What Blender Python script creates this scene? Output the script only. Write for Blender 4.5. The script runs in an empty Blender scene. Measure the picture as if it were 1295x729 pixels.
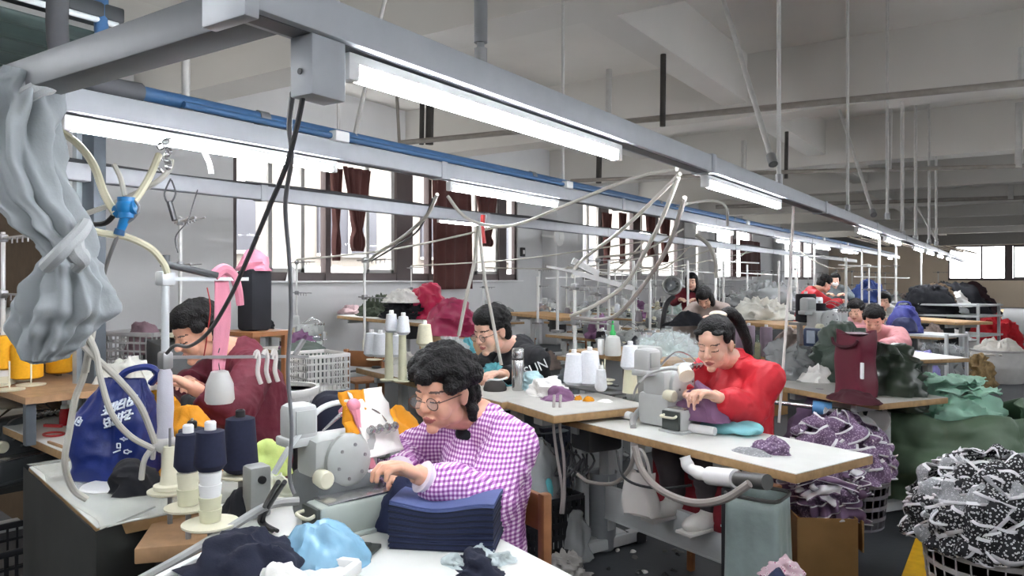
import bpy, bmesh, math, random
from mathutils import Vector as V, Matrix as Mx, noise
SC = bpy.context.scene
COL = SC.collection
PI = math.pi
# ------------------------------------------------------------------ camera and place
FP, HZ, CX, EYE = 943.0, 353.0, 647.5, 1.5          # focal length in pixels, horizon row, centre column, eye height
YAW = math.atan(632.5 / FP)
CA, SA = math.cos(YAW), math.sin(YAW)
def W(X, Y, Z): return V((CA*X - SA*Y, SA*X + CA*Y, Z))
def at(px, py, Y): return W((px-CX)/FP*Y, Y, EYE - (py-HZ)/FP*Y)          # a sight line at a given depth
def on(px, py, z): return at(px, py, (EYE-z)*FP/(py-HZ))                  # a sight line met with a level
def onx(px, py, wx):                                                      # a sight line met with the plane x = wx
    d = W((px-CX)/FP, 1.0, 0); return at(px, py, wx/d.x)
cam = bpy.data.cameras.new('camera'); camo = bpy.data.objects.new('camera', cam); COL.objects.link(camo)
camo.location = (0, 0, EYE); camo.rotation_euler = (PI/2, 0, YAW)
cam.sensor_width = 36; cam.lens = FP/1295*36; cam.shift_y = -(364.5-HZ)/1295; cam.clip_end = 300; cam.clip_start = .02
SC.camera = camo
# ------------------------------------------------------------------ materials
def srgb(h):
    h = h.lstrip('#'); c = [int(h[i:i+2], 16)/255 for i in (0, 2, 4)]
    return tuple(x/12.92 if x <= .04045 else ((x+.055)/1.055)**2.4 for x in c) + (1,)
MATS = {}
def mat(name, col='#808080', rough=.6, metal=0, var=.1, scale=12, bump=0, bscale=60, emit=0, alpha=1, sheen=0, trans=0, sub=0, spec=None):
    if name in MATS: return MATS[name]
    m = bpy.data.materials.new(name); m.use_nodes = True; nt = m.node_tree; nd = nt.nodes; lk = nt.links
    b = nd['Principled BSDF']; c = srgb(col)
    b.inputs['Roughness'].default_value = rough; b.inputs['Metallic'].default_value = metal
    b.inputs['Base Color'].default_value = c
    if spec is not None: b.inputs['Specular IOR Level'].default_value = spec
    if var > 0:
        tc = nd.new('ShaderNodeTexCoord'); n = nd.new('ShaderNodeTexNoise'); n.inputs['Scale'].default_value = scale; n.inputs['Detail'].default_value = 4
        lk.new(tc.outputs['Object'], n.inputs['Vector'])
        r = nd.new('ShaderNodeMapRange'); r.inputs[1].default_value = .3; r.inputs[2].default_value = .7; r.inputs[3].default_value = 1-var; r.inputs[4].default_value = 1+var
        lk.new(n.outputs['Fac'], r.inputs[0])
        h = nd.new('ShaderNodeHueSaturation'); h.inputs['Color'].default_value = c; lk.new(r.outputs[0], h.inputs['Value']); lk.new(h.outputs[0], b.inputs['Base Color'])
    if bump:
        tc2 = nd.new('ShaderNodeTexCoord'); n2 = nd.new('ShaderNodeTexNoise'); n2.inputs['Scale'].default_value = bscale; n2.inputs['Detail'].default_value = 5
        lk.new(tc2.outputs['Object'], n2.inputs['Vector']); bp = nd.new('ShaderNodeBump'); bp.inputs['Strength'].default_value = bump; bp.inputs['Distance'].default_value = .02
        lk.new(n2.outputs['Fac'], bp.inputs['Height']); lk.new(bp.outputs[0], b.inputs['Normal'])
    if sheen: b.inputs['Sheen Weight'].default_value = sheen
    if sub: b.inputs['Subsurface Weight'].default_value = sub; b.inputs['Subsurface Radius'].default_value = (.02, .008, .004); b.inputs['Subsurface Scale'].default_value = .5
    if emit: b.inputs['Emission Color'].default_value = c; b.inputs['Emission Strength'].default_value = emit
    if alpha < 1: b.inputs['Alpha'].default_value = alpha
    MATS[name] = m; return m
def pattern(name, build, rough=.8):
    """A cloth whose colour comes from a small node recipe: build(nodes, links, object_coords) returns a colour socket."""
    m = bpy.data.materials.new(name); m.use_nodes = True; nt = m.node_tree; b = nt.nodes['Principled BSDF']; b.inputs['Roughness'].default_value = rough
    tc = nt.nodes.new('ShaderNodeTexCoord'); nt.links.new(build(nt.nodes, nt.links, tc.outputs['Object']), b.inputs['Base Color'])
    MATS[name] = m; return m
def _ramp(nd, lk, sock, stops, interp='LINEAR'):
    r = nd.new('ShaderNodeValToRGB'); r.color_ramp.interpolation = interp; el = r.color_ramp.elements
    while len(el) < len(stops): el.new(.5)
    for e, (p, c) in zip(el, stops): e.position = p; e.color = srgb(c)
    lk.new(sock, r.inputs[0]); return r.outputs[0]
def _gingham(nd, lk, co):
    sep = nd.new('ShaderNodeSeparateXYZ'); lk.new(co, sep.inputs[0])
    def math_(op, a, b=None):
        n = nd.new('ShaderNodeMath'); n.operation = op
        for i, v in enumerate((a, b)):
            if v is None: continue
            if isinstance(v, (int, float)): n.inputs[i].default_value = v
            else: lk.new(v, n.inputs[i])
        return n.outputs[0]
    P = .0135
    a = math_('LESS_THAN', math_('FRACT', math_('DIVIDE', sep.outputs['Z'], P)), .5)
    xy = math_('ADD', math_('MULTIPLY', sep.outputs['X'], .85), math_('MULTIPLY', sep.outputs['Y'], .75))
    b = math_('LESS_THAN', math_('FRACT', math_('DIVIDE', xy, P)), .5)
    s = math_('MULTIPLY', math_('ADD', a, b), .5)
    return _ramp(nd, lk, s, [(0, '#f2e0ef'), (.4, '#bd84be'), (.8, '#85448a')], 'CONSTANT')
def _floral(c0, c1, c2, sc):
    def f(nd, lk, co):
        v = nd.new('ShaderNodeTexVoronoi'); v.inputs['Scale'].default_value = sc; lk.new(co, v.inputs['Vector'])
        return _ramp(nd, lk, v.outputs['Distance'], [(0, c2), (.22, c1), (.36, c0)], 'CONSTANT')
    return f
pattern('purple_gingham', _gingham)
pattern('black_floral', _floral('#17161a', '#d8d8d8', '#8a8a8e', 85))
pattern('grey_floral', _floral('#8f9092', '#c4c4c6', '#5a5a5e', 95))
pattern('plum_print', _floral('#715a76', '#c4aec6', '#543f58', 90))
M = mat
def clear(name, col, a, rough=.15):
    if name in MATS: return MATS[name]
    m = mat(name, col, rough, var=0, alpha=a); return m
# ------------------------------------------------------------------ mesh builder
def frame_of(d):
    d = d.normalized(); up = V((0, 0, 1)) if abs(d.z) < .95 else V((1, 0, 0)); x = up.cross(d).normalized(); return x, d.cross(x).normalized()
def smooth_path(pts, n=6):
    pts = [V(p) for p in pts]
    if len(pts) < 3: return pts
    out = []
    for i in range(len(pts)-1):
        p0 = pts[max(i-1, 0)]; p1 = pts[i]; p2 = pts[i+1]; p3 = pts[min(i+2, len(pts)-1)]
        for k in range(n):
            t = k/n
            out.append(.5*((2*p1) + (p2-p0)*t + (2*p0-5*p1+4*p2-p3)*t*t + (3*p1-p0-3*p2+p3)*t*t*t))
    out.append(pts[-1]); return out
class MB:
    def __init__(s): s.vs = []; s.fs = []; s.ms = []; s.m = 0
    def add(s, vs, fs, T=None):
        b = len(s.vs)
        s.vs.extend((T @ V(v)) if T is not None else V(v) for v in vs)
        s.fs.extend(tuple(b+i for i in f) for f in fs); s.ms.extend([s.m]*len(fs)); return s
    def box(s, c, size, rz=0, bev=.0, T=None):
        hx, hy, hz = (k/2 for k in size); R = Mx.Translation(V(c)) @ Mx.Rotation(rz, 4, 'Z')
        if T is not None: R = T @ R
        e = min(bev, hx*.45, hy*.45, hz*.45)
        if e <= 0:
            vs = [(x, y, z) for x in (-hx, hx) for y in (-hy, hy) for z in (-hz, hz)]
            return s.add(vs, [(0, 1, 3, 2), (4, 6, 7, 5), (0, 4, 5, 1), (2, 3, 7, 6), (0, 2, 6, 4), (1, 5, 7, 3)], R)
        bm = bmesh.new(); bmesh.ops.create_cube(bm, size=1)
        for v in bm.verts: v.co = V((v.co.x*2*hx, v.co.y*2*hy, v.co.z*2*hz))
        bmesh.ops.bevel(bm, geom=bm.edges[:], offset=e, segments=2, affect='EDGES', profile=.5)
        bm.verts.index_update(); s.add([v.co.copy() for v in bm.verts], [tuple(v.index for v in f.verts) for f in bm.faces], R); bm.free(); return s
    def bar(s, a, b, w, h=None, bev=0):
        """A straight bar of w x h section from a to b."""
        a, b = V(a), V(b); d = b-a; x, y = frame_of(d); h = w if h is None else h
        T = Mx((( x.x, y.x, d.normalized().x, 0), (x.y, y.y, d.normalized().y, 0), (x.z, y.z, d.normalized().z, 0), (0, 0, 0, 1))); T.translation = (a+b)/2
        return s.box((0, 0, 0), (w, h, d.length), 0, bev, T)
    def cone(s, a, b, r1, r2=None, n=14, cap=True):
        a, b = V(a), V(b); r2 = r1 if r2 is None else r2; x, y = frame_of(b-a)
        vs = [p + (x*math.cos(2*PI*i/n) + y*math.sin(2*PI*i/n))*r for p, r in ((a, r1), (b, r2)) for i in range(n)]
        fs = [(i, (i+1) % n, n+(i+1) % n, n+i) for i in range(n)]
        if cap: fs += [tuple(range(n))[::-1], tuple(range(n, 2*n))]
        return s.add(vs, fs)
    def tube(s, pts, r, n=8, res=6, cap=True):
        pts = smooth_path(pts, res) if res > 1 else [V(p) for p in pts]
        L = len(pts); vs = []; x = None
        for i, p in enumerate(pts):
            d = (pts[min(i+1, L-1)] - pts[max(i-1, 0)]).normalized()
            if x is None: x, y = frame_of(d)
            else:
                x = (x - d*x.dot(d)); x = x.normalized() if x.length > 1e-6 else frame_of(d)[0]; y = d.cross(x)
            rr = r(i/(L-1)) if callable(r) else r
            vs += [p + (x*math.cos(2*PI*k/n) + y*math.sin(2*PI*k/n))*rr for k in range(n)]
        fs = [(i*n+k, i*n+(k+1) % n, (i+1)*n+(k+1) % n, (i+1)*n+k) for i in range(L-1) for k in range(n)]
        if cap: fs += [tuple(range(n))[::-1], tuple(range((L-1)*n, L*n))]
        return s.add(vs, fs)
    def lathe(s, prof, c=(0, 0, 0), n=24, T=None):
        R = Mx.Translation(V(c)) if T is None else T @ Mx.Translation(V(c))
        L = len(prof); vs = [(r*math.cos(2*PI*k/n), r*math.sin(2*PI*k/n), z) for r, z in prof for k in range(n)]
        fs = [(i*n+k, i*n+(k+1) % n, (i+1)*n+(k+1) % n, (i+1)*n+k) for i in range(L-1) for k in range(n)]
        if prof[0][0] > 1e-5: fs.append(tuple(range(n))[::-1])
        if prof[-1][0] > 1e-5: fs.append(tuple(range((L-1)*n, L*n)))
        return s.add(vs, fs, R)
    def prism(s, poly, t, T=None):
        """Polygon in local xy, extruded t along z."""
        n = len(poly); vs = [(x, y, 0) for x, y in poly] + [(x, y, t) for x, y in poly]
        return s.add(vs, [tuple(range(n))[::-1], tuple(range(n, 2*n))] + [(i, (i+1) % n, n+(i+1) % n, n+i) for i in range(n)], T)
    def ell(s, c, r, T=None, nu=16, nv=10):
        R = Mx.Translation(V(c)); R = T @ R if T is not None else R
        if isinstance(r, (int, float)): r = (r, r, r)
        vs = [(0, 0, -r[2])] + [(r[0]*math.sin(PI*j/nv)*math.cos(2*PI*i/nu), r[1]*math.sin(PI*j/nv)*math.sin(2*PI*i/nu), -r[2]*math.cos(PI*j/nv)) for j in range(1, nv) for i in range(nu)] + [(0, 0, r[2])]
        fs = [(0, 1+(i+1) % nu, 1+i) for i in range(nu)]
        fs += [(1+(j)*nu+i, 1+j*nu+(i+1) % nu, 1+(j+1)*nu+(i+1) % nu, 1+(j+1)*nu+i) for j in range(nv-2) for i in range(nu)]
        e = len(vs)-1; fs += [(1+(nv-2)*nu+i, 1+(nv-2)*nu+(i+1) % nu, e) for i in range(nu)]
        return s.add(vs, fs, R)
    def surf(s, fn, nu, nv, wrap=False, T=None):
        """Grid surface fn(u, v), u and v in 0..1."""
        vs = [fn(i/(nu if wrap else nu-1), j/(nv-1)) for j in range(nv) for i in range(nu)]
        fs = [(j*nu+i, j*nu+(i+1) % nu, (j+1)*nu+(i+1) % nu, (j+1)*nu+i) for j in range(nv-1) for i in range(nu if wrap else nu-1)]
        return s.add(vs, fs, T)
    def mesh(s, name, mats, smooth=True, ang=40):
        me = bpy.data.meshes.new(name); me.from_pydata([tuple(v) for v in s.vs], [], s.fs)
        for m in (mats if isinstance(mats, (list, tuple)) else [mats]): me.materials.append(m)
        me.polygons.foreach_set('material_index', s.ms)
        bm = bmesh.new(); bm.from_mesh(me); bmesh.ops.recalc_face_normals(bm, faces=bm.faces[:]); bm.to_mesh(me); bm.free()
        if smooth:
            me.polygons.foreach_set('use_smooth', [True]*len(me.polygons)); me.set_sharp_from_angle(angle=math.radians(ang))
        me.update(); return me
    def build(s, name, mats, parent=None, loc=None, rz=0, solid=0, smooth=True, ang=40, sub=0):
        """Link as ONE object. loc: world point that becomes the origin of a mesh built around (0,0,0)."""
        if parent is None and loc is None and s.vs:            # built in world coordinates: put the origin under its middle
            c = sum(s.vs, V())/len(s.vs); c.z = min(v.z for v in s.vs); s.vs = [v-c for v in s.vs]; loc = c
        o = bpy.data.objects.new(name, s.mesh(name, mats, smooth, ang)); COL.objects.link(o)
        if parent is not None: o.parent = parent
        if loc is not None: o.location = loc
        if rz: o.rotation_euler = (0, 0, rz)
        if solid:
            md = o.modifiers.new('thickness', 'SOLIDIFY'); md.thickness = solid; md.offset = 0
        if sub:
            md = o.modifiers.new('smooth', 'SUBSURF'); md.levels = sub; md.render_levels = sub
        return o
def tag(o, label, cat, group=None, kind=None):
    o['label'] = label; o['category'] = cat
    if group: o['group'] = group
    if kind: o['kind'] = kind
    return o
def thing(name, label, cat, loc=(0, 0, 0), rz=0, group=None, kind=None):
    o = bpy.data.objects.new(name, None); COL.objects.link(o); o.location = loc; o.rotation_euler = (0, 0, rz); o.empty_display_size = .05
    return tag(o, label, cat, group, kind)
def struct(o): o['kind'] = 'structure'; return o
def dup(root, loc=None, rz=None, label=None, group=None, scale=None):
    def cp(o, parent):
        c = o.copy(); COL.objects.link(c)
        if parent is not None: c.parent = parent
        for ch in KIDS.get(o.name, ()): cp(ch, c)
        return c
    KIDS = {}
    stack = [root]
    for o in root.children_recursive: KIDS.setdefault(o.parent.name, []).append(o)
    r = cp(root, None)
    if loc is not None: r.location = loc
    if rz is not None: r.rotation_euler = (0, 0, rz)
    if label: r['label'] = label
    if group: r['group'] = group
    if scale: r.scale = (scale,)*3
    return r
def fbm(p, s, seed=0, oct=4): return noise.fractal(V((p[0]*s+seed*7.3, p[1]*s-seed*3.1, p[2]*s+seed*5.7)), .9, 2.1, oct)
def ridged(p, s, seed=0):
    q = V((p[0]*s+seed*7.3, p[1]*s-seed*3.1, p[2]*s+seed*5.7)); q7 = q*.7; q = q + V((noise.noise(q7+V((9.3, 1.5, 6.2))), noise.noise(q7), noise.noise(q7+V((-7.1, 4.4, 3.7)))))*.8
    return (1-abs(noise.noise(q))*2.2)*.62 + (1-abs(noise.noise(q*2.1))*2.2)*.28 + (1-abs(noise.noise(q*4.3))*2.2)*.1
def heap(w, d, h, seed=0, amp=.35, fs=7, n=56, m=22, p=2.2, lean=(0, 0), floor=True, mb=None, c=(0, 0, 0)):
    """A crumpled mound of cloth on z = 0."""
    mb = mb or MB(); c = V(c)
    def f(u, v):
        a = 2*PI*u; r = math.sin(v*PI/2) if v < .999 else 1.0
        base = V((math.cos(a)*r*w/2, math.sin(a)*r*d/2, 0)); top = h*max(0., 1-r**p)
        wob = 1 + .22*noise.noise(V((math.cos(a)*1.3+seed, math.sin(a)*1.3, seed*.37)))
        q = V((base.x*wob, base.y*wob, top))
        nrm = V((base.x/(w*w)*4, base.y/(d*d)*4, .6/max(h, .05)*(1-r*.7)))
        if nrm.length > 1e-6: nrm.normalize()
        k = ridged(q, fs, seed) - .45
        q = q + nrm*k*amp*min(w, d, h*1.6) * (1 if v < .97 else .3)
        q.x += lean[0]*q.z; q.y += lean[1]*q.z
        q.z = max(q.z, .004*(1-v)) if v < .999 else 0
        return c+q
    return mb.surf(f, n, m, wrap=True)
def sheet(w, d, z, seed=0, amp=.02, fs=10, n=26, m=26, th=0, mb=None, T=None):
    """A crumpled flat cloth, edges wavering."""
    mb = mb or MB()
    def f(u, v):
        x = (u-.5)*w; y = (v-.5)*d
        e = .12*noise.noise(V((u*3+seed, v*3, seed)))
        x += e*w*.5*abs(2*v-1); y += e*d*.6*abs(2*u-1)
        return V((x, y, z + max(.002, amp*(ridged((x, y, 0), fs, seed)+.1))))
    return mb.surf(f, n, m, T=T)
def remeshed(mb, voxel, smooth_it=6, factor=.5):
    """Union of overlapping closed pieces into one continuous skin; returns a mesh."""
    o = bpy.data.objects.new('tmp', mb.mesh('tmp', [], False)); COL.objects.link(o)
    md = o.modifiers.new('r', 'REMESH'); md.mode = 'VOXEL'; md.voxel_size = voxel; md.use_smooth_shade = True
    if smooth_it:
        ms = o.modifiers.new('s', 'SMOOTH'); ms.factor = factor; ms.iterations = smooth_it
    dg = bpy.context.evaluated_depsgraph_get(); dg.update()
    me = bpy.data.meshes.new_from_object(o.evaluated_get(dg), depsgraph=dg)
    old = o.data; bpy.data.objects.remove(o); bpy.data.meshes.remove(old)
    me.polygons.foreach_set('use_smooth', [True]*len(me.polygons)); return me
def link_mesh(name, me, mats, parent=None):
    me.materials.clear()
    for m in (mats if isinstance(mats, (list, tuple)) else [mats]): me.materials.append(m)
    o = bpy.data.objects.new(name, me); COL.objects.link(o)
    if parent is not None: o.parent = parent
    return o
def text_mesh(txt, size, ext=.001):
    cu = bpy.data.curves.new('txt', 'FONT'); cu.body = txt; cu.size = size; cu.extrude = ext; cu.align_x = 'CENTER'; cu.align_y = 'CENTER'
    o = bpy.data.objects.new('txt', cu); COL.objects.link(o); dg = bpy.context.evaluated_depsgraph_get(); dg.update()
    me = bpy.data.meshes.new_from_object(o.evaluated_get(dg), depsgraph=dg); bpy.data.objects.remove(o); bpy.data.curves.remove(cu); return me
# ================================================================== the room
def onp(px, wx):   # y where a column of the picture meets the plane x = wx
    d = W((px-CX)/FP, 1.0, 0); return d.y*wx/d.x
XL, XR, YN, YF, ZC = -9.0, 7.0, -5.0, 47.0, 4.5
SILL, WTOP = 1.47, 3.66
plaster = M('wall_plaster', '#d6d6d6', .85, var=.04, scale=1.5, bump=.08, bscale=8)
plaster_far = M('far_plaster', '#d8c8b4', .9, var=.04, scale=1)
ceil_m = M('ceiling_paint', '#d2cfc9', .9, var=.05, scale=.8)
beam_m = M('beam_paint', '#cac7c1', .9, var=.04, scale=.8)
def floor_mat():
    m = M('floor_paint', '#34373a', .6, var=.22, scale=1.3, bump=.05, bscale=30); return m
f = MB(); f.box(((XL+XR)/2, (YN+YF)/2, -.1), (XR-XL+.6, YF-YN+.6, .2)); struct(f.build('floor', floor_mat(), loc=V((0, 0, 0))))
f = MB(); f.box(((XL+XR)/2, (YN+YF)/2, ZC+.1), (XR-XL+.6, YF-YN+.6, .2)); struct(f.build('ceiling', ceil_m, loc=V((0, 0, 0))))
bays = [(-3.6, 3.6), (onp(295, XL), onp(655, XL)), (onp(737, XL), onp(866, XL)), (onp(880, XL), onp(952, XL)), (36.0, 43.0)]
f = MB(); ys = YN
for a, b in bays:
    f.box((XL-.12, (ys+a)/2, ZC/2), (.24, a-ys, ZC)); f.box((XL-.12, (a+b)/2, SILL/2), (.24, b-a, SILL)); f.box((XL-.12, (a+b)/2, (WTOP+ZC)/2), (.24, b-a, ZC-WTOP)); ys = b
f.box((XL-.12, (ys+YF)/2, ZC/2), (.24, YF-ys, ZC)); struct(f.build('wall_left', plaster, loc=V((0, 0, 0))))
f = MB(); fw = (-2.9, 5.5); fs_, ft_ = 1.42, 3.3
f.box(((XL+fw[0])/2, YF+.12, ZC/2), (fw[0]-XL, .24, ZC)); f.box(((fw[1]+XR)/2, YF+.12, ZC/2), (XR-fw[1], .24, ZC))
f.box(((fw[0]+fw[1])/2, YF+.12, fs_/2), (fw[1]-fw[0], .24, fs_)); f.box(((fw[0]+fw[1])/2, YF+.12, (ft_+ZC)/2), (fw[1]-fw[0], .24, ZC-ft_))
struct(f.build('wall_far', plaster_far, loc=V((0, 0, 0))))
struct(MB().box((XR+.12, (YN+YF)/2, ZC/2), (.24, YF-YN, ZC)).build('wall_right', plaster, loc=V((0, 0, 0))))
struct(MB().box(((XL+XR)/2, YN-.12, ZC/2), (XR-XL, .24, ZC)).build('wall_near', plaster, loc=V((0, 0, 0))))
k = 0
for y in (.1, 5.05, 10.0, 15.0, 20.0, 25.0, 30.0, 36.0, 41.0):
    k += 1; struct(MB().box(((XL+XR)/2, y+.25, (3.66+ZC)/2), (XR-XL, .5, ZC-3.66)).build('trim_%d' % k, beam_m))
for x, zb in ((-6.6, 4.1), (-3.1, 3.85), (1.4, 3.85), (4.6, 4.1)):
    k += 1; struct(MB().box((x, (YN+YF)/2, (zb+ZC)/2), (.34, YF-YN, ZC-zb-.002)).build('trim_%d' % k, beam_m))
for y in (-4.2, 15.15, 25.2, 34.9):        # piers between the window bays
    k += 1; struct(MB().box((XL+.2, y, 1.83), (.4, 1.0 if y < 20 else .6, 3.66), 0, .01).build('trim_%d' % k, plaster))
# grey box painting in the shade on the far wall above its windows
k += 1; struct(MB().box(((XL+XR)/2, YF-.2, (3.32+ZC)/2), (XR-XL-.02, .38, ZC-3.32)).build('trim_%d' % k, M('grey_shade_band', '#7c7a78', .9, var=.04)))
# sills
for (a, b) in bays[1:4]:
    k += 1; struct(MB().box((XL+.05, (a+b)/2, SILL-.015), (.2, b-a, .03), 0, .006).build('trim_%d' % k, M('sill_paint', '#dedede', .6, var=.03)))
# windows
frame_m = M('bronze_frame', '#4a3f3e', .5, var=.05)
white_fr = M('white_sash', '#a09e9a', .5, var=.02)
glass_m = clear('window_glass', '#f2f6fa', .06, .03)
def window(n, a, b, posts, sashes, x=XL-.08, z0=SILL, z1=WTOP, axis='y'):
    r = bpy.data.objects.new('window_%d' % n, None); COL.objects.link(r); struct(r)
    def bx(mb, u0, u1, za, zb, t=.09):
        c, s = ((u0+u1)/2, u1-u0)
        if axis == 'y': mb.box((x, c, (za+zb)/2), (t, s, zb-za))
        else: mb.box((c, x, (za+zb)/2), (s, t, zb-za))
    m = MB(); bx(m, a, b, z0, z0+.13); bx(m, a, b, z1-.09, z1); bx(m, a, a+.08, z0, z1); bx(m, b-.08, b, z0, z1)
    m.build('window_frame', frame_m, r, loc=V((0, 0, 0)))
    for p, w in posts:
        m = MB(); bx(m, p-w/2, p+w/2, z0, z1, .12); m.build('mullion', frame_m, r, loc=V((0, 0, 0)))
    for u0, u1 in sashes:
        m = MB(); t = .05
        for q in ((u0, u1, z0+.13, z0+.19), (u0, u1, z1-.15, z1-.09), (u0, u0+.07, z0+.13, z1-.09), (u1-.07, u1, z0+.13, z1-.09)): bx(m, *q, t)
        m.build('sash', white_fr, r, loc=V((0, 0, 0)))
    m = MB(); bx(m, a+.02, b-.02, z0+.02, z1-.02, .012); m.build('glass_pane', glass_m, r, loc=V((0, 0, 0)))
Y1 = lambda px: onp(px, XL-.08)
window(1, bays[1][0], bays[1][1], [(Y1(412), .11), (Y1(509), .42), (Y1(541), .09), (Y1(590), .1), (Y1(633), .28)], [(Y1(338), Y1(384)), (Y1(462), Y1(497)), (Y1(600), Y1(628))])
window(2, bays[2][0], bays[2][1], [(Y1(762), .5), (Y1(803), .5), (Y1(829), .2), (Y1(858), .5)], [(Y1(742), Y1(757)), (Y1(810), Y1(826))])
window(3, bays[3][0], bays[3][1], [(onp(905, XL), .5), (onp(930, XL), .5)], [])
window(4, bays[4][0], bays[4][1], [(38.2, .4), (40.6, .4)], [])
window(5, bays[0][0], bays[0][1], [(-1.2, .3), (1.4, .3)], [])
window(6, fw[0], fw[1], [(-1.35, .1), (-.15, .36), (2.6, .3)], [(.05, 1.2)], YF+.08, fs_, ft_, 'x')
# the place outside
pale = M('outside_render', '#6f6860', .9, var=.03)
b = thing('exterior_building', 'pale neighbouring building seen through the side windows', 'building', (-15.5, 8, 0))
MB().box((-1.5, 8, 5), (3, 60, 10)).build('wall', pale, b, loc=V((0, 0, 0)))
for i, yy in enumerate((0, 4.2, 8.4, 12.6, 17, 22)):
    m = MB(); m.box((.03, yy-1.6, 3.0), (.1, 2.2, 1.7)); w = m.build('window', M('outside_window', '#34343a', .4, var=.05), b, loc=V((0, 0, 0)))
    m = MB(); m.box((.1, yy-1.6, 3.0), (.06, .08, 1.7)); m.box((.1, yy-1.6, 3.85), (.08, 2.3, .08)); m.box((.1, yy-1.6, 2.15), (.08, 2.3, .08)); m.build('window_bar', white_fr, w, loc=V((0, 0, 0)))
MB().box((.1, 8, 1.75), (.35, 60, .16)).build('ledge', white_fr, b, loc=V((0, 0, 0)))
struct(MB().box((-40, 20, -.25), (60, 160, .1)).build('ground_outside', M('outside_ground', '#a8a6a2', .9), loc=V((0, 0, 0))))
struct(MB().box((10, 90, -.25), (90, 85, .1)).build('ground_outside_far', M('outside_ground', '#a8a6a2', .9), loc=V((0, 0, 0))))
# floor line
m = MB(); yl = M('yellow_line_paint', '#c99a12', .6, var=.12, scale=20)
m.box((-.40, 21, .002), (.125, 46, .004)); tag(m.build('floor_line', yl), 'yellow painted aisle line running along the grey floor', 'floor marking', kind='structure')
# world and light
w = bpy.data.worlds.new('world'); SC.world = w; w.use_nodes = True
w.node_tree.nodes['Background'].inputs[0].default_value = (.95, .97, 1.0, 1); w.node_tree.nodes['Background'].inputs[1].default_value = 5.0
for i, (a, b_) in enumerate(bays):
    l = bpy.data.lights.new('window_portal', 'AREA'); l.shape = 'RECTANGLE'; l.size = b_-a; l.size_y = WTOP-SILL; l.cycles.is_portal = True
    o = bpy.data.objects.new('window_portal', l); COL.objects.link(o); o.location = (XL-.02, (a+b_)/2, (SILL+WTOP)/2); o.rotation_euler = (PI/2, 0, PI/2+PI)
l = bpy.data.lights.new('window_portal', 'AREA'); l.shape = 'RECTANGLE'; l.size = fw[1]-fw[0]; l.size_y = ft_-fs_; l.cycles.is_portal = True
o = bpy.data.objects.new('window_portal', l); COL.objects.link(o); o.location = ((fw[0]+fw[1])/2, YF-.02, (fs_+ft_)/2); o.rotation_euler = (-PI/2, 0, 0)
SC.view_settings.view_transform = 'Standard'; SC.view_settings.look = 'None'; SC.view_settings.gamma = 1; SC.view_settings.use_curve_mapping = False
SC.view_settings.exposure = 1.98
SC.cycles.use_denoising = True; SC.cycles.max_bounces = 7; SC.cycles.diffuse_bounces = 4; SC.cycles.glossy_bounces = 3; SC.cycles.transparent_max_bounces = 12
SC.cycles.sample_clamp_indirect = 6
# ================================================================== overhead
rail_m = M('rail_paint', '#a9adb2', .45, var=.05)
rail_d = M('rail_grey', '#9a9ca0', .5, var=.06)
galv = M('galvanised_steel', '#8c8c8c', .4, .5, var=.1)
blk = M('black_plastic', '#1b1b1d', .5, var=.1)
cablk = M('black_cable', '#3a3a3c', .5, var=.05)
tube_m = M('lamp_tube', '#f4f8ff', .4, var=0, emit=34)
cap_m = M('white_plastic', '#e6e6e4', .4, var=.02)
R1, R2, R3 = -1.11, -2.72, -3.84
def rail(x, y0, y1, z0, z1, wd, label, mt, lip=True):
    r = thing('lighting_rail', label, 'lighting rail', (x, y0, z0))
    m = MB(); m.box((0, (y1-y0)/2, (z1-z0)/2), (wd, y1-y0, z1-z0), 0, .004); m.build('channel', mt, r)
    if lip:
        m = MB(); m.box((0, (y1-y0)/2, -.001), (wd*.55, y1-y0-.02, .002)); m.build('slot', M('rail_slot', '#6a6c70', .5), r)
    n = int((y1-y0)/2.4)
    for i in range(1, n+1):
        m = MB(); m.box((0, i*2.35, (z1-z0)/2), (wd+.012, .05, z1-z0+.012), 0, .003); m.build('joint_clamp', mt, r)
    return r
r = rail(R1, .80, 24, 1.96, 2.032, .085, 'long white lighting rail carrying the nearest lamp, from top left into depth', rail_m)
m = MB(); m.box((0, -.01, .036), (.12, .03, .12), 0, .004); m.build('end_plate', rail_m, r)
m = MB(); m.box((0, .185, -.058), (.062, .085, .115), 0, .004); j = m.build('switch_box', rail_m, r)
MB().cone((-.0, .141, -.07), (0, .139, -.07), .006).build('screw', blk, j)
rail(R2, .95, 24, 2.075, 2.16, .09, 'white lighting rail under the blue pipe, one row nearer the windows', rail_m)
rail(R3, .6, 24, 1.985, 2.07, .07, 'grey lamp-less rail with a black cable on top, nearest the windows', rail_d)
m = MB(); m.tube([(R3, .6, 2.083)]+[(R3+.012*math.sin(i*1.7), .6+i*.9, 2.08+.012*math.sin(i*2.3)) for i in range(1, 24)], .014, 6, 3); tag(m.build('black_cable', cablk), 'thick black cable lying along the top of the lamp-less grey rail', 'cable')
m = MB(); m.bar((R1+.03, .885, 2.0), (-3.2, .885, 2.0), .085, .075, .004); o = m.build('cross_rail', M('rail_side_shaded', '#66686a', .5, var=.06)); tag(o, 'grey cross rail joining the near rail to the left, with the cloth hung on it', 'rail')  # darker grey carries the shade on the rail's side, lamps being below it
blue = M('blue_pipe_paint', '#3b618a', .4, var=.06)
p = thing('air_pipe', 'blue compressed air pipe running above the second lighting rail', 'pipe', (R2, 1.5, 2.2))
m = MB(); m.cone((0, 0, 0), (0, 22, 0), .028, n=12); m.build('pipe_run', blue, p)
m = MB(); m.cone((.04, .2, -.02), (.04, 22, -.02), .014, n=10); m.build('thin_pipe', blue, p)
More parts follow.
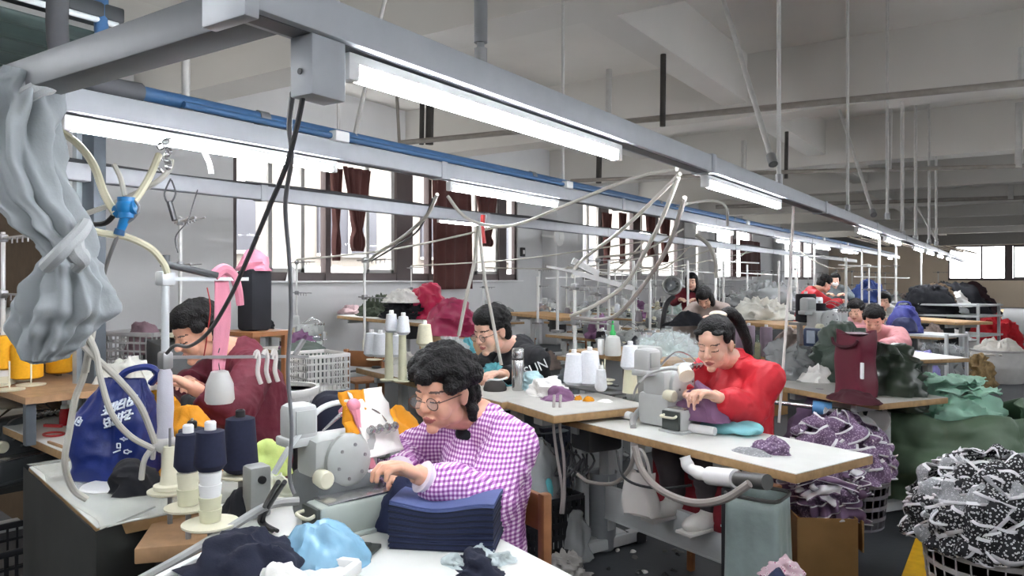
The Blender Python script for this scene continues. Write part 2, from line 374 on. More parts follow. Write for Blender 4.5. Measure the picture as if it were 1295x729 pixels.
m = MB(); m.tube([(0, .05, 0), (0, -.12, 0), (-.03, -.2, .05), (-.05, -.22, .14), (-.05, -.22, .3)], .036, 10, 5); m.build('elbow', M('lagging', '#5c5d60', .7), p)
for i in range(7):
    m = MB(); m.lathe([(.034, 0), (.034, .05)], (0, 0, 0), 12, Mx.Translation(V((0, .62+i*2.2, 0))) @ Mx.Rotation(PI/2, 4, 'X')); m.box((.0, .6+i*2.2, -.027), (.03, .03, .02)); m.build('pipe_clamp', galv, p)
    m = MB(); m.box((.05, 1.0+i*2.2, -.02), (.05, .09, .05), 0, .006); m.build('white_clip', cap_m, p)
p = (-3.9, 1.95)
m = MB(); a = at(128, 62, 3.4); m.cone(a, (a.x, a.y, 4.45), .03, n=12); tag(m.build('drop_pipe', blue), 'short blue pipe dropping from the ceiling at the top left', 'pipe')
LAMP0 = None
def lamp(x, y, z, label, group=None, L=1.25):
    global LAMP0
    if LAMP0 is None:
        r = thing('fluorescent_lamp', label, 'lamp', (x, y, z))
        m = MB(); m.box((0, L/2, .027), (.035, L, .022), 0, .004); m.build('housing', cap_m, r)
        m = MB(); m.cone((0, .02, 0), (0, L-.02, 0), .0155, n=14); m.build('tube', tube_m, r)
        for yy in (.0, L-.03):
            m = MB(); m.box((0, yy+.015, .008), (.034, .03, .05), 0, .004); m.build('end_cap', cap_m, r)
        LAMP0 = r; return r
    return dup(LAMP0, (x, y, z), 0, label, group)
lamp(R1, 1.05, 1.915, 'big near fluorescent lamp glowing above the purple checked worker')
lamp(R1, 3.15, 1.915, 'second fluorescent lamp on the near rail, above the red jacket worker')
lamp(R1, 6.96, 1.915, 'third lit lamp on the near rail, left one of a far pair')
lamp(R1, 8.69, 1.915, 'fourth lit lamp on the near rail, right one of a far pair')
for y in (11.4, 13.2, 15.2, 17.4): lamp(R1, y, 1.915, 'tiny far lamp at the vanishing end of the near rail', 'far lamps of the near rail')
lamp(R2, 1.27, 2.03, 'long lamp on the second rail behind the grey cloth and hoses')
lamp(R2, 3.39, 2.03, 'lamp on the second rail in front of the brown curtains')
lamp(R2, 7.44, 2.03, 'third lamp on the second rail, before the second window bay')
for y in (10.6, 13.0, 15.3): lamp(R2, y, 2.03, 'small far lamp on the second rail before the far windows', 'far lamps of the second rail')
for (x, y) in ((R1, -1.1), (R1, -3.2), (R2, -.9), (R2, -3.0), (.9, -1.5), (2.6, -.4), (2.6, 1.8), (2.6, 4.0), (2.6, 6.2), (4.4, 1.8), (4.4, 4.6), (2.6, 9.0), (2.6, 12), (2.6, 16), (-5.4, 4), (-5.4, 12), (-6.6, 8), (2.6, 22), (-4, 24), (2.6, 28), (-4, 32), (2.6, 36), (2.6, 40), (2.6, 44), (-6, 36), (-2, 40)):  # extra lamps added as fill, mostly beyond the frame
    lamp(x, y, 2.4 if x > 0 else 2.3, 'fill lamp added along the lamp rows', 'added fill lamps')
rodm = M('rod_paint', '#b4b2ae', .5, var=.08); darkrod = M('dark_rod', '#37332f', .7, var=.2)
def rod(p, q, r, label, mt=None, foot=True):
    o = thing('hanger_rod', label, 'hanger rod', p)
    q = V(q)-V(p); m = MB(); m.cone((0, 0, 0), q, r, n=10); m.build('rod', mt or rodm, o)
    if foot:
        m = MB(); m.cone((0, 0, 0), q.normalized()*.07, r*1.7, n=10); m.build('socket', galv, o)
    return o
def vrod(px, py, wx, r, label, mt=None, top=ZC, foot=True):
    p = onx(px, py, wx); return rod(p, (p.x, p.y, top), r, label, mt, foot)
o = vrod(608, 97, R1, .010, 'thick grey hanger with a sleeve, bolted on the near rail', M('hanger_grey', '#77787a', .5))
m = MB(); m.cone((0, 0, .085), (0, 0, .26), .017, n=12); m.build('sleeve', M('hanger_grey', '#77787a', .5), o); m = MB(); m.box((-.02, 0, .30), (.05, .05, .07), 0, .006); m.build('bracket', rail_m, o); m = MB(); m.box((0, 0, .012), (.06, .05, .03), 0, .004); m.build('foot_plate', galv, o)
vrod(235, 152, R2, .016, 'white hanger rod meeting the blue pipe at top left')
vrod(428, 185, R2, .008, 'thin pale rod hanging to the second rail behind the near lamp')
p = onx(445, 188, R2); rod(p, p+V((.25, .35, 2.0)), .011, 'leaning brace rod above the second rail behind the near lamp')
vrod(712, 246, R2, .012, 'slim pale rod left of the dark hanger above the second rail')
vrod(985, 236, R1, .012, 'tall pale rod on the near rail right of the second lamp')
p = onx(978, 208, R1); rod(p, at(912, -10, 5.2), .016, 'long leaning brace right of centre under the ceiling')
vrod(1072, 270, R1, .012, 'pale rod above the far pair of lamps'); vrod(1122, 278, R1, .016, 'pale rod just behind the right lamp of the far pair')
p = onx(1105, 272, R1); rod(p, at(1062, 140, 9), .018, 'leaning brace above the far pair of lamps')
for px in (1141, 1158, 1175, 1184): vrod(px, 300+(px-1141)*.25, R1, .02, 'far pale rod at the vanishing end of the near rail', None).__setitem__('group', 'far hanger rods')
rod(onx(1185, 305, R1), at(1160, 262, 15), .02, 'far leaning brace at the vanishing end of the near rail')
# conduits under the beams
def conduit(pts, r, label):
    m = MB(); m.tube(pts, r, 10, 1); return tag(m.build('ceiling_conduit', M('conduit_paint', '#8e8880', .5, var=.12)), label, 'pipe')
conduit([at(505, 181, 9.27), at(640, 168, 8.8), at(770, 156, 8.1), at(1295, 105, 6.46), at(1500, 84, 5.9)], .032, 'nearer grey ceiling pipe crossing the upper right')
conduit([at(500, 80, 9.3), at(505, 181, 9.27)], .02, 'short drop of the nearer ceiling pipe behind the lamp')
conduit([at(722, 229, 13.4), at(985, 218, 11.9), at(1295, 210, 11.2), at(1500, 205, 10.6)], .034, 'farther grey ceiling pipe crossing behind the rods')
conduit([at(905, 262, 19), at(1295, 250, 17.5), at(1500, 246, 17)], .05, 'farthest ceiling pipe before the shaded far band')
def prod(px, y0, y1, Y, r, label, mt=None):
    p, q = at(px, y1, Y), at(px+1, y0, Y); return rod(p, q, r, label, mt, False)
prod(769, 88, 158, 8.1, .035, 'grey pipe hanger over the end of the near lamp'); prod(838, 55, 160, 7.8, .03, 'charred black hanger on the nearer ceiling pipe', darkrod)
prod(533, 120, 183, 9.2, .03, 'left one of twin dark pipe hangers behind the near lamp', darkrod); prod(543, 120, 183, 9.2, .05, 'right one of twin dark pipe hangers behind the near lamp', darkrod)
prod(757, 190, 232, 13.3, .05, 'dark hanger on the farther pipe below the near lamp end', darkrod); prod(940, 178, 224, 12.2, .045, 'grey hanger on the farther pipe left of the braces')
prod(994, 162, 226, 11.9, .03, 'thin black hanger on the farther pipe', darkrod); prod(1288, 130, 212, 11.2, .05, 'grey hanger on the farther pipe at the right edge'); prod(1291, 60, 106, 6.5, .03, 'grey hanger on the nearer pipe at the right edge')
prod(1278, 215, 252, 17.5, .06, 'short hanger of the farthest pipe at the right edge')
prod(1125, 132, 214, 11.5, .03, 'pale hanger on the farther pipe right of centre')
# corrugated canopy and dark lamp at the top left
cm = MB()
def corr(u, v): return V((-5.6 + 2.15*v, .1+1.72*u, 2.62 + .03*math.sin(v*2*PI*9)))
def corr(u, v): return V((-5.6 + 2.15*u, .1+1.72*v, 2.62 + .035*math.sin(u*2*PI*9)))
cm.surf(corr, 110, 3); o = cm.build('corrugated_canopy', M('canopy_metal', '#3c4a47', .5, .3, var=.15), solid=.006); tag(o, 'dark green corrugated metal canopy at the top left corner', 'canopy')
r = thing('strip_lamp', 'dark unlit strip lamp on the corrugated canopy edge at top left', 'lamp', (-3.5, .75, 2.72))
m = MB(); m.box((0, .5, .0), (.16, 1.25, .07), 0, .01); m.build('housing', M('dark_housing', '#45484a', .5, .3), r); m = MB(); m.cone((.06, -.1, -.045), (.06, 1.1, -.045), .014); m.build('tube', M('unlit_tube', '#cfd4d4', .3), r)
# dark steel upright behind the grey cloth
a = on(118, 640, .0) if False else at(119, 480, 3.75)
u = thing('steel_upright', 'tall dark steel upright behind the hanging grey cloth', 'post', (a.x, a.y, 0), .2)
m = MB(); m.box((0, 0, 1.35), (.085, .07, 2.7), 0, .004); m.build('post', M('upright_steel', '#596066', .45, .3, var=.1), u)
m = MB(); m.box((-.055, -.02, 1.35), (.03, .09, 2.7)); m.build('flange', M('upright_edge', '#a8b0b4', .4, .4), u)
m = MB(); m.box((0, 0, .005), (.2, .2, .01)); m.build('base_plate', galv, u)
for z in (.9, 1.5, 2.1):
    m = MB(); m.cone((.01, -.03, z), (.01, -.045, z), .012); m.build('bolt', galv, u)
# ================================================================== furniture and machines
wood_edge = M('plywood_edge', '#a3835a', .6, var=.18, scale=30)
lam = M('white_laminate', '#dfe0da', .35, var=.05, scale=6)
steel_g = M('grey_enamel', '#bcbfbe', .5, var=.06, scale=5)
mach = M('machine_enamel', '#a4a7a3', .35, var=.04, scale=14)
mach_d = M('machine_dark', '#6c7072', .45, .2, var=.08)
mach_g = M('machine_green_grey', '#a9b1a9', .4, var=.05)
chrome = M('polished_steel', '#c4c4c4', .22, .9, var=.03)
ivory = M('ivory_plastic', '#d8d4bc', .45, var=.05)
yarn_navy = M('navy_yarn', '#151a33', .85, var=.12, scale=90)
yarn_white = M('white_yarn', '#e3e6ea', .9, var=.05, scale=90)
yarn_black = M('black_yarn', '#1a171c', .9, var=.1, scale=90)
yarn_cream = M('cream_yarn', '#cfcab0', .9, var=.06, scale=90)
yarn_yellow = M('yellow_yarn', '#e0a00e', .8, var=.06, scale=90)
yarn_grey = M('grey_yarn', '#8f8a90', .9, var=.06, scale=90)
TZ = .76; TR = math.radians(-21.5)
def add_top(t, L, D, mt=None):
    m = MB(); m.box((0, 0, TZ-.021), (L, D, .036), 0, .004); e = m.build('tabletop', wood_edge, t)
    m = MB(); m.box((0, 0, TZ-.0015), (L-.004, D-.004, .003)); m.build('laminate', mt or lam, e)
def make_table(label, L, D, loc, rz, group=None, mt=None, bar=True, inset=.24, legs=None):
    legs = legs or (-(L/2-inset), L/2-inset); xm, xl = (legs[0]+legs[1])/2, legs[1]-legs[0]
    t = thing('sewing_table', label, 'table', loc, rz, group); add_top(t, L, D, mt)
    for x in legs:
        m = MB()
        m.box((x, .02, .42), (.075, .05, .60), 0, .004); m.box((x, .0, .045), (.06, D*.98, .06), 0, .006); m.box((x, 0, TZ-.065), (.05, D*.8, .05), 0, .004)
        l = m.build('leg', steel_g, t)
        for sy in (-1, 1):
            m = MB(); m.box((x, sy*D*.47, .035), (.075, .075, .07), 0, .01); m.build('foot_cap', blk, l)
    if bar:
        m = MB(); m.box((xm, -.012, .28), (xl+.02, .012, .17), 0, .003); m.box((xm, -.005, .365), (xl+.02, .03, .01)); m.box((xm, -.005, .195), (xl+.02, .03, .01)); s = m.build('stretcher', steel_g, t)
        for x in legs:
            for z in (.24, .32):
                m = MB(); m.cone((x, -.018, z), (x, -.028, z), .011, n=8); m.build('bolt', galv, s)
    m = MB(); m.box((.1, .06, TZ-.14), (.18, .22, .16), 0, .02); m.build('motor_box', M('motor_black', '#38393b', .5, .2), t)
    return t
def make_machine(label, loc, rz, group=None, enamel=None):
    """Small industrial overlocker: bed box towards +x, casting behind it, motor at the -y end."""
    e = enamel or mach
    r = thing('overlock_machine', label, 'sewing machine', loc, rz, group)
    m = MB(); m.box((.095, .0, .057), (.11, .34, .105), 0, .012); m.box((.095, 0, .006), (.14, .37, .012), 0, .004); b = m.build('bed', mach_g if enamel is None else e, r)
    m = MB(); m.box((.095, .01, .112), (.1, .3, .006), 0, .003); m.build('bed_lid', chrome, b)
    m = MB(); m.box((.095, -.176, .06), (.1, .014, .09), 0, .005); m.build('end_cover', M('dark_cover', '#3d423f', .5), b)
    m = MB(); m.tube([(.06, -.18, .085), (.06, -.21, .08), (.13, -.21, .08), (.13, -.18, .085)], .006, 8, 4); m.build('handle', ivory, b)
    m = MB(); SH = Mx.Translation(V((.035, .07, 0))); m.box((-.10, -.04, .085), (.2, .3, .17), 0, .03); m.build('casting', mach_d if enamel is None else e, r)
    m = MB(); m.box((-.10, -.05, .21), (.15, .27, .15), 0, .05); m.lathe([(0, .0), (.082, .0), (.088, .01), (.088, .03), (.07, .045), (.02, .05), (0, .05)], (0, 0, 0), 28, Mx.Translation(V((-.035, -.06, .205))) @ Mx.Rotation(PI/2, 4, 'Y')); h = m.build('arm', e, r)
    m = MB()
    for a in range(6): m.cone((.012, -.06+.055*math.cos(a*PI/3+.3), .205+.055*math.sin(a*PI/3+.3)), (.016, -.06+.055*math.cos(a*PI/3+.3), .205+.055*math.sin(a*PI/3+.3)), .006, n=8)
    m.build('cover_screw', galv, h)
    m = MB(); m.box((-.11, .11, .235), (.11, .12, .12), 0, .035); m.box((-.07, .155, .16), (.08, .05, .09), 0, .015); n = m.build('head', e, r)
    m = MB(); m.cone((-.05, .14, .18), (-.05, .14, .1), .007, n=10); m.cone((-.05, .14, .1), (-.05, .14, .06), .0025); m.build('needle_bar', chrome, n)
    m = MB(); m.box((-.04, .14, .118), (.05, .05, .008), 0, .003); m.box((-.04, .175, .122), (.016, .03, .006), 0, .002); m.cone((-.04, .14, .12), (-.04, .14, .2), .006, n=8); m.build('presser_foot', chrome, n)
    m = MB(); m.box((-.04, .06, .14), (.07, .1, .05), 0, .01); m.box((-.03, .0, .13), (.05, .1, .03), 0, .008); m.build('looper_cover', chrome, r)
    m = MB(); m.box((-.13, -.19, .33), (.10, .11, .12), 0, .03); m.box((-.13, -.2, .27), (.1, .11, .03), 0, .01); mo = m.build('motor', M('motor_grey', '#b4b6b4', .4, var=.05) if enamel is None else e, r)
    m = MB(); m.box((-.078, -.19, .335), (.004, .075, .075), 0, .002); m.build('vent_plate', mach, mo)
    m = MB(); m.lathe([(0, 0), (.026, 0), (.03, .006), (.03, .05), (.025, .056), (0, .056)], (0, 0, 0), 20, Mx.Translation(V((-.04, -.16, .16))) @ Mx.Rotation(PI/2, 4, 'Y')); m.build('oil_knob', ivory, r)
    m = MB(); m.lathe([(0, 0), (.055, 0), (.062, .008), (.062, .02), (.05, .03), (0, .03)], (0, 0, 0), 24, Mx.Translation(V((-.2, .02, .2))) @ Mx.Rotation(-PI/2, 4, 'Y')); m.build('handwheel', mach_d, r)
    for i in range(4):
        m = MB(); m.lathe([(0, 0), (.015, 0), (.012, .012), (.014, .02), (.006, .03), (0, .03)], (0, 0, 0), 14, Mx.Translation(V((-.03, .07+.034*i-.03, .285))) @ Mx.Rotation(PI/3, 4, 'Y')); m.build('tension_knob', chrome, r)
    m = MB(); m.tube([(-.12, -.1, .29), (-.1, .0, .36), (-.09, .1, .34), (-.07, .14, .3)], .004, 6, 5); m.tube([(-.14, -.08, .29), (-.16, .05, .34), (-.13, .13, .3)], .003, 6, 5); m.build('thread_guide', chrome, r)
    for ch in r.children:
        if ch.name.split('.')[0] != 'bed': ch.location = (.035, .07, 0)
    return r
def make_cone(label, loc, yarn, h=.17, r0=.062, r1=.038, core=True, group=None, name='thread_cone', corem=None, straight=False):
    t = thing(name, label, 'thread cone', loc, 0, group)
    m = MB()
    if straight: m.lathe([(r0*.75, .004), (r0, .012), (r0, h*.94), (r0*.92, h), (.02, h+.002)], n=28)
    else: m.lathe([(r0*.72, .004), (r0, .02), (r0*.97, .04), (r1, h*.97), (r1*.7, h), (.014, h)], n=28)
    m.build('yarn', yarn, t)
    if core:
        m = MB(); m.lathe([(r0*.55, 0), (r0*.55, .006), (.016, .02), (.0155, h+.02), (.012, h+.024), (.009, h+.024), (.009, h*.8)], n=16); m.build('core_tube', corem or cap_m, t)
    return t
def make_stand(label, loc, rz, hh=1.0, group=None, mt=None):
    """Thread stand: pole, guide arms at the top, four spool pins on a tray bar."""
    t = thing('thread_stand', label, 'thread stand', loc, rz, group); mt = mt or M('stand_white', '#d2d2ce', .4, .1, var=.04)
    m = MB(); m.cone((0, 0, 0), (0, 0, hh), .011, n=10); m.build('pole', mt, t)
    m = MB(); m.box((0, 0, .012), (.07, .05, .024), 0, .006); m.build('base_clamp', galv, t)
    for z, L in ((hh-.03, .55), (hh*.62, .42)):
        m = MB(); m.box((0, 0, z), (.05, .035, .04), 0, .006); m.bar((-L*.25, .0, z), (L*.75, .0, z), .018, .008); m.bar((-L*.25, .05, z), (L*.75, .05, z), .006)
        for i in range(4): m.cone((L*.75-.08*i-.03, 0, z), (L*.75-.08*i-.03, 0, z-.03), .004, n=6)
        m.build('guide_arm', galv, t)
    m = MB(); m.box((.15, 0, .055), (.5, .03, .012), 0, .003); m.build('tray_bar', galv, t)
    for i in range(4):
        x, y = .0+.11*i, (-.06 if i % 2 else .06)
        m = MB(); m.lathe([(0, .062), (.06, .062), (.064, .066), (.064, .07), (.02, .074), (0, .074)], (x, y, 0), 22); m.cone((x, y, .07), (x, y, .2), .004, n=6); m.build('spool_disc', ivory, t)
    return t
def make_stool(label, loc, rz=0, h=.43, group=None, back=False):
    t = thing('wooden_stool' if not back else 'wooden_chair', label, 'stool' if not back else 'chair', loc, rz, group); wd = M('worn_wood', '#8a5a34', .6, var=.2, scale=14)
    m = MB(); m.box((0, 0, h-.015), (.36, .32, .03), 0, .008); m.build('seat', wd, t)
    for sx in (-1, 1):
        for sy in (-1, 1):
            top = .95 if back and sy > 0 else h-.03
            m = MB(); m.bar((sx*.155, sy*.135, 0), (sx*.15, sy*.13 + (.03 if top > .9 else 0), top), .032, None, .004); m.build('leg', wd, t)
    m = MB(); m.bar((-.15, -.13, .16), (.15, -.13, .16), .02); m.bar((-.15, .13, .2), (.15, .13, .2), .02); m.build('rung', wd, t)
    if back:
        m = MB(); m.box((0, .155, .87), (.33, .02, .11), 0, .005); m.box((0, .148, .68), (.33, .018, .06), 0, .004); m.build('backrest', wd, t)
    return t
def crate(name, label, loc, rz, sx, sy, h, mt, group=None, cols=8, rows=4, flare=1.0, cat='crate', bw=.009):
    """Open lattice crate."""
    t = thing(name, label, cat, loc, rz, group); m = MB()
    def wall(p, q):
        p, q = V(p), V(q); L = (q-p).length; d = (q-p).normalized()
        for i in range(cols+1):
            c = p + d*L*i/cols; m.bar(c, c+V((0, 0, h)), bw, .006)
        for j in range(rows+1):
            m.bar(p+V((0, 0, h*j/rows)), q+V((0, 0, h*j/rows)), .006, bw*1.3 if 0 < j < rows else .022)
    a, b = sx/2, sy/2
    for p, q in (((-a, -b, .0), (a, -b, .0)), ((a, -b, 0), (a, b, 0)), ((a, b, 0), (-a, b, 0)), ((-a, b, 0), (-a, -b, 0))): wall(p, q)
    m.build('lattice', mt, t)
    m = MB(); m.box((0, 0, .006), (sx, sy, .012)); m.build('bottom', mt, t)
    m = MB()
    for p, q in (((-a, -b, h), (a, -b, h)), ((a, -b, h), (a, b, h)), ((a, b, h), (-a, b, h)), ((-a, b, h), (-a, -b, h))): m.bar(p, q, .02, .026, .004)
    m.build('rim', mt, t); return t
def round_basket(name, label, loc, r, h, mt, rows=5, cols=26, flare=1.18, group=None, solid_band=True):
    t = thing(name, label, 'basket', loc, 0, group); m = MB()
    for j in range(rows+1):
        z = h*j/rows; rr = r*(1+(flare-1)*j/rows)
        m.lathe([(rr-.004, z-.011), (rr+.004, z-.011), (rr+.004, z+.011), (rr-.004, z+.011), (rr-.004, z-.011)], n=40)
    for i in range(cols):
        a = 2*PI*i/cols; c, s = math.cos(a), math.sin(a); m.bar((r*c, r*s, 0), (r*flare*c, r*flare*s, h), .013, .006)
    m.build('lattice', mt, t)
    m = MB(); rr = r*flare; m.lathe([(rr-.004, h-.03), (rr+.008, h-.03), (rr+.018, h), (rr+.016, h+.012), (rr-.004, h+.012), (rr-.004, h-.03)], n=44); m.build('rim', mt, t)
    m = MB(); m.lathe([(0, 0), (r, 0), (r, .012), (0, .012)], n=32); m.build('bottom', mt, t); return t
def heap_obj(name, label, cat, loc, w, d, h, mt, rz=0, seed=0, group=None, amp=.3, fs=8, n=56, m=20, p=2.4, lean=(0, 0), kind=None):
    o = heap(w, d, h, seed, amp, fs, n, m, p, lean).build(name, mt, None, V(loc), rz, ang=75); return tag(o, label, cat, group, kind)
def cloth_m(name, col, var=.1, rough=.85, bump=.12, bscale=220): return M(name, col, rough, var=var, scale=9, bump=bump, bscale=bscale)
def hose(name, label, pts, r, mt, cat='hose', n=8, res=7, group=None, ribs=0):
    m = MB()
    if ribs: m.tube(pts, lambda t: r*(1+.1*math.sin(t*2*PI*ribs)), 10, res)
    else: m.tube(pts, r, n, res)
    return tag(m.build(name, mt), label, cat, group)
# ================================================================== people
skin = M('skin', '#d9a58a', .5, var=.05, scale=30, sub=.12); skin2 = M('skin_fair', '#e3b49c', .5, var=.05, scale=30, sub=.12)
lipm = M('lips', '#a8605a', .45, var=.04); browm = M('brow_hair', '#4a3830', .7, var=.05); lashm = M('lash_line', '#2a1f1c', .7, var=0)
hair_m = M('black_hair', '#0d0b0b', .55, var=.25, scale=60, bump=.6, bscale=140, spec=.25)
shoe_w = M('white_canvas', '#d6d2cc', .7, var=.06)
def head_matrix(pos, pitch, yaw, roll=0, s=1.0):
    """Head frame: -Y is where the face looks, origin at the chin, pitch down positive."""
    return Mx.Translation(V(pos)) @ Mx.Rotation(yaw, 4, 'Z') @ Mx.Rotation(roll, 4, 'Y') @ Mx.Rotation(pitch, 4, 'X') @ Mx.Scale(s, 4)
def add_head(m, T, full=1.0):
    e = lambda c, r: m.ell(c, r, T)
    e((0, .012, .142), (.073, .092, .086)); e((0, -.022, .095), (.064*full, .066, .082)); e((0, -.036, .040), (.05*full, .048, .036))
    for s in (-1, 1):
        e((s*.036*full, -.056, .072), (.027, .026, .03)); e((s*.011, -.094, .079), (.0075, .009, .007)); e((s*.031, -.0745, .108), (.0165, .011, .0095))
        e((s*.074, .008, .098), (.01, .02, .031)); e((s*.078, .012, .105), (.008, .017, .02)); e((s*.043*full, -.012, .042), (.02, .034, .03)); e((s*.028, -.072, .127), (.022, .012, .008))
    m.cone(T @ V((0, -.084, .122)), T @ V((0, -.103, .086)), .0075, .0115); e((0, -.102, .083), (.0105, .0105, .009))
    e((0, -.083, .0505), (.023, .012, .0065)); e((0, -.082, .0405), (.019, .012, .0075)); e((0, -.072, .012), (.022, .018, .016)); e((0, -.055, .145), (.05, .03, .035))
def paint_head(me, T, mi_skin=0, lips=1, brow=2, lash=3):
    Ti = T.inverted()
    for p in me.polygons:
        c = Ti @ p.center
        if c.y > -.03 or not (-.01 < c.z < .17): continue
        ax = abs(c.x)
        if ax < .0235*(1-((c.z-.0455)/.0115)**2 if abs(c.z-.0455) < .0115 else 0) and c.y < -.074: p.material_index = lips
        elif .014 < ax < .05 and abs(c.z-(.1345-9*(ax-.031)**2)) < .0027: p.material_index = brow
        elif .016 < ax < .046 and abs(c.z-(.1035+6*(ax-.031)**2)) < .0026 and c.y < -.05: p.material_index = lash
def add_hand(m, wrist, fwd, nrm, side, curl=.6, s=1.0, spread=1.0):
    """Palm, four unequal bent fingers, thumb from the palm's side. fwd: wrist to knuckles; nrm: out of the back of the hand; side: towards the thumb."""
    w = V(wrist); f = V(fwd).normalized(); n = (V(nrm) - f*V(nrm).dot(f)).normalized(); t = f.cross(n).normalized()
    if t.dot(V(side)) < 0: t = -t
    m.cone(w - f*.02, w + f*.03*s, .026*s, .028*s)
    B = Mx((( t.x, f.x, n.x, 0), (t.y, f.y, n.y, 0), (t.z, f.z, n.z, 0), (0, 0, 0, 1)))
    m.ell(w + f*.05*s, (.041*s, .05*s, .017*s), B.to_4x4() if False else None) if False else None
    Tm = Mx.Translation(w + f*.052*s) @ B; m.ell((0, 0, 0), (.040*s, .052*s, .017*s), Tm); m.ell((.024*s, -.012*s, -.006*s), (.02*s, .034*s, .016*s), Tm)
    for i, (off, L) in enumerate(((.029, .078), (.0098, .088), (-.0098, .082), (-.028, .064))):
        p = w + f*(.094 if i in (1, 2) else .087)*s + t*off*s; d = (f + t*off*2.2*spread).normalized(); a = 0
        for k, (fr, rr) in enumerate(((.46, .0098), (.31, .0088), (.23, .0078))):
            a += curl*(.7 if k == 0 else .95); dd = d*math.cos(a) - n*math.sin(a); q = p + dd*L*fr*s
            m.cone(p, q, rr*s, rr*.93*s, 10); m.ell(q, rr*.98*s, None, 10, 8); p = q
    p = w + f*.025*s + t*.03*s - n*.006*s; d = (f*.75 + t*.75 - n*.35).normalized()
    for L, rr in ((.04, .0125), (.032, .0105), (.026, .009)):
        q = p + d*L*s; m.cone(p, q, rr*s, rr*.9*s, 10); m.ell(q, rr*.95*s, None, 10, 8); p = q; d = (d + f*.35 - n*curl*.35).normalized()
def limb(m, pts, rads):
    for i in range(len(pts)-1):
        m.cone(pts[i], pts[i+1], rads[i], rads[i+1], 16)
    for p, r in zip(pts, rads): m.ell(p, r*1.0, None, 14, 9)
def wrinkle(me, amp, fs, seed=0, zs=1.0):
    ns = [v.normal.copy() for v in me.vertices]
    for v, n in zip(me.vertices, ns):
        c = v.co; v.co = c + n*amp*(ridged((c.x, c.y, c.z*zs), fs, seed)-.35)
def person(label, loc, rz, chin, pitch=.45, yaw=0, roll=0, lean=0, sh=(.17, 0), L_el=None, L_wr=None, R_el=None, R_wr=None, hands=True, top=('sweater', None), trousers='#2b2b30',
           hair='short', sk=None, vox=.0045, cvox=.008, full=1.0, hs=1.0, bulk=1.0, collar=.0, legs=True, curl=.6, knees=None, shoes=None, foot_z=.085, wr=(.009, 11), sleeve_r=(.062, .058, .046), cuff=None, hair_mat=None, lh=None, rh=None):
    """Seated figure; local -Y is forward, x>0 is the figure's LEFT-hand side seen from behind mirrored to the room; chin and joints in local metres."""
    P = thing('person', label, 'person', loc, rz); sk = sk or skin
    chin = V(chin); T = head_matrix(chin, pitch, yaw, roll, hs)
    neck_top = T @ V((0, .02, .03)); pelvis = V((0, .03, .53)); neck = V((chin.x*.5, chin.y+.132*hs, chin.z+.016*hs)); chest = (pelvis*.42 + neck*.58) + V((0, .015, 0))
    shz = neck.z-.075; S = {s: V((neck.x+s*sh[0], neck.y+.005+sh[1], shz)) for s in (-1, 1)}
    E = {-1: V(R_el), 1: V(L_el)}; Wr = {-1: V(R_wr), 1: V(L_wr)}
    kn = knees or {-1: (-.13, -.40, .50), 1: (.13, -.40, .50)}; K = {s: V(kn[s]) for s in (-1, 1)}; A = {s: V((K[s].x*.95, K[s].y+.04, foot_z)) for s in (-1, 1)}; Hp = {s: V((s*.09, .03, .50)) for s in (-1, 1)}
    m = MB(); add_head(m, T, full)
    limb(m, [neck_top, neck + V((0, -.01, .0)), neck - V((0, 0, .05))], [.05*hs, .055*hs, .06*hs])
    limb(m, [neck-V((0, 0, .06)), chest, (chest+pelvis)/2, pelvis], [.08, .125*bulk, .12*bulk, .14*bulk])
    for s in (-1, 1):
        limb(m, [neck-V((0, 0, .05)), S[s], E[s], Wr[s]], [.06, .055, .042, .027])
        if hands:
            f = (Wr[s]-E[s]).normalized(); hd = (lh if s > 0 else rh) or (f, (0, 0, 1)); add_hand(m, Wr[s], hd[0], hd[1], (-s, -.2, .2), curl, hs)
        limb(m, [Hp[s], K[s], A[s]], [.085, .06, .04]); m.ell(A[s]+V((0, -.06, -.045)), (.04, .11, .035))
    me = remeshed(m, vox, 4, .45); o = link_mesh('body', me, [sk, lipm, browm, lashm], P); paint_head(me, T)
    # clothing
    c = MB(); limb(c, [neck - V((0, -.005, .035)), chest, (chest*.5+pelvis*.5), pelvis+V((0, 0, -.02))], [.082*bulk, .152*bulk, .152*bulk, .172*bulk])
    for s in (-1, 1):
        c.ell(chest+V((s*.075, 0, -.01)), (.095*bulk, .125*bulk, .16)); a, b_, d_ = sleeve_r
        mid = (E[s]*.5+Wr[s]*.5); end = Wr[s] - (Wr[s]-E[s]).normalized()*.015
        limb(c, [neck-V((0, -.005, .05)), S[s], (S[s]+E[s])/2, E[s], mid], [.078, a*1.12, a*1.08, b_*1.12, b_*1.02]); c.cone(mid, end, b_*1.02, d_, 16)
    c.ell(neck+V((0, .03, -.045)), (.13, .075, .055)); c.cone(neck+V((0, .01, -.05)), neck+V((0, .006, .012)), .088*bulk, .068, 18)
    ce = remeshed(c, cvox, 5, .5); wrinkle(ce, wr[0], wr[1], 3, .8)
    co = link_mesh(top[0], ce, top[1], P)
    if collar:
        m = MB(); Tn = Mx.Translation(neck+V((0, -.004, -.012))) @ Mx.Rotation(pitch*.55, 4, 'X'); m.lathe([(.064, -.02), (.074, -.012), (.070, collar), (.064, collar+.004), (.060, collar-.006), (.060, -.02)], n=28, T=Tn); m.build('collar', top[1], co)
    if cuff:
        for s in (-1, 1):
            d = (Wr[s]-E[s]).normalized(); m = MB(); m.cone(Wr[s]-d*.035, Wr[s]-d*.012, sleeve_r[2]*.98, sleeve_r[2]*.78, 20); m.cone(Wr[s]-d*.012, Wr[s]+d*.006, sleeve_r[2]*.78, sleeve_r[2]*.95, 20); m.build('cuff', cuff, co)
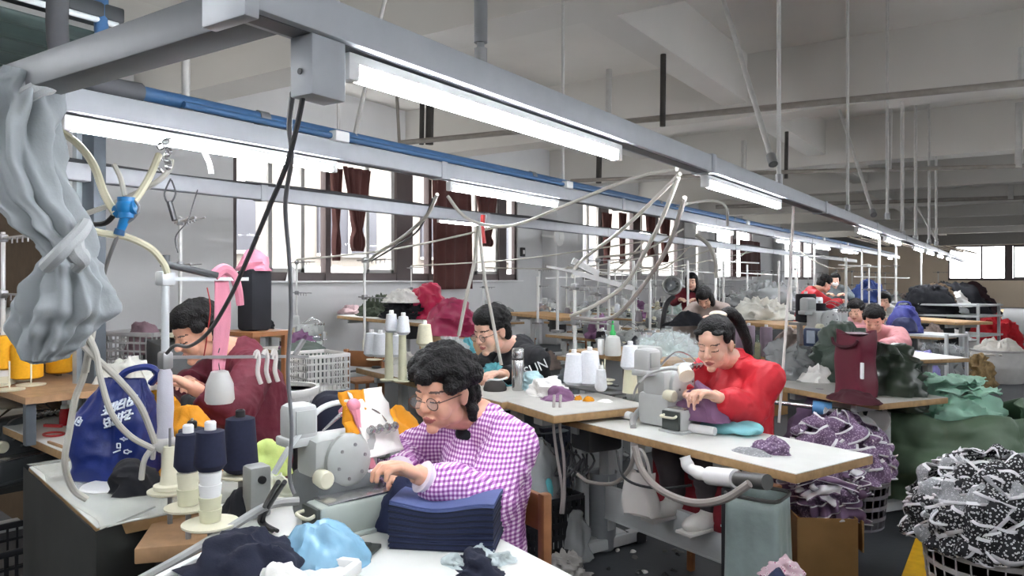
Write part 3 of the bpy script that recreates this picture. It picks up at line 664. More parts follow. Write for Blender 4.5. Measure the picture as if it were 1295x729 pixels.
    if legs:
        c = MB()
        for s in (-1, 1): limb(c, [Hp[s]+V((0, .02, 0)), K[s], A[s]+V((0, 0, .03))], [.112, .08, .056])
        c.ell(pelvis-V((0, -.01, .03)), (.175, .13, .1)); ce = remeshed(c, .011, 4, .5); wrinkle(ce, .008, 10, 5); link_mesh('trousers', ce, cloth_m('trousers_'+trousers.strip('#'), trousers), P)
        for s in (-1, 1):
            m = MB(); m.ell(A[s]+V((0, -.065, -.045)), (.048, .125, .042)); m.ell(A[s]+V((0, -.0, -.02)), (.046, .06, .055)); sm = remeshed(m, .008, 4); so = link_mesh('shoe', sm, shoes or cloth_m('dark_shoe', '#2a2626'), P)
            m = MB(); m.box(tuple(A[s]+V((0, -.065, -.078))), (.09, .25, .016), 0, .008); m.build('sole', M('rubber_sole', '#c9c6c0', .7), so)
    # hair
    rnd = random.Random(hash(label) % 1000 if False else len(label)); c = MB(); h = lambda p, r: c.ell(p, r, T)
    if hair in ('curly', 'short'):
        h((0, .038, .158), (.083, .086, .085)); h((0, .0, .188), (.078, .085, .058)); h((0, .06, .11), (.07, .052, .07))
        n = 150 if hair == 'curly' else 110
        for i in range(n):
            a = rnd.uniform(0, 2*PI); z = rnd.uniform(-.2, 1)
            x, y, zz = math.cos(a)*math.sqrt(max(0, 1-z*z)), math.sin(a)*math.sqrt(max(0, 1-z*z)), z
            q = V((x*.083, .02+y*.098, .148+zz*.092))
            if q.y < -.045 and q.z < .166 + (.008 if hair == 'short' else 0)*1: continue
            if -.05 < q.y < .03 and q.z < .13 and abs(q.x) > .05: continue
            q = V((q.x*1.14, q.y*1.1, q.z-.002 + .01*rnd.random())) if hair == 'curly' else q; r = rnd.uniform(.013, .03) if hair == 'curly' else rnd.uniform(.011, .017); h(q, (r, r, r*.8))
        for s in (-1, 1): h((s*.07, -.012, .148), (.016, .03, .03)); h((s*.066, .045, .09), (.02, .03, .045))
        if hair == 'curly':
            h((0, .075, .06), (.066, .04, .05)); h((0, .088, .01), (.058, .034, .05)); h((0, .03, .185), (.088, .09, .045))
            for i in range(40): a = rnd.uniform(-.2, PI+.2); z_ = rnd.uniform(-.01, .12); r = rnd.uniform(.012, .022); h((.078*math.cos(a), .03+.085*abs(math.sin(a)), z_), r)
    elif hair == 'ponytail':
        h((0, .038, .152), (.081, .084, .086)); h((0, .012, .186), (.074, .074, .052)); h((0, .06, .11), (.068, .045, .06))
        for s in (-1, 1): h((s*.068, -.004, .15), (.014, .036, .034)); h((s*.045, -.045, .183), (.03, .03, .012))
        c.tube([T @ V(p) for p in ((0, .10, .195), (.02, .145, .21), (.05, .17, .165), (.08, .17, .07), (.09, .155, -.0), (.09, .145, -.05))], lambda t: .03*math.sin(min(1, t*2.5+.35)*PI/2)*(1-t*t*.75)+.004, 14, 6)
    elif hair in ('long', 'bun'):
        h((0, .03, .152), (.083, .09, .086)); h((0, -.004, .184), (.076, .084, .055))
        for s in (-1, 1):
            h((s*.07, .0, .13), (.02, .05, .06))
            if hair == 'long': h((s*.07, .02, .06), (.024, .05, .09)); h((s*.06, .04, -.01), (.03, .05, .08))
        if hair == 'long': h((0, .075, .04), (.075, .04, .13))
        else: h((0, .07, .11), (.06, .04, .06)); h((0, .12, .15), (.04, .035, .04))
    hm = remeshed(c, .0055, 3, .4); wrinkle(hm, .007 if hair == 'curly' else .004, 42 if hair == 'curly' else 30, 9)
    ho = link_mesh('hair', hm, hair_mat or hair_m, P)
    return P, T
def glasses(P, T, mt, rim='full'):
    g = MB(); T2 = T
    for s in (-1, 1):
        pts = [(s*(.033+.026*math.cos(a)), -.094-.004*math.cos(a), .102+.019*math.sin(a)) for a in [2*PI*i/16 for i in range(17)]]
        g.tube([T2 @ V(p) for p in pts], .0016, 6, 1); g.tube([T2 @ V(p) for p in ((s*.058, -.092, .108), (s*.072, -.06, .11), (s*.079, .0, .108), (s*.08, .02, .098))], .0018, 6, 3)
    g.tube([T2 @ V(p) for p in ((-.009, -.097, .106), (0, -.1, .109), (.009, -.097, .106))], .0016, 6, 3)
    o = g.build('glasses', mt, P, loc=V((0, 0, 0)))
    l = MB()
    for s in (-1, 1): l.ell((s*.033, -.0935, .102), (.0245, .0012, .0175), T2, 18, 8)
    l.build('lens', clear('lens_glass', '#e8eef2', .12, .05), o, loc=V((0, 0, 0)))
    return o
# ================================================================== nearest tables
def axes(rz): return V((math.cos(rz), math.sin(rz), 0)), V((-math.sin(rz), math.cos(rz), 0))
LX, LY = axes(TR)
def ground(p, z=0.): return V((p.x, p.y, z))
# --- table of the red jacket worker
fl, fr = on(697, 525, TZ), on(1007, 600, TZ); rzR = math.atan2(fr.y-fl.y, fr.x-fl.x); lxR, lyR = axes(rzR); LR = (fr-fl).length
cR = ground((fl+fr)/2 + lyR*.27)
TABLE_R = make_table('long white topped sewing table with plywood edge in front of the red jacket worker', LR, .54, cR, rzR, legs=(-LR/2+.13, LR/2-.42))
# --- table of the purple checked worker (front one)
q = on(650, 690, TZ); c1 = ground(q - LY*.30 - LX*.16)
TABLE_P = make_table('white sewing table at the bottom under the navy fabric stack and near machine', 1.42, .60, c1, TR)
# --- table of the black hoodie worker, two units
def table_between(pl, pr, z, D, label, group=None, bar=True, mt=None):
    a, b = on(*pl, z), on(*pr, z); rz = math.atan2(b.y-a.y, b.x-a.x); lx, ly = axes(rz); c = ground((a+b)/2 + ly*D/2)
    t = make_table(label, (b-a).length, D, c, rz, group, mt, bar); t.scale = (1, 1, z/TZ); return t, rz, c
ZM = .82
tM, rzM, cM = table_between((450, 465), (634, 509), ZM, .52, 'narrow sewing table with white cones behind the curly haired worker', None, False, M('grey_laminate', '#b9b7b0', .5, var=.06))
tM2, rzM2, cM2 = table_between((638, 507), (700, 526), ZM, .62, 'short table of the black hoodie worker holding the steel flask', None, False, M('grey_laminate', '#b9b7b0', .5, var=.06))
# --- tables at the left
tL, rzL, cL = table_between((36, 591), (122, 668), TZ, .62, 'white table under the blue shopping bag at the left', None, False)
a, b = on(-60, 512, TZ), on(84, 574, TZ); rz0 = math.atan2(b.y-a.y, b.x-a.x); lx0, ly0 = axes(rz0); c0 = ground((a+b)/2 + ly0*.28)
t0 = make_table('white table with the small red bottle at the left edge', (b-a).length, .56, c0, rz0, None, None, False)
# --- the near machine with its accessories
a = on(406, 690, TZ); d_ = W(.74, .67, 0); rzm = math.atan2(d_.y, d_.x) - PI/2; lxm, lym = axes(rzm); mo0 = a + lym*.17*.84 - lxm*.15*.9
MACHINE = make_machine('near overlocker with open green grey bed, beside the purple checked worker', mo0, rzm)
MACHINE.scale = (.9, .84, .93); MZ = mo0.copy(); MZ.z = TZ
def ml(x, y, z): return MZ + lxm*x*.9 + lym*y*.84 + V((0, 0, z*.93))
m = MB(); m.lathe([(0, -.002), (.022, -.002), (.022, .003), (.014, .003), (0, .001)], n=20); tag(m.build('grommet', blk, None, on(459, 673, TZ+.002)), 'small round black grommet in the near white table top', 'grommet')
m = MB(); m.box((0, 0, .008), (.10, .30, .012), 0, .004); m.box((.0, 0, .018), (.06, .26, .01), 0, .004); o = m.build('foot_plate', M('dark_cover', '#3d423f', .5), None, on(408, 697, TZ+.001), rzm-.95); tag(o, 'dark flat plate lying in front of the near overlocker bed', 'plate')
def gather(name, label, cat, px, py, z, w, d, h, mt, rz=0, seed=1, **k):
    return heap_obj(name, label, cat, on(px, py, z), w, d, h, mt, rz, seed, **k)
bright = cloth_m('white_cotton', '#e9e7e2', .04); mustard = cloth_m('mustard_cotton', '#d08a10', .12); navy = cloth_m('navy_cotton', '#1f2747', .15); dnavy = cloth_m('dark_navy_cotton', '#12172c', .2)
# work in hand: white and mustard pieces behind the needle
m = MB(); T = Mx.Translation(ml(-.05, .16, .30)) @ Mx.Rotation(rzm+.2, 4, 'Z') @ Mx.Rotation(math.radians(62), 4, 'Y')
sheet(.22, .15, 0, 3, .02, 9, 22, 16, mb=m, T=T); tag(m.build('fabric_piece', bright, solid=.004), 'bright white fabric panel standing behind the needle of the near overlocker', 'fabric')
m = MB(); T = Mx.Translation(ml(-.05, .08, .31)) @ Mx.Rotation(rzm, 4, 'Z') @ Mx.Rotation(math.radians(70), 4, 'Y'); sheet(.2, .09, 0, 8, .03, 9, 20, 12, mb=m, T=T); tag(m.build('fabric_piece', mustard, solid=.004), 'mustard fabric strip hanging on the near overlocker head', 'fabric')
m = MB(); m.tube([ml(-.09, .05, .34), ml(-.04, .07, .36), ml(-.02, .08, .30), ml(-.0, .1, .2), ml(.0, .12, .15)], lambda t: .014+.006*math.sin(t*9), 8, 6); m.ell(ml(-.04, .07, .37), .022); tag(m.build('pink_ribbon', cloth_m('pink_cloth', '#d9899a', .1)), 'pink rag ribbon tied on the near overlocker head', 'rag')
tag(heap(.13, .1, .05, 5, .5, 18, 40, 14).build('lace_piece', M('plum_print'), None, ml(-.02, .155, .112), rzm), 'plum and white printed scrap under the needle of the near overlocker', 'fabric')
gather('fabric_heap', 'mustard yellow garment heap behind the near overlocker', 'fabric', 494, 590, TZ, .42, .34, .20, mustard, TR, 11, amp=.32, fs=7)
# stack of cut navy panels: layers
def stack_poly(w, d): return [(-w/2, -d/2), (w/2*.96, -d/2), (w/2, d/2*.6), (w/2*.9, d/2), (w*.08, d/2*.96), (-w*.1, d/2*.8), (-w/2, d/2*.9)]
p = on(566, 688, TZ); rs = .46
st = thing('fabric_stack', 'stack of cut navy fabric panels, blue on top, before the purple checked worker', 'fabric stack', on(566, 684, TZ), rs)
for i in range(24):
    rr = random.Random(i); m = MB(); z0 = .001 + i*.0052; ox, oy = rr.uniform(-.0025, .0025), rr.uniform(-.0025, .0025)
    w, d = .29, .18
    def top(u, v, z0=z0, ox=ox, oy=oy, i=i, w=w, d=d):
        x, y = (u-.5)*w, (v-.5)*d; bend = .010*(i/24)*math.cos(u*6.0+.6) - .018*(i/24)*max(0, v-.6)
        return V((x+ox, y+oy, z0+.0045+bend))
    n_, m_ = 18, 6; ups = [top(a_/(n_-1), b_/(m_-1)) for b_ in range(m_) for a_ in range(n_)]; dn = [q_-V((0, 0, .0044)) for q_ in ups]; N = n_*m_
    fs = [(b_*n_+a_, b_*n_+a_+1, (b_+1)*n_+a_+1, (b_+1)*n_+a_) for b_ in range(m_-1) for a_ in range(n_-1)]; fs += [tuple(N+k_ for k_ in f_[::-1]) for f_ in fs]
    ring = [a_ for a_ in range(n_)] + [b_*n_+n_-1 for b_ in range(1, m_)] + [(m_-1)*n_+a_ for a_ in range(n_-2, -1, -1)] + [b_*n_ for b_ in range(m_-2, 0, -1)]
    fs += [(ring[k_], ring[(k_+1) % len(ring)], N+ring[(k_+1) % len(ring)], N+ring[k_]) for k_ in range(len(ring))]
    m.add(ups+dn, fs); m.build('fabric_panel', M('blue_navy_cloth', '#4a5684', .8, var=.08, bump=.1, bscale=200) if i >= 22 else (navy if i % 3 else dnavy), st)
gather('fabric_drape', 'dark navy cloth hanging between the bed of the near overlocker and the navy stack', 'fabric', 512, 668, TZ, .16, .13, .15, navy, .3, 4, amp=.2)
# light blue plastic bag, white tray with navy cloth, rag at the table end
lb = clear('pale_blue_film', '#8fc0dc', .82, .25)
heap_obj('plastic_bag', 'crumpled pale blue plastic bag below the near overlocker', 'bag', on(404, 716, TZ), .28, .18, .10, lb, .9, 21, amp=.26, fs=10)
tr = thing('sorting_tray', 'white sorting tray with navy cloth on it at the bottom left', 'tray', on(318, 728, .80)+V((0, 0, -.04)), TR-.9)
m = MB(); m.box((0, 0, .02), (.30, .40, .012), 0, .003); m.build('tray_base', cap_m, tr)
m = MB()
for p_, q_ in (((-.15, -.2, .03), (.15, -.2, .03)), ((.15, -.2, .03), (.15, .2, .03)), ((.15, .2, .03), (-.15, .2, .03)), ((-.15, .2, .03), (-.15, -.2, .03))): m.bar(p_, q_, .022, .03, .005)
m.build('tray_rim', cap_m, tr)
heap_obj('fabric_heap', 'dark navy cloth crumpled on the white tray at the bottom left', 'fabric', on(312, 716, .80), .30, .22, .07, dnavy, .3, 31, amp=.4, fs=10)
heap_obj('fabric_heap', 'small white cloth lump on the white tray edge', 'fabric', on(352, 735, .80), .14, .08, .04, bright, .3, 12, amp=.3)
heap_obj('rag', 'navy rag with pale lace on the near table end right of the stack', 'rag', on(600, 722, TZ), .17, .10, .04, dnavy, TR, 33, amp=.6, fs=16)
for i, (px, py) in enumerate(((575, 716), (632, 712), (610, 702))): heap_obj('lace_scrap', ('pale lace scrap left of the navy rag', 'pale lace scrap right of the navy rag', 'pale lace scrap behind the navy rag')[i], 'scrap', on(px, py, TZ+.001), .08, .05, .022, cloth_m('lace_white', '#b9c4c4', .15), i, 40+i, amp=.7, fs=24)
# suction hose and cables at the near machine
whh = M('hose_white', '#c9ccca', .45, var=.04)
hose('suction_hose', 'pale suction hose running down left of the near overlocker', [ml(.0, -.17, .10), ml(-.02, -.27, .10), ml(-.0, -.42, .06), ml(.03, -.58, .02), ml(.05, -.75, -.02)], .013, M('hose_grey', '#9b9b98', .5, var=.05))
hose('air_tube', 'thin curved white tube over the top of the near overlocker', [ml(-.08, -.22, .18), ml(-.05, -.16, .28), ml(-.07, -.04, .37), ml(-.07, .1, .37), ml(-.05, .15, .3)], .009, whh)
for i, (dx, lab) in enumerate(((0, 'first black wire loop beside the near overlocker'), (.03, 'second black wire loop beside the near overlocker'))):
    hose('wire', lab, [on(352+i*8, 610, 1.0), on(335+i*6, 640, .86), on(328+i*5, 660, .78), on(345+i*6, 672, .77)], .006, blk, 'cable')
bx = thing('control_box', 'grey control box left of the near overlocker behind the cones', 'box', ml(-.26, -.2, 0), rzm); m = MB(); m.box((0, 0, .08), (.07, .07, .16), 0, .012); m.build('case', mach, bx); m = MB(); m.cone((.035, .0, .12), (.045, 0, .12), .012); m.build('dial', blk, bx)
# ---- spool board with navy cones
bd = thing('spool_board', 'raw wood board carrying the cone discs at the lower left', 'board', on(232, 662, .745), TR-.35); m = MB(); m.box((.0, .07, -.03), (.36, .34, .045), 0, .004); m.build('board', M('raw_wood', '#a5825f', .65, var=.15, scale=20), bd)
for sx in (-1, 1):
    m = MB(); m.box((sx*.14, .1, -.40), (.04, .04, .69)); m.build('leg', M('raw_wood', '#a5825f', .65, var=.15, scale=20), bd)
def disc(label, px, py, z, r, base):
    p = on(px, py, z); t = thing('cone_disc', label, 'cone disc', p)
    m = MB(); m.lathe([(0, 0), (r*.9, 0), (r, .004), (r, .009), (r*.3, .012), (0, .012)], n=32); m.build('dish', ivory, t)
    m = MB(); m.cone((0, 0, base-p.z), (0, 0, 0), .008, n=8); m.cone((0, 0, 0), (0, 0, .2), .004, n=8); m.build('pin', galv, t); return p
pA = disc('cream disc with the empty cone, nearest the wrapped pole', 215, 623, .835, .066, .737); pB = disc('cream disc under the left navy cone', 238, 644, .825, .066, .737); pC = disc('frontmost cream disc under the middle navy cone', 266, 665, .82, .075, .737); pD = disc('rear disc under the tallest navy cone', 304, 603, .845, .07, TZ); pE = disc('rear disc hidden behind the navy cones', 243, 606, .84, .06, TZ)
t = thing('empty_cone', 'empty cream yarn cone standing on its disc by the wrapped pole', 'cone', pA+V((0, 0, .013))); m = MB(); m.lathe([(0, 0), (.048, 0), (.048, .012), (.032, .016), (.028, .025), (.019, .13), (.015, .132), (.015, .02)], n=24); m.build('shell', ivory, t); m = MB(); m.cone((0, 0, .12), (0, 0, .17), .003, n=6); m.build('pin_tip', galv, t)
def cups(label, p, n, h, r, cols):
    t = thing('cup_stack', label, 'cup stack', p+V((0, 0, .013)))
    for i in range(n):
        m = MB(); z = i*h; m.lathe([(r*.92, z), (r*1.05, z+h*.95), (r*1.05, z+h), (r*.8, z+h), (r*.8, z)], n=24); m.build('cup', cols[i % len(cols)], t)
    return p+V((0, 0, .013+n*h))
ivy = M('cream_cup', '#cfcdb0', .5, var=.05)
tb = cups('cream cups stacked under the left navy cone', pB, 2, .048, .03, [ivy, ivory]); tc = cups('white and cream cups stacked under the middle navy cone', pC, 4, .034, .029, [ivy, ivy, cap_m, cap_m])
make_cone('left navy cone on its cup stack', tb, yarn_navy, .115, .040, .034); make_cone('middle navy cone, frontmost, on white cups', tc, yarn_navy, .115, .043, .037)
make_cone('tallest navy cone with hollow top, behind the others', pD+V((0, 0, .013)), yarn_navy, .185, .058, .046, corem=blk); make_cone('navy cone at the back left of the cones', pE+V((0, 0, .013)), yarn_navy, .155, .055, .042, corem=blk)
# ---- stand pole with wrapped foot at the left
pp = on(209, 612, .80); po = thing('guide_pole', 'white guide pole with wrapped foot and crossing arms at the left', 'pole', ground(pp, .737))
zt = EYE - (345-HZ)/FP*((EYE-.80)*FP/(612-HZ)); h = zt-.737
m = MB(); m.cone((0, 0, 0), (0, 0, h), .013, n=12); m.build('pole', M('pole_white', '#ced2d4', .35, .2, var=.04), po)
m = MB(); m.lathe([(.0, .07), (.026, .07), (.028, .10), (.025, .14), (.028, .2), (.026, .26), (.023, .32), (.016, .335), (0, .335)], (0, 0, .12), n=16); m.build('wrapping', cloth_m('bandage', '#bdbcc6', .1), po)
m = MB(); m.ell((0, 0, .20), (.038, .036, .034)); m.ell((-.03, .01, .21), (.03, .025, .03)); m.tube([(-.01, -.03, .20), (-.04, -.05, .15), (-.06, -.05, .08)], .010, 8, 5); m.tube([(-.03, .0, .21), (-.08, .01, .18), (-.11, .02, .13)], .009, 8, 5); m.build('knotted_rag', cloth_m('knot_white', '#c9c7c2', .08), po)
ad = on(330, 358, 1.497) if False else None
arm_dir = (at(300, 356, 2.55) - at(207, 352, 2.33)); arm_dir.z = 0; arm_dir.normalize()
def pl(d, z): return arm_dir*d + V((0, 0, z))
m = MB(); m.box((0, 0, h-.02), (.05, .05, .05), 0, .008); m.bar(pl(-.0, h-.022), pl(.33, h-.022), .013); m.build('top_arm', M('pole_white', '#ced2d4', .35, .2, var=.04), po)
m = MB(); m.bar(pl(-.005, h+.03), pl(.19, h-.008), .05, .02, .003); m.cone((0, 0, h+.02), (0, 0, h+.06), .016, n=12); m.build('dark_arm', M('dark_arm_steel', '#4c4e50', .4, .4), po)
m = MB(); m.box((0, 0, h-.30), (.04, .04, .06), 0, .008); m.bar(pl(0, h-.29), pl(.62, h-.34), .011); m.bar(pl(0.55, h-.33), pl(.60, h-.33)+V((0, 0, .06)), .014); m.build('lower_arm', galv, po)
PW = lambda d, z: ground(pp, .737)+pl(d, z)
# things hanging on the pole arms
m = MB(); T = Mx.Translation(PW(.225, h-.24)) @ Mx.Rotation(math.atan2(arm_dir.y, arm_dir.x), 4, 'Z')
def pk(u, v): x = (u-.5)*.05*(1+.35*math.sin(v*3)); return V((x+.012*math.sin(v*4), .014+.008*math.sin(u*6+v*3), .235-v*.36))
m.surf(pk, 8, 22, T=T); m.tube([T @ V(p_) for p_ in ((-.04, 0, .23), (0, .0, .255), (.04, .0, .235), (.07, .01, .18), (.08, .01, .12))], lambda t: .02-.008*t, 8, 5); o = m.build('pink_ribbon', cloth_m('pink_strip', '#d98c9f', .08), solid=.004); tag(o, 'long pink cloth ribbon hanging from the white guide pole arm', 'ribbon')
bt = thing('plastic_guard', 'small translucent bottle shaped guard hanging before the maroon shirt', 'guard', PW(.21, h-.475)); m = MB(); m.lathe([(0, 0), (.045, 0), (.052, .012), (.048, .07), (.03, .115), (.018, .12), (0, .12)], n=20); m.build('shell', clear('milky_plastic', '#d9dad6', .75, .3), bt)
m = MB(); m.tube([(0, 0, .12), (-.01, 0, .17), (.0, 0, .20)], .002, 5, 4); m.build('string', cablk, bt)
m = MB()
for k_, (d0, dz) in enumerate(((.36, 0), (.40, .01), (.44, -.01))): m.tube([PW(d0, h-.325+dz), PW(d0+.012, h-.30), PW(d0+.02, h-.33), PW(d0+.015, h-.38), PW(d0+.03, h-.425)], .009, 7, 5)
tag(m.build('cloth_tie', cloth_m('tie_white', '#c8c4c0', .06)), 'pale cloth ties knotted on the lower arm of the guide pole', 'tie')
# black flask and coiled cable beside the cones
fk = thing('thermos_flask', 'matt black flask standing behind the tallest navy cone', 'flask', on(292, 582, TZ)); m = MB(); m.lathe([(0, 0), (.034, 0), (.036, .01), (.036, .15), (.03, .165), (0, .165)], n=24); m.build('bottle', M('black_paint', '#131416', .3), fk); m = MB(); m.lathe([(.031, .16), (.031, .205), (.028, .212), (0, .212)], n=24); m.build('cap', blk, fk); fk.scale = (1, 1, 1.3)
rr = random.Random(4); m = MB()
for k_ in range(7):
    c_ = on(232, 575, .80); m.tube([c_+V((.11*math.cos(a_*.9+k_)*(1+.15*rr.random()), .07*math.sin(a_*.9+k_), .02+.02*math.sin(a_+k_)+k_*.007)) for a_ in range(9)], .006, 6, 4)
tag(m.build('cable_coil', blk), 'tangled coil of black cable beside the wrapped pole', 'cable')
gather('net_bag', 'small black mesh bag behind the cable coil', 'bag', 240, 545, .86, .14, .1, .16, M('black_mesh', '#1c1c1e', .7), 0, 3, amp=.4)
heap_obj('cloth_bag', 'lime green cloth bag right of the tallest navy cone', 'bag', on(338, 598, TZ), .20, .16, .11, cloth_m('lime_cloth', '#c3d67e', .1), .4, 6, amp=.25)
heap_obj('fabric_heap', 'pale cloth scraps under the lime green bag', 'fabric', on(345, 622, TZ), .22, .14, .05, cloth_m('cream_scrap', '#c9ccb8', .1), .2, 16, amp=.5, fs=14)
heap_obj('fabric_heap', 'black cloth lump right of the cup stacks', 'fabric', on(300, 650, TZ), .12, .1, .08, M('black_cloth', '#15161c', .9, var=.2), .2, 17, amp=.35)
# ================================================================== purple checked worker
def place_person(px, py, Y, rz, chin_local): 
    cw = at(px, py, Y); lx, ly = axes(rz); c = V(chin_local); root = cw - lx*c.x - ly*c.y; root.z = cw.z - c.z
    inv = (Mx.Translation(root) @ Mx.Rotation(rz, 4, 'Z')).inverted(); return root, lambda w: inv @ w
ging = M('purple_gingham')
rz = TR + .0; root, tl = place_person(566, 537, 2.44, rz, (0, -.08, 1.0))
PP, TH = person('woman with curly black hair, glasses and purple checked smock at the near overlocker', root, rz, (0, -.08, 1.0), .2, .36, 0, L_el=tl(at(612, 640, 2.22)), L_wr=tl(at(536, 604, 2.12)), R_el=(-.27, -.12, .82), R_wr=tl(at(505, 596, 2.36)),
    top=('checked_smock', ging), hair='curly', sk=skin, vox=.0042, hs=1.03, full=1.08, bulk=1.0, sh=(.165, 0), sleeve_r=(.078, .082, .05), wr=(.012, 10), collar=.02, curl=.75, cuff=cloth_m('cuff_white', '#e6dce6', .05))
m = MB(); m.ell((0, -.004, .958), (.055, .036, .03)); m.build('undershirt', M('black_cloth', '#15161c', .9, var=.2), PP, loc=V((0, 0, 0)))
glasses(PP, TH, M('tortoise', '#5a3a28', .3))
t = thing('wooden_chair', 'brown wooden chair under the purple checked worker', 'chair', ground(root), rz)
wd = M('worn_wood', '#8a5a34', .6, var=.2, scale=14); sz = root.z + .41
def chair_parts(t, h, back=.48):
    m = MB(); m.box((0, .03, h-.015), (.40, .38, .03), 0, .008); m.build('seat', wd, t)
    for sx in (-1, 1):
        for sy in (-1, 1):
            m = MB(); m.bar((sx*.17, .03+sy*.16, 0), (sx*.17, .03+sy*.16, h + (back if sy > 0 else -.03)), .034, None, .004); m.build('leg', wd, t)
    m = MB(); m.box((0, .195, h+back-.07), (.36, .022, .12), 0, .005); m.build('backrest', wd, t)
chair_parts(t, max(.3, sz-.02), .38)
# ================================================================== red jacket worker
red = M('red_jacket', '#c01526', .6, var=.08, bump=.1, bscale=60)
root, tl = place_person(908, 462, 3.72, TR, (0, -.11, 1.0))
RP, TH = person('young woman in a red jacket with ponytail sewing plum cloth behind the long white table', root, TR, (0, -.11, 1.0), .32, .28, 0, L_el=tl(at(948, 520, 3.62)), L_wr=tl(at(908, 503, 3.52)), R_el=(-.26, -.12, .83), R_wr=tl(at(870, 500, 3.72)),
    top=('red_jacket', red), hair='ponytail', sk=skin2, vox=.0048, hs=1.06, sh=(.185, 0), bulk=1.12, sleeve_r=(.075, .074, .05), wr=(.014, 9), collar=.035, trousers='#4a4346', shoes=shoe_w, foot_z=.34, knees={-1: (-.12, -.34, .58), 1: (.12, -.34, .58)})
m = MB(); m.box((-.05, .17, .22), (.5, .26, .02), 0, .005); m.build('treadle', steel_g, TABLE_R)
T = TH; m = MB(); m.ell(TH @ V((0, .07, .232)), (.045, .014, .02)); m.build('hair_clip', M('cream_clip', '#e8d9c4', .4), RP, loc=V((0, 0, 0))) if False else None
m = MB(); m.ell((0, .075, .225), (.045, .016, .02), TH); m.build('hair_clip', M('cream_clip', '#e8d9c4', .4), RP, loc=V((0, 0, 0)))
ap = MB()
def apf(u, v): x = (u-.5)*.46; return V((x, -.30 - .03*math.cos(u*PI*2) + .012*math.sin(u*20), .68-v*.42))
ap.surf(apf, 24, 12); ap.build('apron', M('dark_red_cloth', '#7a1622', .8, var=.1), RP, loc=V((0, 0, 0)), solid=.006)
t = make_stool('wooden stool under the red jacket worker', ground(root), TR, max(.3, root.z+.40))
# ================================================================== black hoodie worker
bl = M('black_hoodie', '#17171b', .8, var=.15)
root, tl = place_person(628, 443, 4.98, TR-.1, (0, -.13, 1.0))
BP, TH = person('worker in a black hoodie and glasses behind the steel flask', root, TR-.1, (0, -.13, 1.0), .32, .2, 0, L_el=tl(at(676, 478, 4.95)), L_wr=tl(at(638, 474, 4.72)), R_el=(-.30, -.1, .84), R_wr=tl(at(612, 474, 4.95)),
    top=('black_hoodie', bl), hair='short', sk=skin2, vox=.006, hs=1.28, sh=(.22, 0), bulk=1.38, sleeve_r=(.085, .08, .055), wr=(.014, 8), collar=.05)
glasses(BP, TH, M('dark_frame', '#241a18', .3))
me = text_mesh('SUN', .09, .002); o = bpy.data.objects.new('sleeve_print', me); COL.objects.link(o); me.materials.append(cap_m); o.parent = BP
pA_, pB_ = tl(at(667, 470, 4.7)), tl(at(684, 462, 4.7)); d = (pB_-pA_).normalized(); nrm = (tl(at(676, 466, 4.4)) - tl(at(676, 466, 4.9))).normalized(); up = nrm.cross(d).normalized()
o.matrix_local = Mx(((d.x, up.x, nrm.x, 0), (d.y, up.y, nrm.y, 0), (d.z, up.z, nrm.z, 0), (0, 0, 0, 1))); o.location = tl(at(678, 466, 4.74)); o.scale = (.9, 1, 1)
make_stool('wooden stool under the black hoodie worker', ground(root), TR, max(.3, root.z+.40))
# ================================================================== maroon shirt worker at the left
mar = M('maroon_shirt', '#5e1226', .75, var=.1, bump=.1, bscale=60)
root, tl = place_person(264, 450, 3.34, TR+.05, (0, -.14, 1.02))
LP, TH = person('worker in a maroon shirt bending over mustard cloth at the left', root, TR+.05, (0, -.14, 1.02), .45, .12, 0, L_el=tl(at(296, 520, 3.05)), L_wr=tl(at(250, 494, 3.0)), R_el=(-.27, -.14, .84), R_wr=tl(at(238, 484, 3.35)),
    top=('maroon_shirt', mar), hair='short', sk=skin, vox=.0055, hs=1.07, sh=(.19, 0), bulk=1.18, sleeve_r=(.078, .075, .055), wr=(.013, 9), collar=.03)
make_stool('wooden stool under the maroon shirt worker', ground(root), TR, max(.3, root.z+.40))
gather('fabric_heap', 'mustard cloth spread on the table before the maroon shirt worker', 'fabric', 236, 530, TZ, .55, .36, .15, mustard, TR, 51, amp=.35, fs=7)
gather('fabric_heap', 'tall mustard cloth pile between the blue bag and the maroon shirt worker', 'fabric', 238, 596, TZ, .36, .2, .23, mustard, TR, 54, amp=.3, fs=7)
gather('fabric_piece', 'bright yellow cloth panel under the hands of the maroon shirt worker', 'fabric', 215, 525, TZ+.02, .3, .22, .20, cloth_m('yellow_cotton', '#e2a21a', .1), 0, 52, amp=.3, fs=6)
gather('fabric_heap', 'white cloth with black straps on top behind the blue shopping bag', 'fabric', 160, 490, .95, .40, .26, .13, cloth_m('offwhite_cloth', '#d7d6cc', .06), .2, 53, amp=.35, fs=7)
# ================================================================== on and under the long white table
def rl(x, y, z=0.): return cR + lxR*x + lyR*y + V((0, 0, z))
rloc = lambda w: V(((w-cR).dot(lxR), (w-cR).dot(lyR), w.z))
MR = make_machine('pale overlocker under the hands of the red jacket worker', ground(on(846, 540, TZ), TZ) + lyR*.06, rzR+.1, enamel=M('pale_enamel', '#b9bbb9', .35, var=.04))
hose('suction_hose', 'bent grey suction pipe standing on the long white table left of the overlocker', [on(801, 541, TZ+.005), on(801, 530, TZ+.03), on(815, 515, .83), on(845, 508, .85), on(868, 506, .86)], .016, M('hose_grey', '#9b9b98', .5, var=.05))
hm_ = thing('machine_lamp', 'small white machine lamp on a bent neck before the red jacket worker', 'lamp', on(800, 508, TZ)); o0 = hm_.location.copy()
m = MB(); m.tube([V((0, 0, 0)), at(805, 490, 3.62)-o0, at(820, 474, 3.6)-o0, at(845, 467, 3.58)-o0, at(862, 469, 3.55)-o0], .006, 7, 6); m.build('neck', M('hose_grey', '#9b9b98', .5, var=.05), hm_)
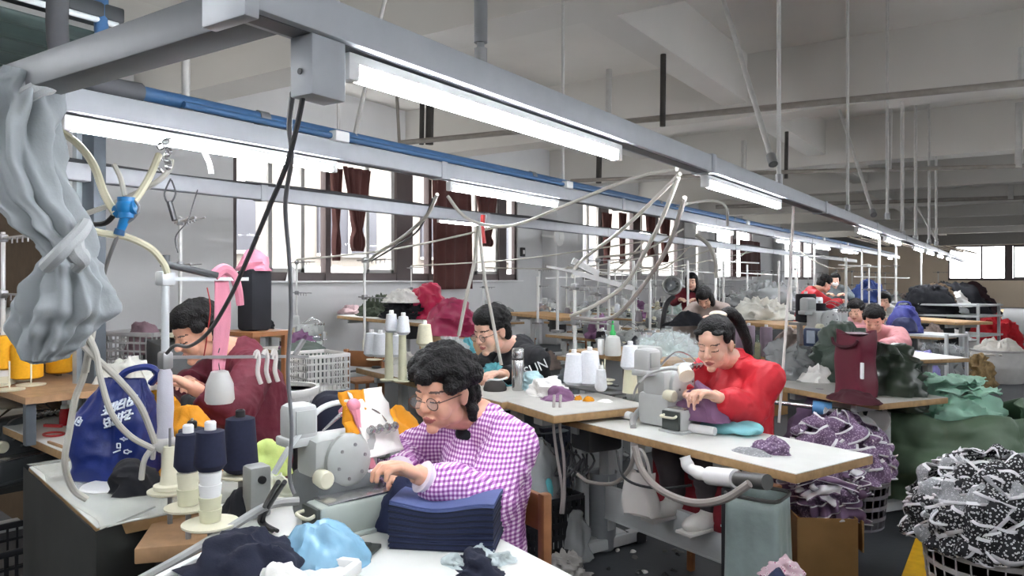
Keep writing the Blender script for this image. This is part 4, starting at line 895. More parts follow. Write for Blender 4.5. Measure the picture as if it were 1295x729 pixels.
m = MB(); d_ = (at(866, 474, 3.54) - at(862, 466, 3.58)); c_ = at(866, 471, 3.55)-o0; m.cone(c_-d_.normalized()*.03, c_+d_.normalized()*.03, .03, .038, 16); m.build('lamp_head', M('cream_plastic', '#efe6d4', .4), hm_)
m = MB(); m.cone((0, 0, 0), (0, 0, .012), .03, n=14); m.build('foot', mach, hm_)
wl = clear('white_film', '#e8eaec', .85, .3)
tag(heap(.30, .16, .17, 9, .25, 8, 50, 18, lean=(-.1, -.1)).build('fabric_piece', cloth_m('mauve_cloth', '#7c5878', .1), None, at(889, 530, 3.62), rzR), 'mauve cloth piece being sewn by the red jacket worker', 'fabric')
tag(heap(.36, .2, .06, 19, .2, 9, 40, 14).build('fabric_piece', bright, None, on(893, 537, TZ)+V((0, 0, .002)), rzR), 'white lining edge under the mauve cloth on the long white table', 'fabric')
rb = thing('white_roller', 'short white tube lying left of the turquoise pouch', 'tube', on(878, 548, TZ)+V((0, 0, .022)), rzR+.2); m = MB(); m.lathe([(0, 0), (.02, 0), (.022, .01), (.022, .2), (.02, .21), (0, .21)], (0, 0, 0), 18, Mx.Translation(V((-.1, 0, 0))) @ Mx.Rotation(PI/2, 4, 'Y')); m.build('tube_body', cap_m, rb)
rb2 = dup(rb, on(783, 528, TZ)+V((0, 0, .022)), rzR-.1, 'short white tube lying left of the bent grey suction pipe')
# pouch: flat pillow
def pouch(u, v):
    a = 2*PI*u; r = math.sin(v*PI); s_ = 1/(abs(math.cos(a))**4+abs(math.sin(a))**4)**.25
    return V((.145*r**.7*math.cos(a)*s_, .085*r**.7*math.sin(a)*s_, .03-.028*math.cos(v*PI)*(1+.2*math.sin(a*3)) + .006*math.sin(a*5+v*6)))
m = MB(); m.surf(pouch, 40, 16, wrap=True); tag(m.build('cloth_pouch', cloth_m('turquoise_cloth', '#86c6cd', .06), None, on(925, 548, TZ)+V((0, 0, -.0)), rzR+.15), 'flat turquoise cloth pouch on the long white table', 'pouch')
tag(heap(.17, .10, .055, 23, .5, 16, 50, 16).build('fabric_piece', M('plum_print'), None, on(975, 572, TZ), rzR), 'folded plum printed piece near the right end of the long white table', 'fabric')
tag(heap(.20, .10, .018, 24, .4, 14, 40, 10).build('fabric_piece', M('grey_floral'), None, on(950, 573, TZ), rzR), 'flat grey printed piece under the folded plum one', 'fabric')
gather('fabric_heap', 'small mustard and brown cloth lump at the left end of the long white table', 'fabric', 737, 520, TZ, .16, .12, .07, mustard, rzR, 61, amp=.5, fs=14)
gather('fabric_heap', 'white cloth spread behind the mustard lump on the long white table', 'fabric', 765, 522, TZ, .26, .15, .06, bright, rzR, 62, amp=.35, fs=9)
gather('fabric_heap', 'mauve and white cloth pile at the very left of the long white table', 'fabric', 705, 505, ZM, .2, .2, .06, cloth_m('mauve_cloth', '#7c5878', .1), rzR, 63, amp=.4)
# cones and jars on the left back of the long table
sd = thing('cone_tray', 'grey tray with standing cones at the left of the long white table', 'tray', on(748, 492, .82), rzR); m = MB(); m.box((0, 0, 0), (.52, .15, .012), 0, .003); m.build('plate', galv, sd)
for sx in (-.2, .2):
    m = MB(); m.cone((sx, 0, -.06), (sx, 0, 0), .01); m.build('leg', galv, sd)
def cone_px(label, px, ybase, ytop, Y, yarn, group=None, straight=False, fr=.34, core=True):
    p = at(px, ybase, Y); h = (ybase-ytop)/FP*Y; return make_cone(label, p, yarn, h, h*fr, h*fr*.72, core, group, straight=straight)
cone_px('left white cone behind the mustard lump', 726, 487, 447, 4.45, yarn_white); cone_px('right white cone behind the mustard lump', 746, 488, 444, 4.45, yarn_white)
cone_px('small white cone at the right end of the cone tray', 760, 495, 467, 4.3, yarn_white, fr=.28)
m = MB(); m.lathe([(0, 0), (.06, 0), (.066, .006), (.05, .018), (0, .02)], n=26); tag(m.build('cone_dish', cap_m, None, on(733, 487, .828)), 'white dish under the left white cone', 'dish')
cone_px('tall white cone on the cream stem left of the grey control case', 797, 468, 437, 4.2, yarn_white, fr=.4)
m = MB(); p = at(797, 497, 4.2); m.lathe([(0, 0), (.045, 0), (.034, .13), (0, .13)], n=18); tag(m.build('thread_spindle', ivy, None, p), 'cream stem under the tall white cone', 'stem')
bx = thing('control_case', 'light grey control case standing behind the pale overlocker', 'case', on(812, 512, TZ)+V((0, 0, 0)), rzR); m = MB(); m.box((0, 0, .14), (.15, .12, .28), 0, .012); m.box((0.02, 0, .31), (.18, .12, .07), 0, .012); m.build('case', mach, bx)
m = MB(); m.box((.02, -.062, .2), (.09, .006, .05), 0, .002); m.build('name_plate', M('plate_grey', '#8d9190', .4, .4), bx)
ob = thing('oil_bottle', 'white squeeze bottle with a green nozzle behind the long white table', 'bottle', at(775, 450, 4.9)); m = MB(); m.lathe([(0, 0), (.05, 0), (.056, .01), (.052, .08), (.045, .12), (.02, .135), (0, .135)], n=22); m.build('bottle', clear('milky_plastic', '#d9dad6', .75, .3), ob)
m = MB(); m.lathe([(.02, .133), (.02, .155), (.012, .165), (.006, .23), (0, .23)], n=14); m.build('nozzle', M('green_plastic', '#12a34a', .4), ob)
m = MB(); m.lathe([(0, 0), (.02, 0), (.022, .005), (.022, .1), (.018, .105), (0, .105)], n=16); tag(m.build('white_jar', cap_m, None, at(760, 449, 4.95)), 'white jar standing left of the green nozzle bottle', 'jar')
sh = thing('side_table', 'small wooden bench carrying the green nozzle bottle behind the long white table', 'table', ground(at(780, 450, 5.0)), TR); zz = at(780, 450, 4.92).z
m = MB(); m.box((0, .2, zz-.02), (.9, .5, .036), 0, .004); m.build('tabletop', wood_edge, sh)
for sx in (-.38, .38):
    m = MB(); m.box((sx, .2, (zz-.04)/2), (.06, .36, zz-.04)); m.build('leg', steel_g, sh)
film = clear('clear_film', '#dfe5e4', .42, .12); film2 = clear('grey_film', '#a8abab', .55, .15)
gather('fabric_heap', 'grey green garments in clear film behind the pale overlocker', 'fabric', 845, 460, .93, .6, .36, .18, cloth_m('sage_cloth', '#a3b0aa', .15), TR, 71, amp=.35, fs=8)
gather('film_cover', 'clear film draped over the grey green garments', 'film', 845, 463, .93, .64, .40, .2, clear('thin_film', '#d8dee0', .22, .12), TR, 72, amp=.4, fs=10)
# under the table
m = MB(); p = rl(-.15, -.18, TZ-.16); m.box((0, 0, 0.04), (.05, .06, .14), 0, .008); tag(m.build('socket_box', cap_m, None, rl(-.16, -.2, TZ-.15), rzR), 'white socket box fixed under the long white table', 'socket')
hs_ = M('hose_taupe', '#8d8680', .5, var=.06)
def hp(l, r, mt, name, label, Y0, n=8, **k): hose(name, label, [at(x, y, Y) for x, y, Y in l], r, mt, n=n, **k)
hp([(803, 565, 3.35), (812, 595, 3.3), (835, 620, 3.15), (875, 636, 2.98), (915, 632, 2.85), (948, 612, 2.78)], .016, hs_, 'air_hose', 'thick grey hose sagging under the long white table', 3)
hp([(730, 600, 3.8), (745, 610, 3.75), (775, 612, 3.6), (795, 595, 3.5), (803, 572, 3.4)], .01, hs_, 'air_hose', 'thin grey hose sagging left of the white socket box', 3)
hp([(780, 570, 3.5), (790, 605, 3.4), (830, 618, 3.3), (875, 614, 3.3)], .006, blk, 'wire', 'black wire sagging across the hanging white bag', 3)
hp([(866, 578, 3.2), (872, 592, 3.18), (888, 600, 3.12), (900, 602, 3.08)], .026, cap_m, 'corrugated_hose', 'white corrugated hose under the long white table', 3, ribs=18)
va = thing('vacuum_tube', 'white vacuum cylinder with dark connector under the long white table', 'tube', at(897, 602, 3.08)); e_ = at(950, 608, 2.86)-at(897, 602, 3.08)
m = MB(); m.cone((0, 0, 0), e_*.66, .037, n=18); m.build('cylinder', cap_m, va); m = MB(); m.cone(e_*.66, e_*.78, .026, n=14); m.build('collar', M('hose_grey', '#9b9b98', .5, var=.05), va); m = MB(); m.cone(e_*.7, e_*1.35, .03, n=14); m.build('connector', M('dark_steel', '#5a5a58', .4, .5), va)
bg = thing('carrier_bag', 'white carrier bag hanging under the long white table', 'bag', at(810, 650, 3.5)); 
def bagf(u, v):
    a = 2*PI*u; z = v*.19; k = 1-.18*v+.06*math.sin(v*5); return V((.085*k*math.copysign(abs(math.cos(a))**.6, math.cos(a)) + .012*math.sin(a*4+v*5), .04*(1-.3*v)*math.copysign(abs(math.sin(a))**.7, math.sin(a)), z+.008*math.sin(a*3)))
m = MB(); m.surf(bagf, 36, 14, wrap=True); m.lathe([(0, .0), (.05, .002)], n=20); m.build('sack', clear('white_bag_film', '#cfcac4', .93, .4), bg)
m = MB(); m.tube([(-.05, 0, .18), (-.03, 0, .26), (0, 0, .3), (.03, 0, .26), (.05, 0, .18)], .008, 7, 4); m.build('handle', clear('white_bag_film', '#cfcac4', .93, .4), bg)
bn = thing('dust_bin', 'grey upright dust bin behind the left leg of the long white table', 'bin', ground(at(762, 660, 4.15))); m = MB(); m.lathe([(0, 0), (.06, 0), (.072, .02), (.08, .42), (.084, .43), (.074, .42), (.06, .03), (0, .03)], n=26); m.build('drum', M('bin_grey', '#8a8e90', .4, var=.1), bn)
rr = random.Random(9); m = MB()
for i in range(12):
    x0 = 712+rr.random()*40; m.tube([at(x0, 560+rr.random()*15, 4.1), at(x0-15+rr.random()*40, 580+rr.random()*10, 4.0), at(x0-20+rr.random()*40, 600+rr.random()*25, 3.95), at(x0-10+rr.random()*20, 575+rr.random()*25, 4.05)], .006, 5, 4)
tag(m.build('cable_bundle', cablk), 'tangle of cables under the left end of the long white table', 'cable')
for i, (x0, x1) in enumerate(((701, 709), (709, 712))): hp([(x0, 500, 3.98), (x0-1, 540, 3.9), (x0+4, 580, 3.9), (x1+2, 620, 3.9), (x1, 650, 3.9)], .008, M('cord_grey', '#a29a96', .6), 'cord', ('pale cord hanging before the left table end, left strand', 'pale cord hanging before the left table end, right strand')[i], 3)
heap_obj('film_bag', 'clear film bag stuffed with scraps by the left leg of the long white table', 'bag', ground(at(728, 682, 4.0)), .17, .15, .27, film2, .4, 73, amp=.25, fs=9, p=4)
heap_obj('scrap_heap', 'pale scraps on the floor beside the film bag', 'scraps', ground(at(718, 696, 3.8)), .22, .14, .09, cloth_m('scrap_grey', '#8e8a86', .2), .2, 74, amp=.5, fs=14)
rr = random.Random(3)
for i in range(34):
    p = on(rr.uniform(700, 860), rr.uniform(672, 728), .004); tag(heap(rr.uniform(.02, .06), rr.uniform(.015, .04), .012, i, .6, 30, 14, 6).build('fabric_scrap', (M('scrap_pale', '#b9b6b0', .9), blk, M('scrap_grey2', '#6a6866', .9))[i % 3], None, V((p.x, p.y, .001)), rr.random()*6), 'small cloth scrap on the grey floor by the long white table', 'scrap', 'floor scraps')
kc = crate('plastic_crate', 'black lattice crate behind the purple checked worker', ground(at(676, 682, 4.1)), TR, .42, .34, .33, M('black_crate', '#17181c', .5), cols=11, rows=5, bw=.022)
heap_obj('film_bag', 'clear bag with white and teal cloth on the black lattice crate', 'bag', ground(at(676, 682, 4.1), .30), .34, .28, .34, film2, TR, 75, amp=.25, fs=7, p=3)
heap_obj('fabric_heap', 'white cloth in the clear bag on the black lattice crate', 'fabric', ground(at(670, 682, 4.1), .31), .28, .22, .17, cloth_m('pale_blue_white', '#cfd8dc', .08), TR, 76, amp=.3)
heap_obj('fabric_piece', 'teal cloth strip in the clear bag on the black lattice crate', 'fabric', ground(at(694, 680, 3.95), .31), .07, .06, .13, cloth_m('teal_cloth', '#4f9aa0', .1), TR, 77, amp=.3)
kc2 = crate('plastic_crate', 'dark blue crate with grey cloth below the short table', ground(at(688, 560, 4.75)), TR, .36, .3, .58, M('navy_crate', '#1c2335', .5), cols=9, rows=8, bw=.022)
heap_obj('fabric_heap', 'grey cloth hanging over the dark blue crate', 'fabric', ground(at(684, 560, 4.7), .56), .38, .34, .14, cloth_m('grey_cotton', '#6f777b', .12), TR, 78, amp=.3)
# lined bin, cardboard, and heap at the table end
pb = thing('lined_bin', 'pale bin lined with hanging plastic under the right end of the long white table', 'bin', ground(at(958, 720, 2.98)), rzR+.3)
def linerf(u, v):
    a = 2*PI*u; s_ = 1/(abs(math.cos(a))**6+abs(math.sin(a))**6)**(1/6); k = 1+.05*math.sin(a*9+2*v)*(1-v)*1.6+.12*(1-v)
    return V((.125*k*math.cos(a)*s_, .11*k*math.sin(a)*s_, .64*v))
m = MB(); m.surf(linerf, 90, 14, wrap=True); m.build('liner', M('liner_film', '#8a9894', .3, var=.08, bump=.2, bscale=20), pb, solid=.004)
m = MB()
s6 = lambda a: 1/(abs(math.cos(a))**6+abs(math.sin(a))**6)**(1/6)
m.tube([V((.128*math.cos(a)*s6(a), .113*math.sin(a)*s6(a), .645)) for a in [2*PI*i/32 for i in range(33)]], .008, 7, 1); m.build('rim_hoop', M('dark_steel', '#5a5a58', .4, .5), pb)
m = MB(); m.box((0, 0, .012), (.22, .2, .024), 0, .01); m.build('bottom', mach_d, pb); pb.scale = (.85, .85, 1)
pm = thing('black_post', 'black square post beside the lined bin under the long white table', 'post', ground(on(922, 745, .0) if False else at(919, 735, 3.0))); m = MB(); m.box((0, 0, .33), (.035, .035, .66), 0, .004); m.build('post', blk, pm); m = MB(); m.box((0, 0, .005), (.09, .09, .01)); m.build('foot', blk, pm)
cb = thing('cardboard_box', 'open brown cardboard box under the printed ribbons', 'box', ground(at(1035, 712, 3.75)), .5); kb = M('cardboard', '#a07a4c', .85, var=.1, scale=8)
for c_, s_ in (((0, -.14, .17), (.28, .006, .34)), ((0, .14, .17), (.28, .006, .34)), ((-.14, 0, .17), (.006, .28, .34)), ((.14, 0, .17), (.006, .28, .34))):
    m = MB(); m.box(c_, s_); m.build('side_panel', kb, cb)
m = MB(); m.box((0, 0, .004), (.28, .28, .008)); m.build('bottom', kb, cb); m = MB(); m.box((.17, 0, .25), (.008, .26, .15)); m.build('flap', kb, cb)
def ribbons(n, w, d, z0, h, name, label, mts, loc, group, seed, L=(.16, .34), wd=.05, cat='fabric'):
    """Separate folded strips lying over a mound, each with a paler trimmed edge."""
    rr = random.Random(seed)
    def dome(a, e, off):     # a: bearing, e: 0 at the top .. 1 at the rim and a little beyond
        r = math.sin(min(e, 1.0)*PI/2); zz = h*max(0., math.cos(min(e, 1.)*PI/2))**.8 - max(0, e-1)*.22
        q = V((w/2*r*math.cos(a), d/2*r*math.sin(a), z0+zz)); nr = V((math.cos(a)*r/w*2, math.sin(a)*r/d*2, max(.05, 1-r)/h)).normalized()
        return q + nr*off
    for i in range(n):
        a0 = rr.uniform(0, 2*PI); e0 = math.sqrt(rr.uniform(.02, 1.0)); dirn = rr.gauss(0, .45); L_ = rr.uniform(*L); b = wd*rr.uniform(.6, 1.5); ph = rr.random()*6; lift = rr.uniform(.010, .040); cu = rr.uniform(-1.4, 1.4); wv = rr.uniform(9, 18)
        m = MB(); vs = []; N, K = 26, 10; R_ = max(.12, math.sin(min(e0, 1)*PI/2))*w/2; H_ = (w/2+h)/2*PI/2
        for j in range(N):
            t = j/(N-1)-.5; ang = dirn+cu*t
            for k in range(K):
                s_ = k/(K-1)-.5
                du = L_*t*math.cos(dirn+cu*t*.5) - b*s_*math.sin(ang); dv = L_*t*math.sin(dirn+cu*t*.5) + b*s_*math.cos(ang)
                off = lift + .018*math.sin(t*wv+ph) + .014*math.sin(s_*5+ph*2+t*6) + .03*(s_*math.sin(ph*3))
                vs.append(dome(a0+du/R_, max(.01, min(1.12, e0+dv/H_)), max(.006, off)))
        f_ = [(j*K+k, j*K+k+1, (j+1)*K+k+1, (j+1)*K+k) for j in range(N-1) for k in range(K-1)]
        m.add(vs, f_); m.ms = [1 if (q % (K-1)) in (0, K-2) else 0 for q in range(len(f_))]
        mt = mts[i % len(mts)]; o = m.build(name, list(mt), None, V(loc), 0, solid=.004, ang=80); tag(o, label, cat, group)
wt = M('white_trim', '#dcdadc', .7, var=.05)
gbk = round_basket('round_basket', 'grey round basket under the plum printed garments', ground(at(1072, 645, 4.6)), .20, .34, M('grey_basket', '#6d6a70', .5))
heap_obj('garment_heap', 'plum printed garments piled on the grey round basket', 'fabric', ground(at(1060, 640, 4.55), .33), .50, .46, .30, M('plum_print'), .3, 81, amp=.2, fs=6, n=80, m=30)
ribbons(30, .52, .48, .34, .31, 'garment_piece', 'plum printed garment with white trim on the heap right of the long white table', [(M('plum_print'), wt)], ground(at(1060, 640, 4.55)), 'plum garments of the heap', 5, (.2, .4), .10)
heap_obj('garment_heap', 'plum cloth mound behind the table corner', 'fabric', ground(at(1040, 560, 5.0), .1), .55, .45, .62, cloth_m('plum_cloth', '#6d5470', .1), .2, 82, amp=.2, fs=7)
heap_obj('fabric_heap', 'grey mauve core of the printed ribbons on the cardboard box', 'fabric', ground(at(1040, 700, 3.85), .30), .36, .34, .26, M('plum_print'), 0, 83, amp=.3)
ribbons(34, .36, .34, .31, .26, 'trim_ribbon', 'white edged plum ribbon tumbling over the cardboard box', [(M('plum_cloth'), wt), (wt, M('plum_print'))], ground(at(1040, 700, 3.85)), 'white edged ribbons', 6, (.12, .24), .035)
# green sack with mint cloth
sk_ = thing('green_sack', 'big green sack bulging with mint cloth at the right', 'sack', ground(at(1195, 640, 4.95)))
def sackf(u, v):
    a = 2*PI*u; prof = [(0, .38), (.08, .44), (.3, .47), (.55, .50), (.75, .49), (.9, .44), (1, .40)]
    for i in range(len(prof)-1):
        if prof[i][0] <= v <= prof[i+1][0]: t = (v-prof[i][0])/(prof[i+1][0]-prof[i][0]); r = prof[i][1]*(1-t)+prof[i+1][1]*t; break
    z = .66*v; p = V((r*math.cos(a), r*.85*math.sin(a), z)); f1 = .045*math.sin(z*21+1.9*math.sin(a*2)+a*1.5)*math.sin(v*PI)**.5*(.6+.5*math.sin(a*3+1))
    k = ridged(p, 3.2, 7)*.075*min(1, v*4) + f1 + .02*math.sin(a*11+z*5)*v; q_ = p + V((math.cos(a), math.sin(a), .15))*k
    q_.z += v**3*(.03*math.sin(a*2+.6)+.03*math.sin(a*5)); q_.z = max(q_.z, .002); return q_
m = MB(); m.surf(sackf, 110, 44, wrap=True); m.build('sack_body', M('green_sack_cloth', '#586d56', .5, var=.12, scale=4, bump=.15, bscale=12), sk_, solid=.006, ang=80)
m = MB(); m.lathe([(0, .003), (.38, .003)], n=30); m.build('sack_bottom', M('green_sack_cloth', '#586d56'), sk_)
m = MB(); heap(.2, .16, .16, 3, .4, 8, mb=m, c=(-.40, -.10, .58)); m.build('sack_ear', M('green_sack_cloth', '#586d56'), sk_)
mint = cloth_m('mint_cloth', '#a4cdb8', .1)
heap_obj('fabric_heap', 'mint green cloth in the mouth of the green sack', 'fabric', ground(at(1195, 640, 4.95), .46), .66, .54, .34, mint, .3, 84, amp=.35, fs=5, n=80, m=28)
for i in range(7):
    rr = random.Random(i+20); m = MB(); sheet(.36, .22, 0, i+5, .05, 8, 24, 18, mb=m); tag(m.build('mint_garment', mint, None, ground(at(1195, 640, 4.95), .72+.016*i)+V((rr.uniform(-.14, .14), rr.uniform(-.12, .05), 0)), rr.random()*6, solid=.004, ang=80), 'mint green garment piece lying in the mouth of the green sack', 'fabric', 'mint garments')
heap_obj('fabric_heap', 'black cloth bag at the right edge behind the floral heap', 'bag', ground(at(1292, 600, 5.0)), .3, .3, .58, M('black_cloth', '#15161c', .9, var=.2), 0, 85, amp=.3, p=4)
# floral heap in its basket
fb = round_basket('laundry_basket', 'grey lattice laundry basket under the black floral heap at lower right', ground(at(1262, 735, 3.25)), .25, .40, M('pale_basket', '#b9b5b2', .45, var=.05), 6, 30, 1.2)
fc = ground(at(1262, 735, 3.25))
heap_obj('garment_heap', 'mound of black floral cloth in the laundry basket', 'fabric', fc+V((0, 0, .36)), .60, .58, .31, M('black_floral'), .2, 86, amp=.2, fs=6, n=90, m=30)
ribbons(84, .64, .60, .37, .34, 'garment_piece', 'black floral garment with white trim on the laundry basket heap', [(M('black_floral'), wt)]*5+[(M('grey_floral'), wt)], fc, 'black floral garments', 8, (.14, .34), .085)
# bag with navy and pink cloth at the bottom edge
ub = crate('plastic_crate', 'low dark crate at the bottom edge beside the lined bin', ground(at(985, 760, 2.72)), .2, .3, .24, .2, M('black_crate', '#17181c', .5), cols=7, rows=4)
heap_obj('fabric_heap', 'navy cloth heap at the bottom edge below the lined bin', 'fabric', ground(at(975, 760, 2.72), .19), .30, .24, .22, navy, .2, 87, amp=.35)
gather('fabric_piece', 'pink floral scrap on the navy cloth at the bottom edge', 'fabric', 992, 732, .36, .14, .10, .07, pattern('pink_floral', _floral('#d9bcc4', '#e8dcdc', '#b04a78', 60)), .2, 88, amp=.5, fs=14)
# objects on the black hoodie worker's tables
fl_ = thing('thermos_flask', 'polished steel flask standing on the short table', 'flask', on(655, 494, ZM)); m = MB(); m.lathe([(0, 0), (.034, 0), (.037, .006), (.037, .19), (.034, .196), (.034, .204), (.037, .21), (.036, .25), (.03, .258), (0, .258)], n=28); m.build('bottle', chrome, fl_)
m = MB(); m.lathe([(.0375, .186), (.0375, .198), (.035, .198)], n=28); m.build('band', M('dark_steel', '#5a5a58', .4, .5), fl_)
teal = cloth_m('teal_print', '#5fa9b2', .25)
gather('fabric_heap', 'teal cloth under the hands of the black hoodie worker', 'fabric', 630, 484, ZM, .36, .24, .11, teal, TR, 91, amp=.4, fs=10)
gather('fabric_heap', 'pale blue cloth right of the steel flask', 'fabric', 672, 492, ZM, .20, .16, .09, cloth_m('ice_cloth', '#b4d3d8', .1), TR, 92, amp=.4)
gather('fabric_heap', 'white cloth at the right end of the short table', 'fabric', 691, 500, ZM, .24, .2, .10, bright, TR, 93, amp=.4)
ic = thing('pin_cushion', 'dark dome shaped pad left of the steel flask', 'pad', on(626, 494, ZM), 0); m = MB(); m.lathe([(0, 0), (.07, 0), (.072, .012), (.06, .05), (.035, .066), (0, .07)], n=24); m.build('dome', M('charcoal_felt', '#3a3634', .8), ic); m = MB(); m.tube([(-.05, -.02, .045), (0, -.05, .07), (.05, -.02, .07), (.07, .03, .08)], .006, 6, 5); m.build('strap', cap_m, ic)
gather('fabric_heap', 'black cloth at the right of the narrow table behind the curly hair', 'fabric', 540, 482, ZM, .30, .22, .12, M('black_cloth', '#15161c', .9, var=.2), TR, 94, amp=.35)
gather('film_bag', 'glossy clear film bundle left of the black hoodie worker', 'bag', 572, 452, ZM+.06, .34, .22, .16, film, TR, 95, amp=.5, fs=12)
gather('fabric_heap', 'turquoise net by the film bundle', 'net', 592, 447, ZM+.04, .14, .10, .12, teal, TR, 96, amp=.5, fs=16)
mo_ = thing('grommet_puck', 'small black puck on the left end of the narrow table', 'puck', on(476, 466, ZM)); m = MB(); m.lathe([(0, 0), (.035, 0), (.038, .008), (.032, .016), (0, .018)], n=20); m.build('puck', blk, mo_)
sp = at(461, 462, 5.3); sq = at(467, 329, 5.3)
t = make_stand('white thread stand with cones on the narrow table', ground(on(461, 460, ZM), ZM), TR, 0.86)
for lab, px, yb, yt, Y, yn, fr in (('left low white cone on the narrow table', 470, 451, 421, 5.2, yarn_white, .34), ('second low white cone on the narrow table', 481, 452, 422, 5.15, yarn_white, .34), ('left raised white cone on a cream stem', 495, 421, 397, 5.0, yarn_white, .36), ('right raised white cone on a cream stem', 510, 424, 400, 4.95, yarn_white, .36), ('squat cream cone right of the raised white cones', 537, 438, 410, 4.9, yarn_cream, .38), ('low white cone behind the cream stems', 501, 452, 424, 5.2, yarn_white, .34)): cone_px(lab, px, yb, yt, Y, yn, fr=fr)
for px, yt, Y, lab in ((492, 421, 5.0, 'left cream stem on the narrow table'), (509, 424, 4.95, 'right cream stem on the narrow table'), (537, 438, 4.9, 'short cream stem under the squat cream cone')):
    p = at(px, yt, Y); t = thing('thread_spindle', lab, 'stem', ground(p, ZM)); m = MB(); h_ = p.z-ZM; m.lathe([(0, 0), (.06, 0), (.06, .008), (.03, .012), (.024, h_-.01), (.026, h_), (0, h_)], n=20); m.build('stem', ivy, t)
# ================================================================== hanging cloth, hoses and bag at the left
gc = M('grey_flannel', '#8e9395', .85, var=.08, scale=5, bump=.08, bscale=120)
SX = W(1, 0, 0); SD = W(0, 1, 0)
rows = [(96, 46, 22), (125, 26, 38), (160, 20, 40), (200, 22, 38), (245, 34, 42), (285, 62, 34), (312, 84, 23), (324, 88, 20), (338, 88, 28), (365, 86, 42), (390, 82, 50), (412, 70, 40), (435, 62, 30), (452, 57, 18), (458, 56, 6)]
YC = 1.86
def clothf(u, v):
    f = v*(len(rows)-1); i = min(int(f), len(rows)-2); t = f-i; t = t*t*(3-2*t); py = rows[i][0]*(1-(f-i))+rows[i+1][0]*(f-i); cx = rows[i][1]*(1-t)+rows[i+1][1]*t; hw = rows[i][2]*(1-t)+rows[i+1][2]*t
    a = 2*PI*u; sx = math.copysign(abs(math.cos(a))**.85, math.cos(a)); sy = math.copysign(abs(math.sin(a))**.8, math.sin(a))
    k = .6 if v > .5 else 1.0
    fold = .020*math.sin(a*7+v*9+1.3*math.sin(v*7))*k + .010*math.sin(a*13-v*13) + .028*(ridged((math.cos(a)*.3+v*.5, math.sin(a)*.3, v*1.5), 3.5, 5)-.4)*.7
    hw_m = hw/FP*YC; kn = min(1, hw/40)
    tilt = (-(py-324)*.45*(1 if v < .5 else -.75)*math.cos(a)*hw/60*.35)
    p = at(cx, py+tilt*.6, YC) + SX*(hw_m*sx) + SD*(sy*(.045+hw_m*.42)); n = (SX*math.cos(a)+SD*math.sin(a))
    return p + n*fold*kn
m = MB(); m.surf(clothf, 120, 90, wrap=True); o = m.build('hanging_cloth', gc, ang=80); tag(o, 'big grey cloth knotted in the middle, hanging from the cross rail at the left', 'cloth')
m = MB(); m.tube([at(58, 338, 1.74), at(78, 318, 1.72), at(100, 296, 1.76), at(108, 284, 1.84)], .017, 8, 5); m.tube([at(100, 300, 1.78), at(96, 318, 1.75), at(104, 330, 1.76), at(97, 340, 1.78)], lambda t: .018-.006*math.cos(t*7), 8, 5); tag(m.build('cloth_strap', cloth_m('strap_grey', '#a0a3a3', .06)), 'pale strap tied round the grey hanging cloth', 'strap')
m = MB(); m.tube([at(30, 122, 1.82), at(50, 112, 1.80), at(64, 108, 1.84), at(66, 96, 1.9)], .02, 8, 5); m.tube([at(30, 130, 1.84), at(40, 108, 1.82), at(60, 96, 1.86)], .018, 8, 5); tag(m.build('cloth_knot', cloth_m('strap_grey', '#a0a3a3', .06)), 'knotted end of the grey cloth on the cross rail', 'knot')
cream = M('cream_hose', '#cdc8ac', .4, var=.05); ghose = M('pale_hose', '#b9b6ac', .45, var=.05)
def ph(label, pts, r, mt, name='air_hose'): return hose(name, label, [at(x, y, Y) for x, y, Y in pts], r, mt)
ph('cream hose running down along the right side of the grey hanging cloth', [(62, 160, 2.1), (57, 190, 2.1), (60, 225, 2.1), (72, 262, 2.12), (80, 300, 2.15), (84, 330, 2.2)], .010, cream)
ph('cream hose curving from the grey hanging cloth to the top of the guide pole', [(68, 172, 2.15), (69, 215, 2.15), (73, 258, 2.15), (92, 282, 2.18), (125, 294, 2.22), (160, 300, 2.27), (190, 314, 2.3), (206, 332, 2.33), (212, 346, 2.34)], .011, cream)
ph('cream hose dropping from the lamp to the blue valve', [(76, 166, 2.4), (98, 182, 2.35), (118, 208, 2.3), (132, 245, 2.26), (146, 270, 2.24)], .012, cream)
ph('straight cream hose from the rail hook down to the blue valve', [(201, 196, 2.35), (190, 222, 2.3), (176, 246, 2.27), (166, 258, 2.25)], .011, cream)
ph('long pale hose slanting from the rail hook behind the blue valve', [(217, 203, 2.5), (214, 215, 2.48), (195, 232, 2.45), (150, 255, 2.45), (110, 270, 2.45), (82, 280, 2.4)], .009, ghose)
ph('short bent tube on top of the blue valve', [(144, 208, 2.25), (152, 224, 2.25), (158, 248, 2.25)], .008, ghose)
ph('black hose stub behind the blue valve', [(146, 270, 2.3), (134, 282, 2.32), (118, 284, 2.35)], .008, blk)
vb = M('blue_plastic', '#1472ae', .35, var=.05)
vo = at(158, 268, 2.25); v_ = thing('air_valve', 'blue air valve gun hanging among the cream hoses', 'valve', vo)
L_ = lambda px, py: at(px, py, 2.25)-vo
m = MB(); m.cone(L_(160, 250), L_(160, 276), .026, .024, 14); m.cone(L_(146, 268), L_(172, 262), .02, .022, 14); m.ell(L_(160, 262), .03); m.cone(L_(160, 272), L_(152, 292), .016, .012, 12); m.build('valve_body', vb, v_)
m = MB(); m.cone(L_(152, 290), L_(150, 297), .014, .016, 12); m.build('nozzle', M('dark_blue_plastic', '#0d4a78', .4), v_)
m = MB(); m.tube([L_(168, 252), L_(176, 262), L_(170, 275), L_(158, 284)], .004, 6, 4); m.build('trigger_wire', galv, v_)
ph('thin cord with connector below the blue valve', [(149, 298, 2.25), (143, 312, 2.26), (135, 335, 2.3), (127, 368, 2.35)], .006, galv, 'cord')
m = MB(); p = at(209, 175, 2.45)
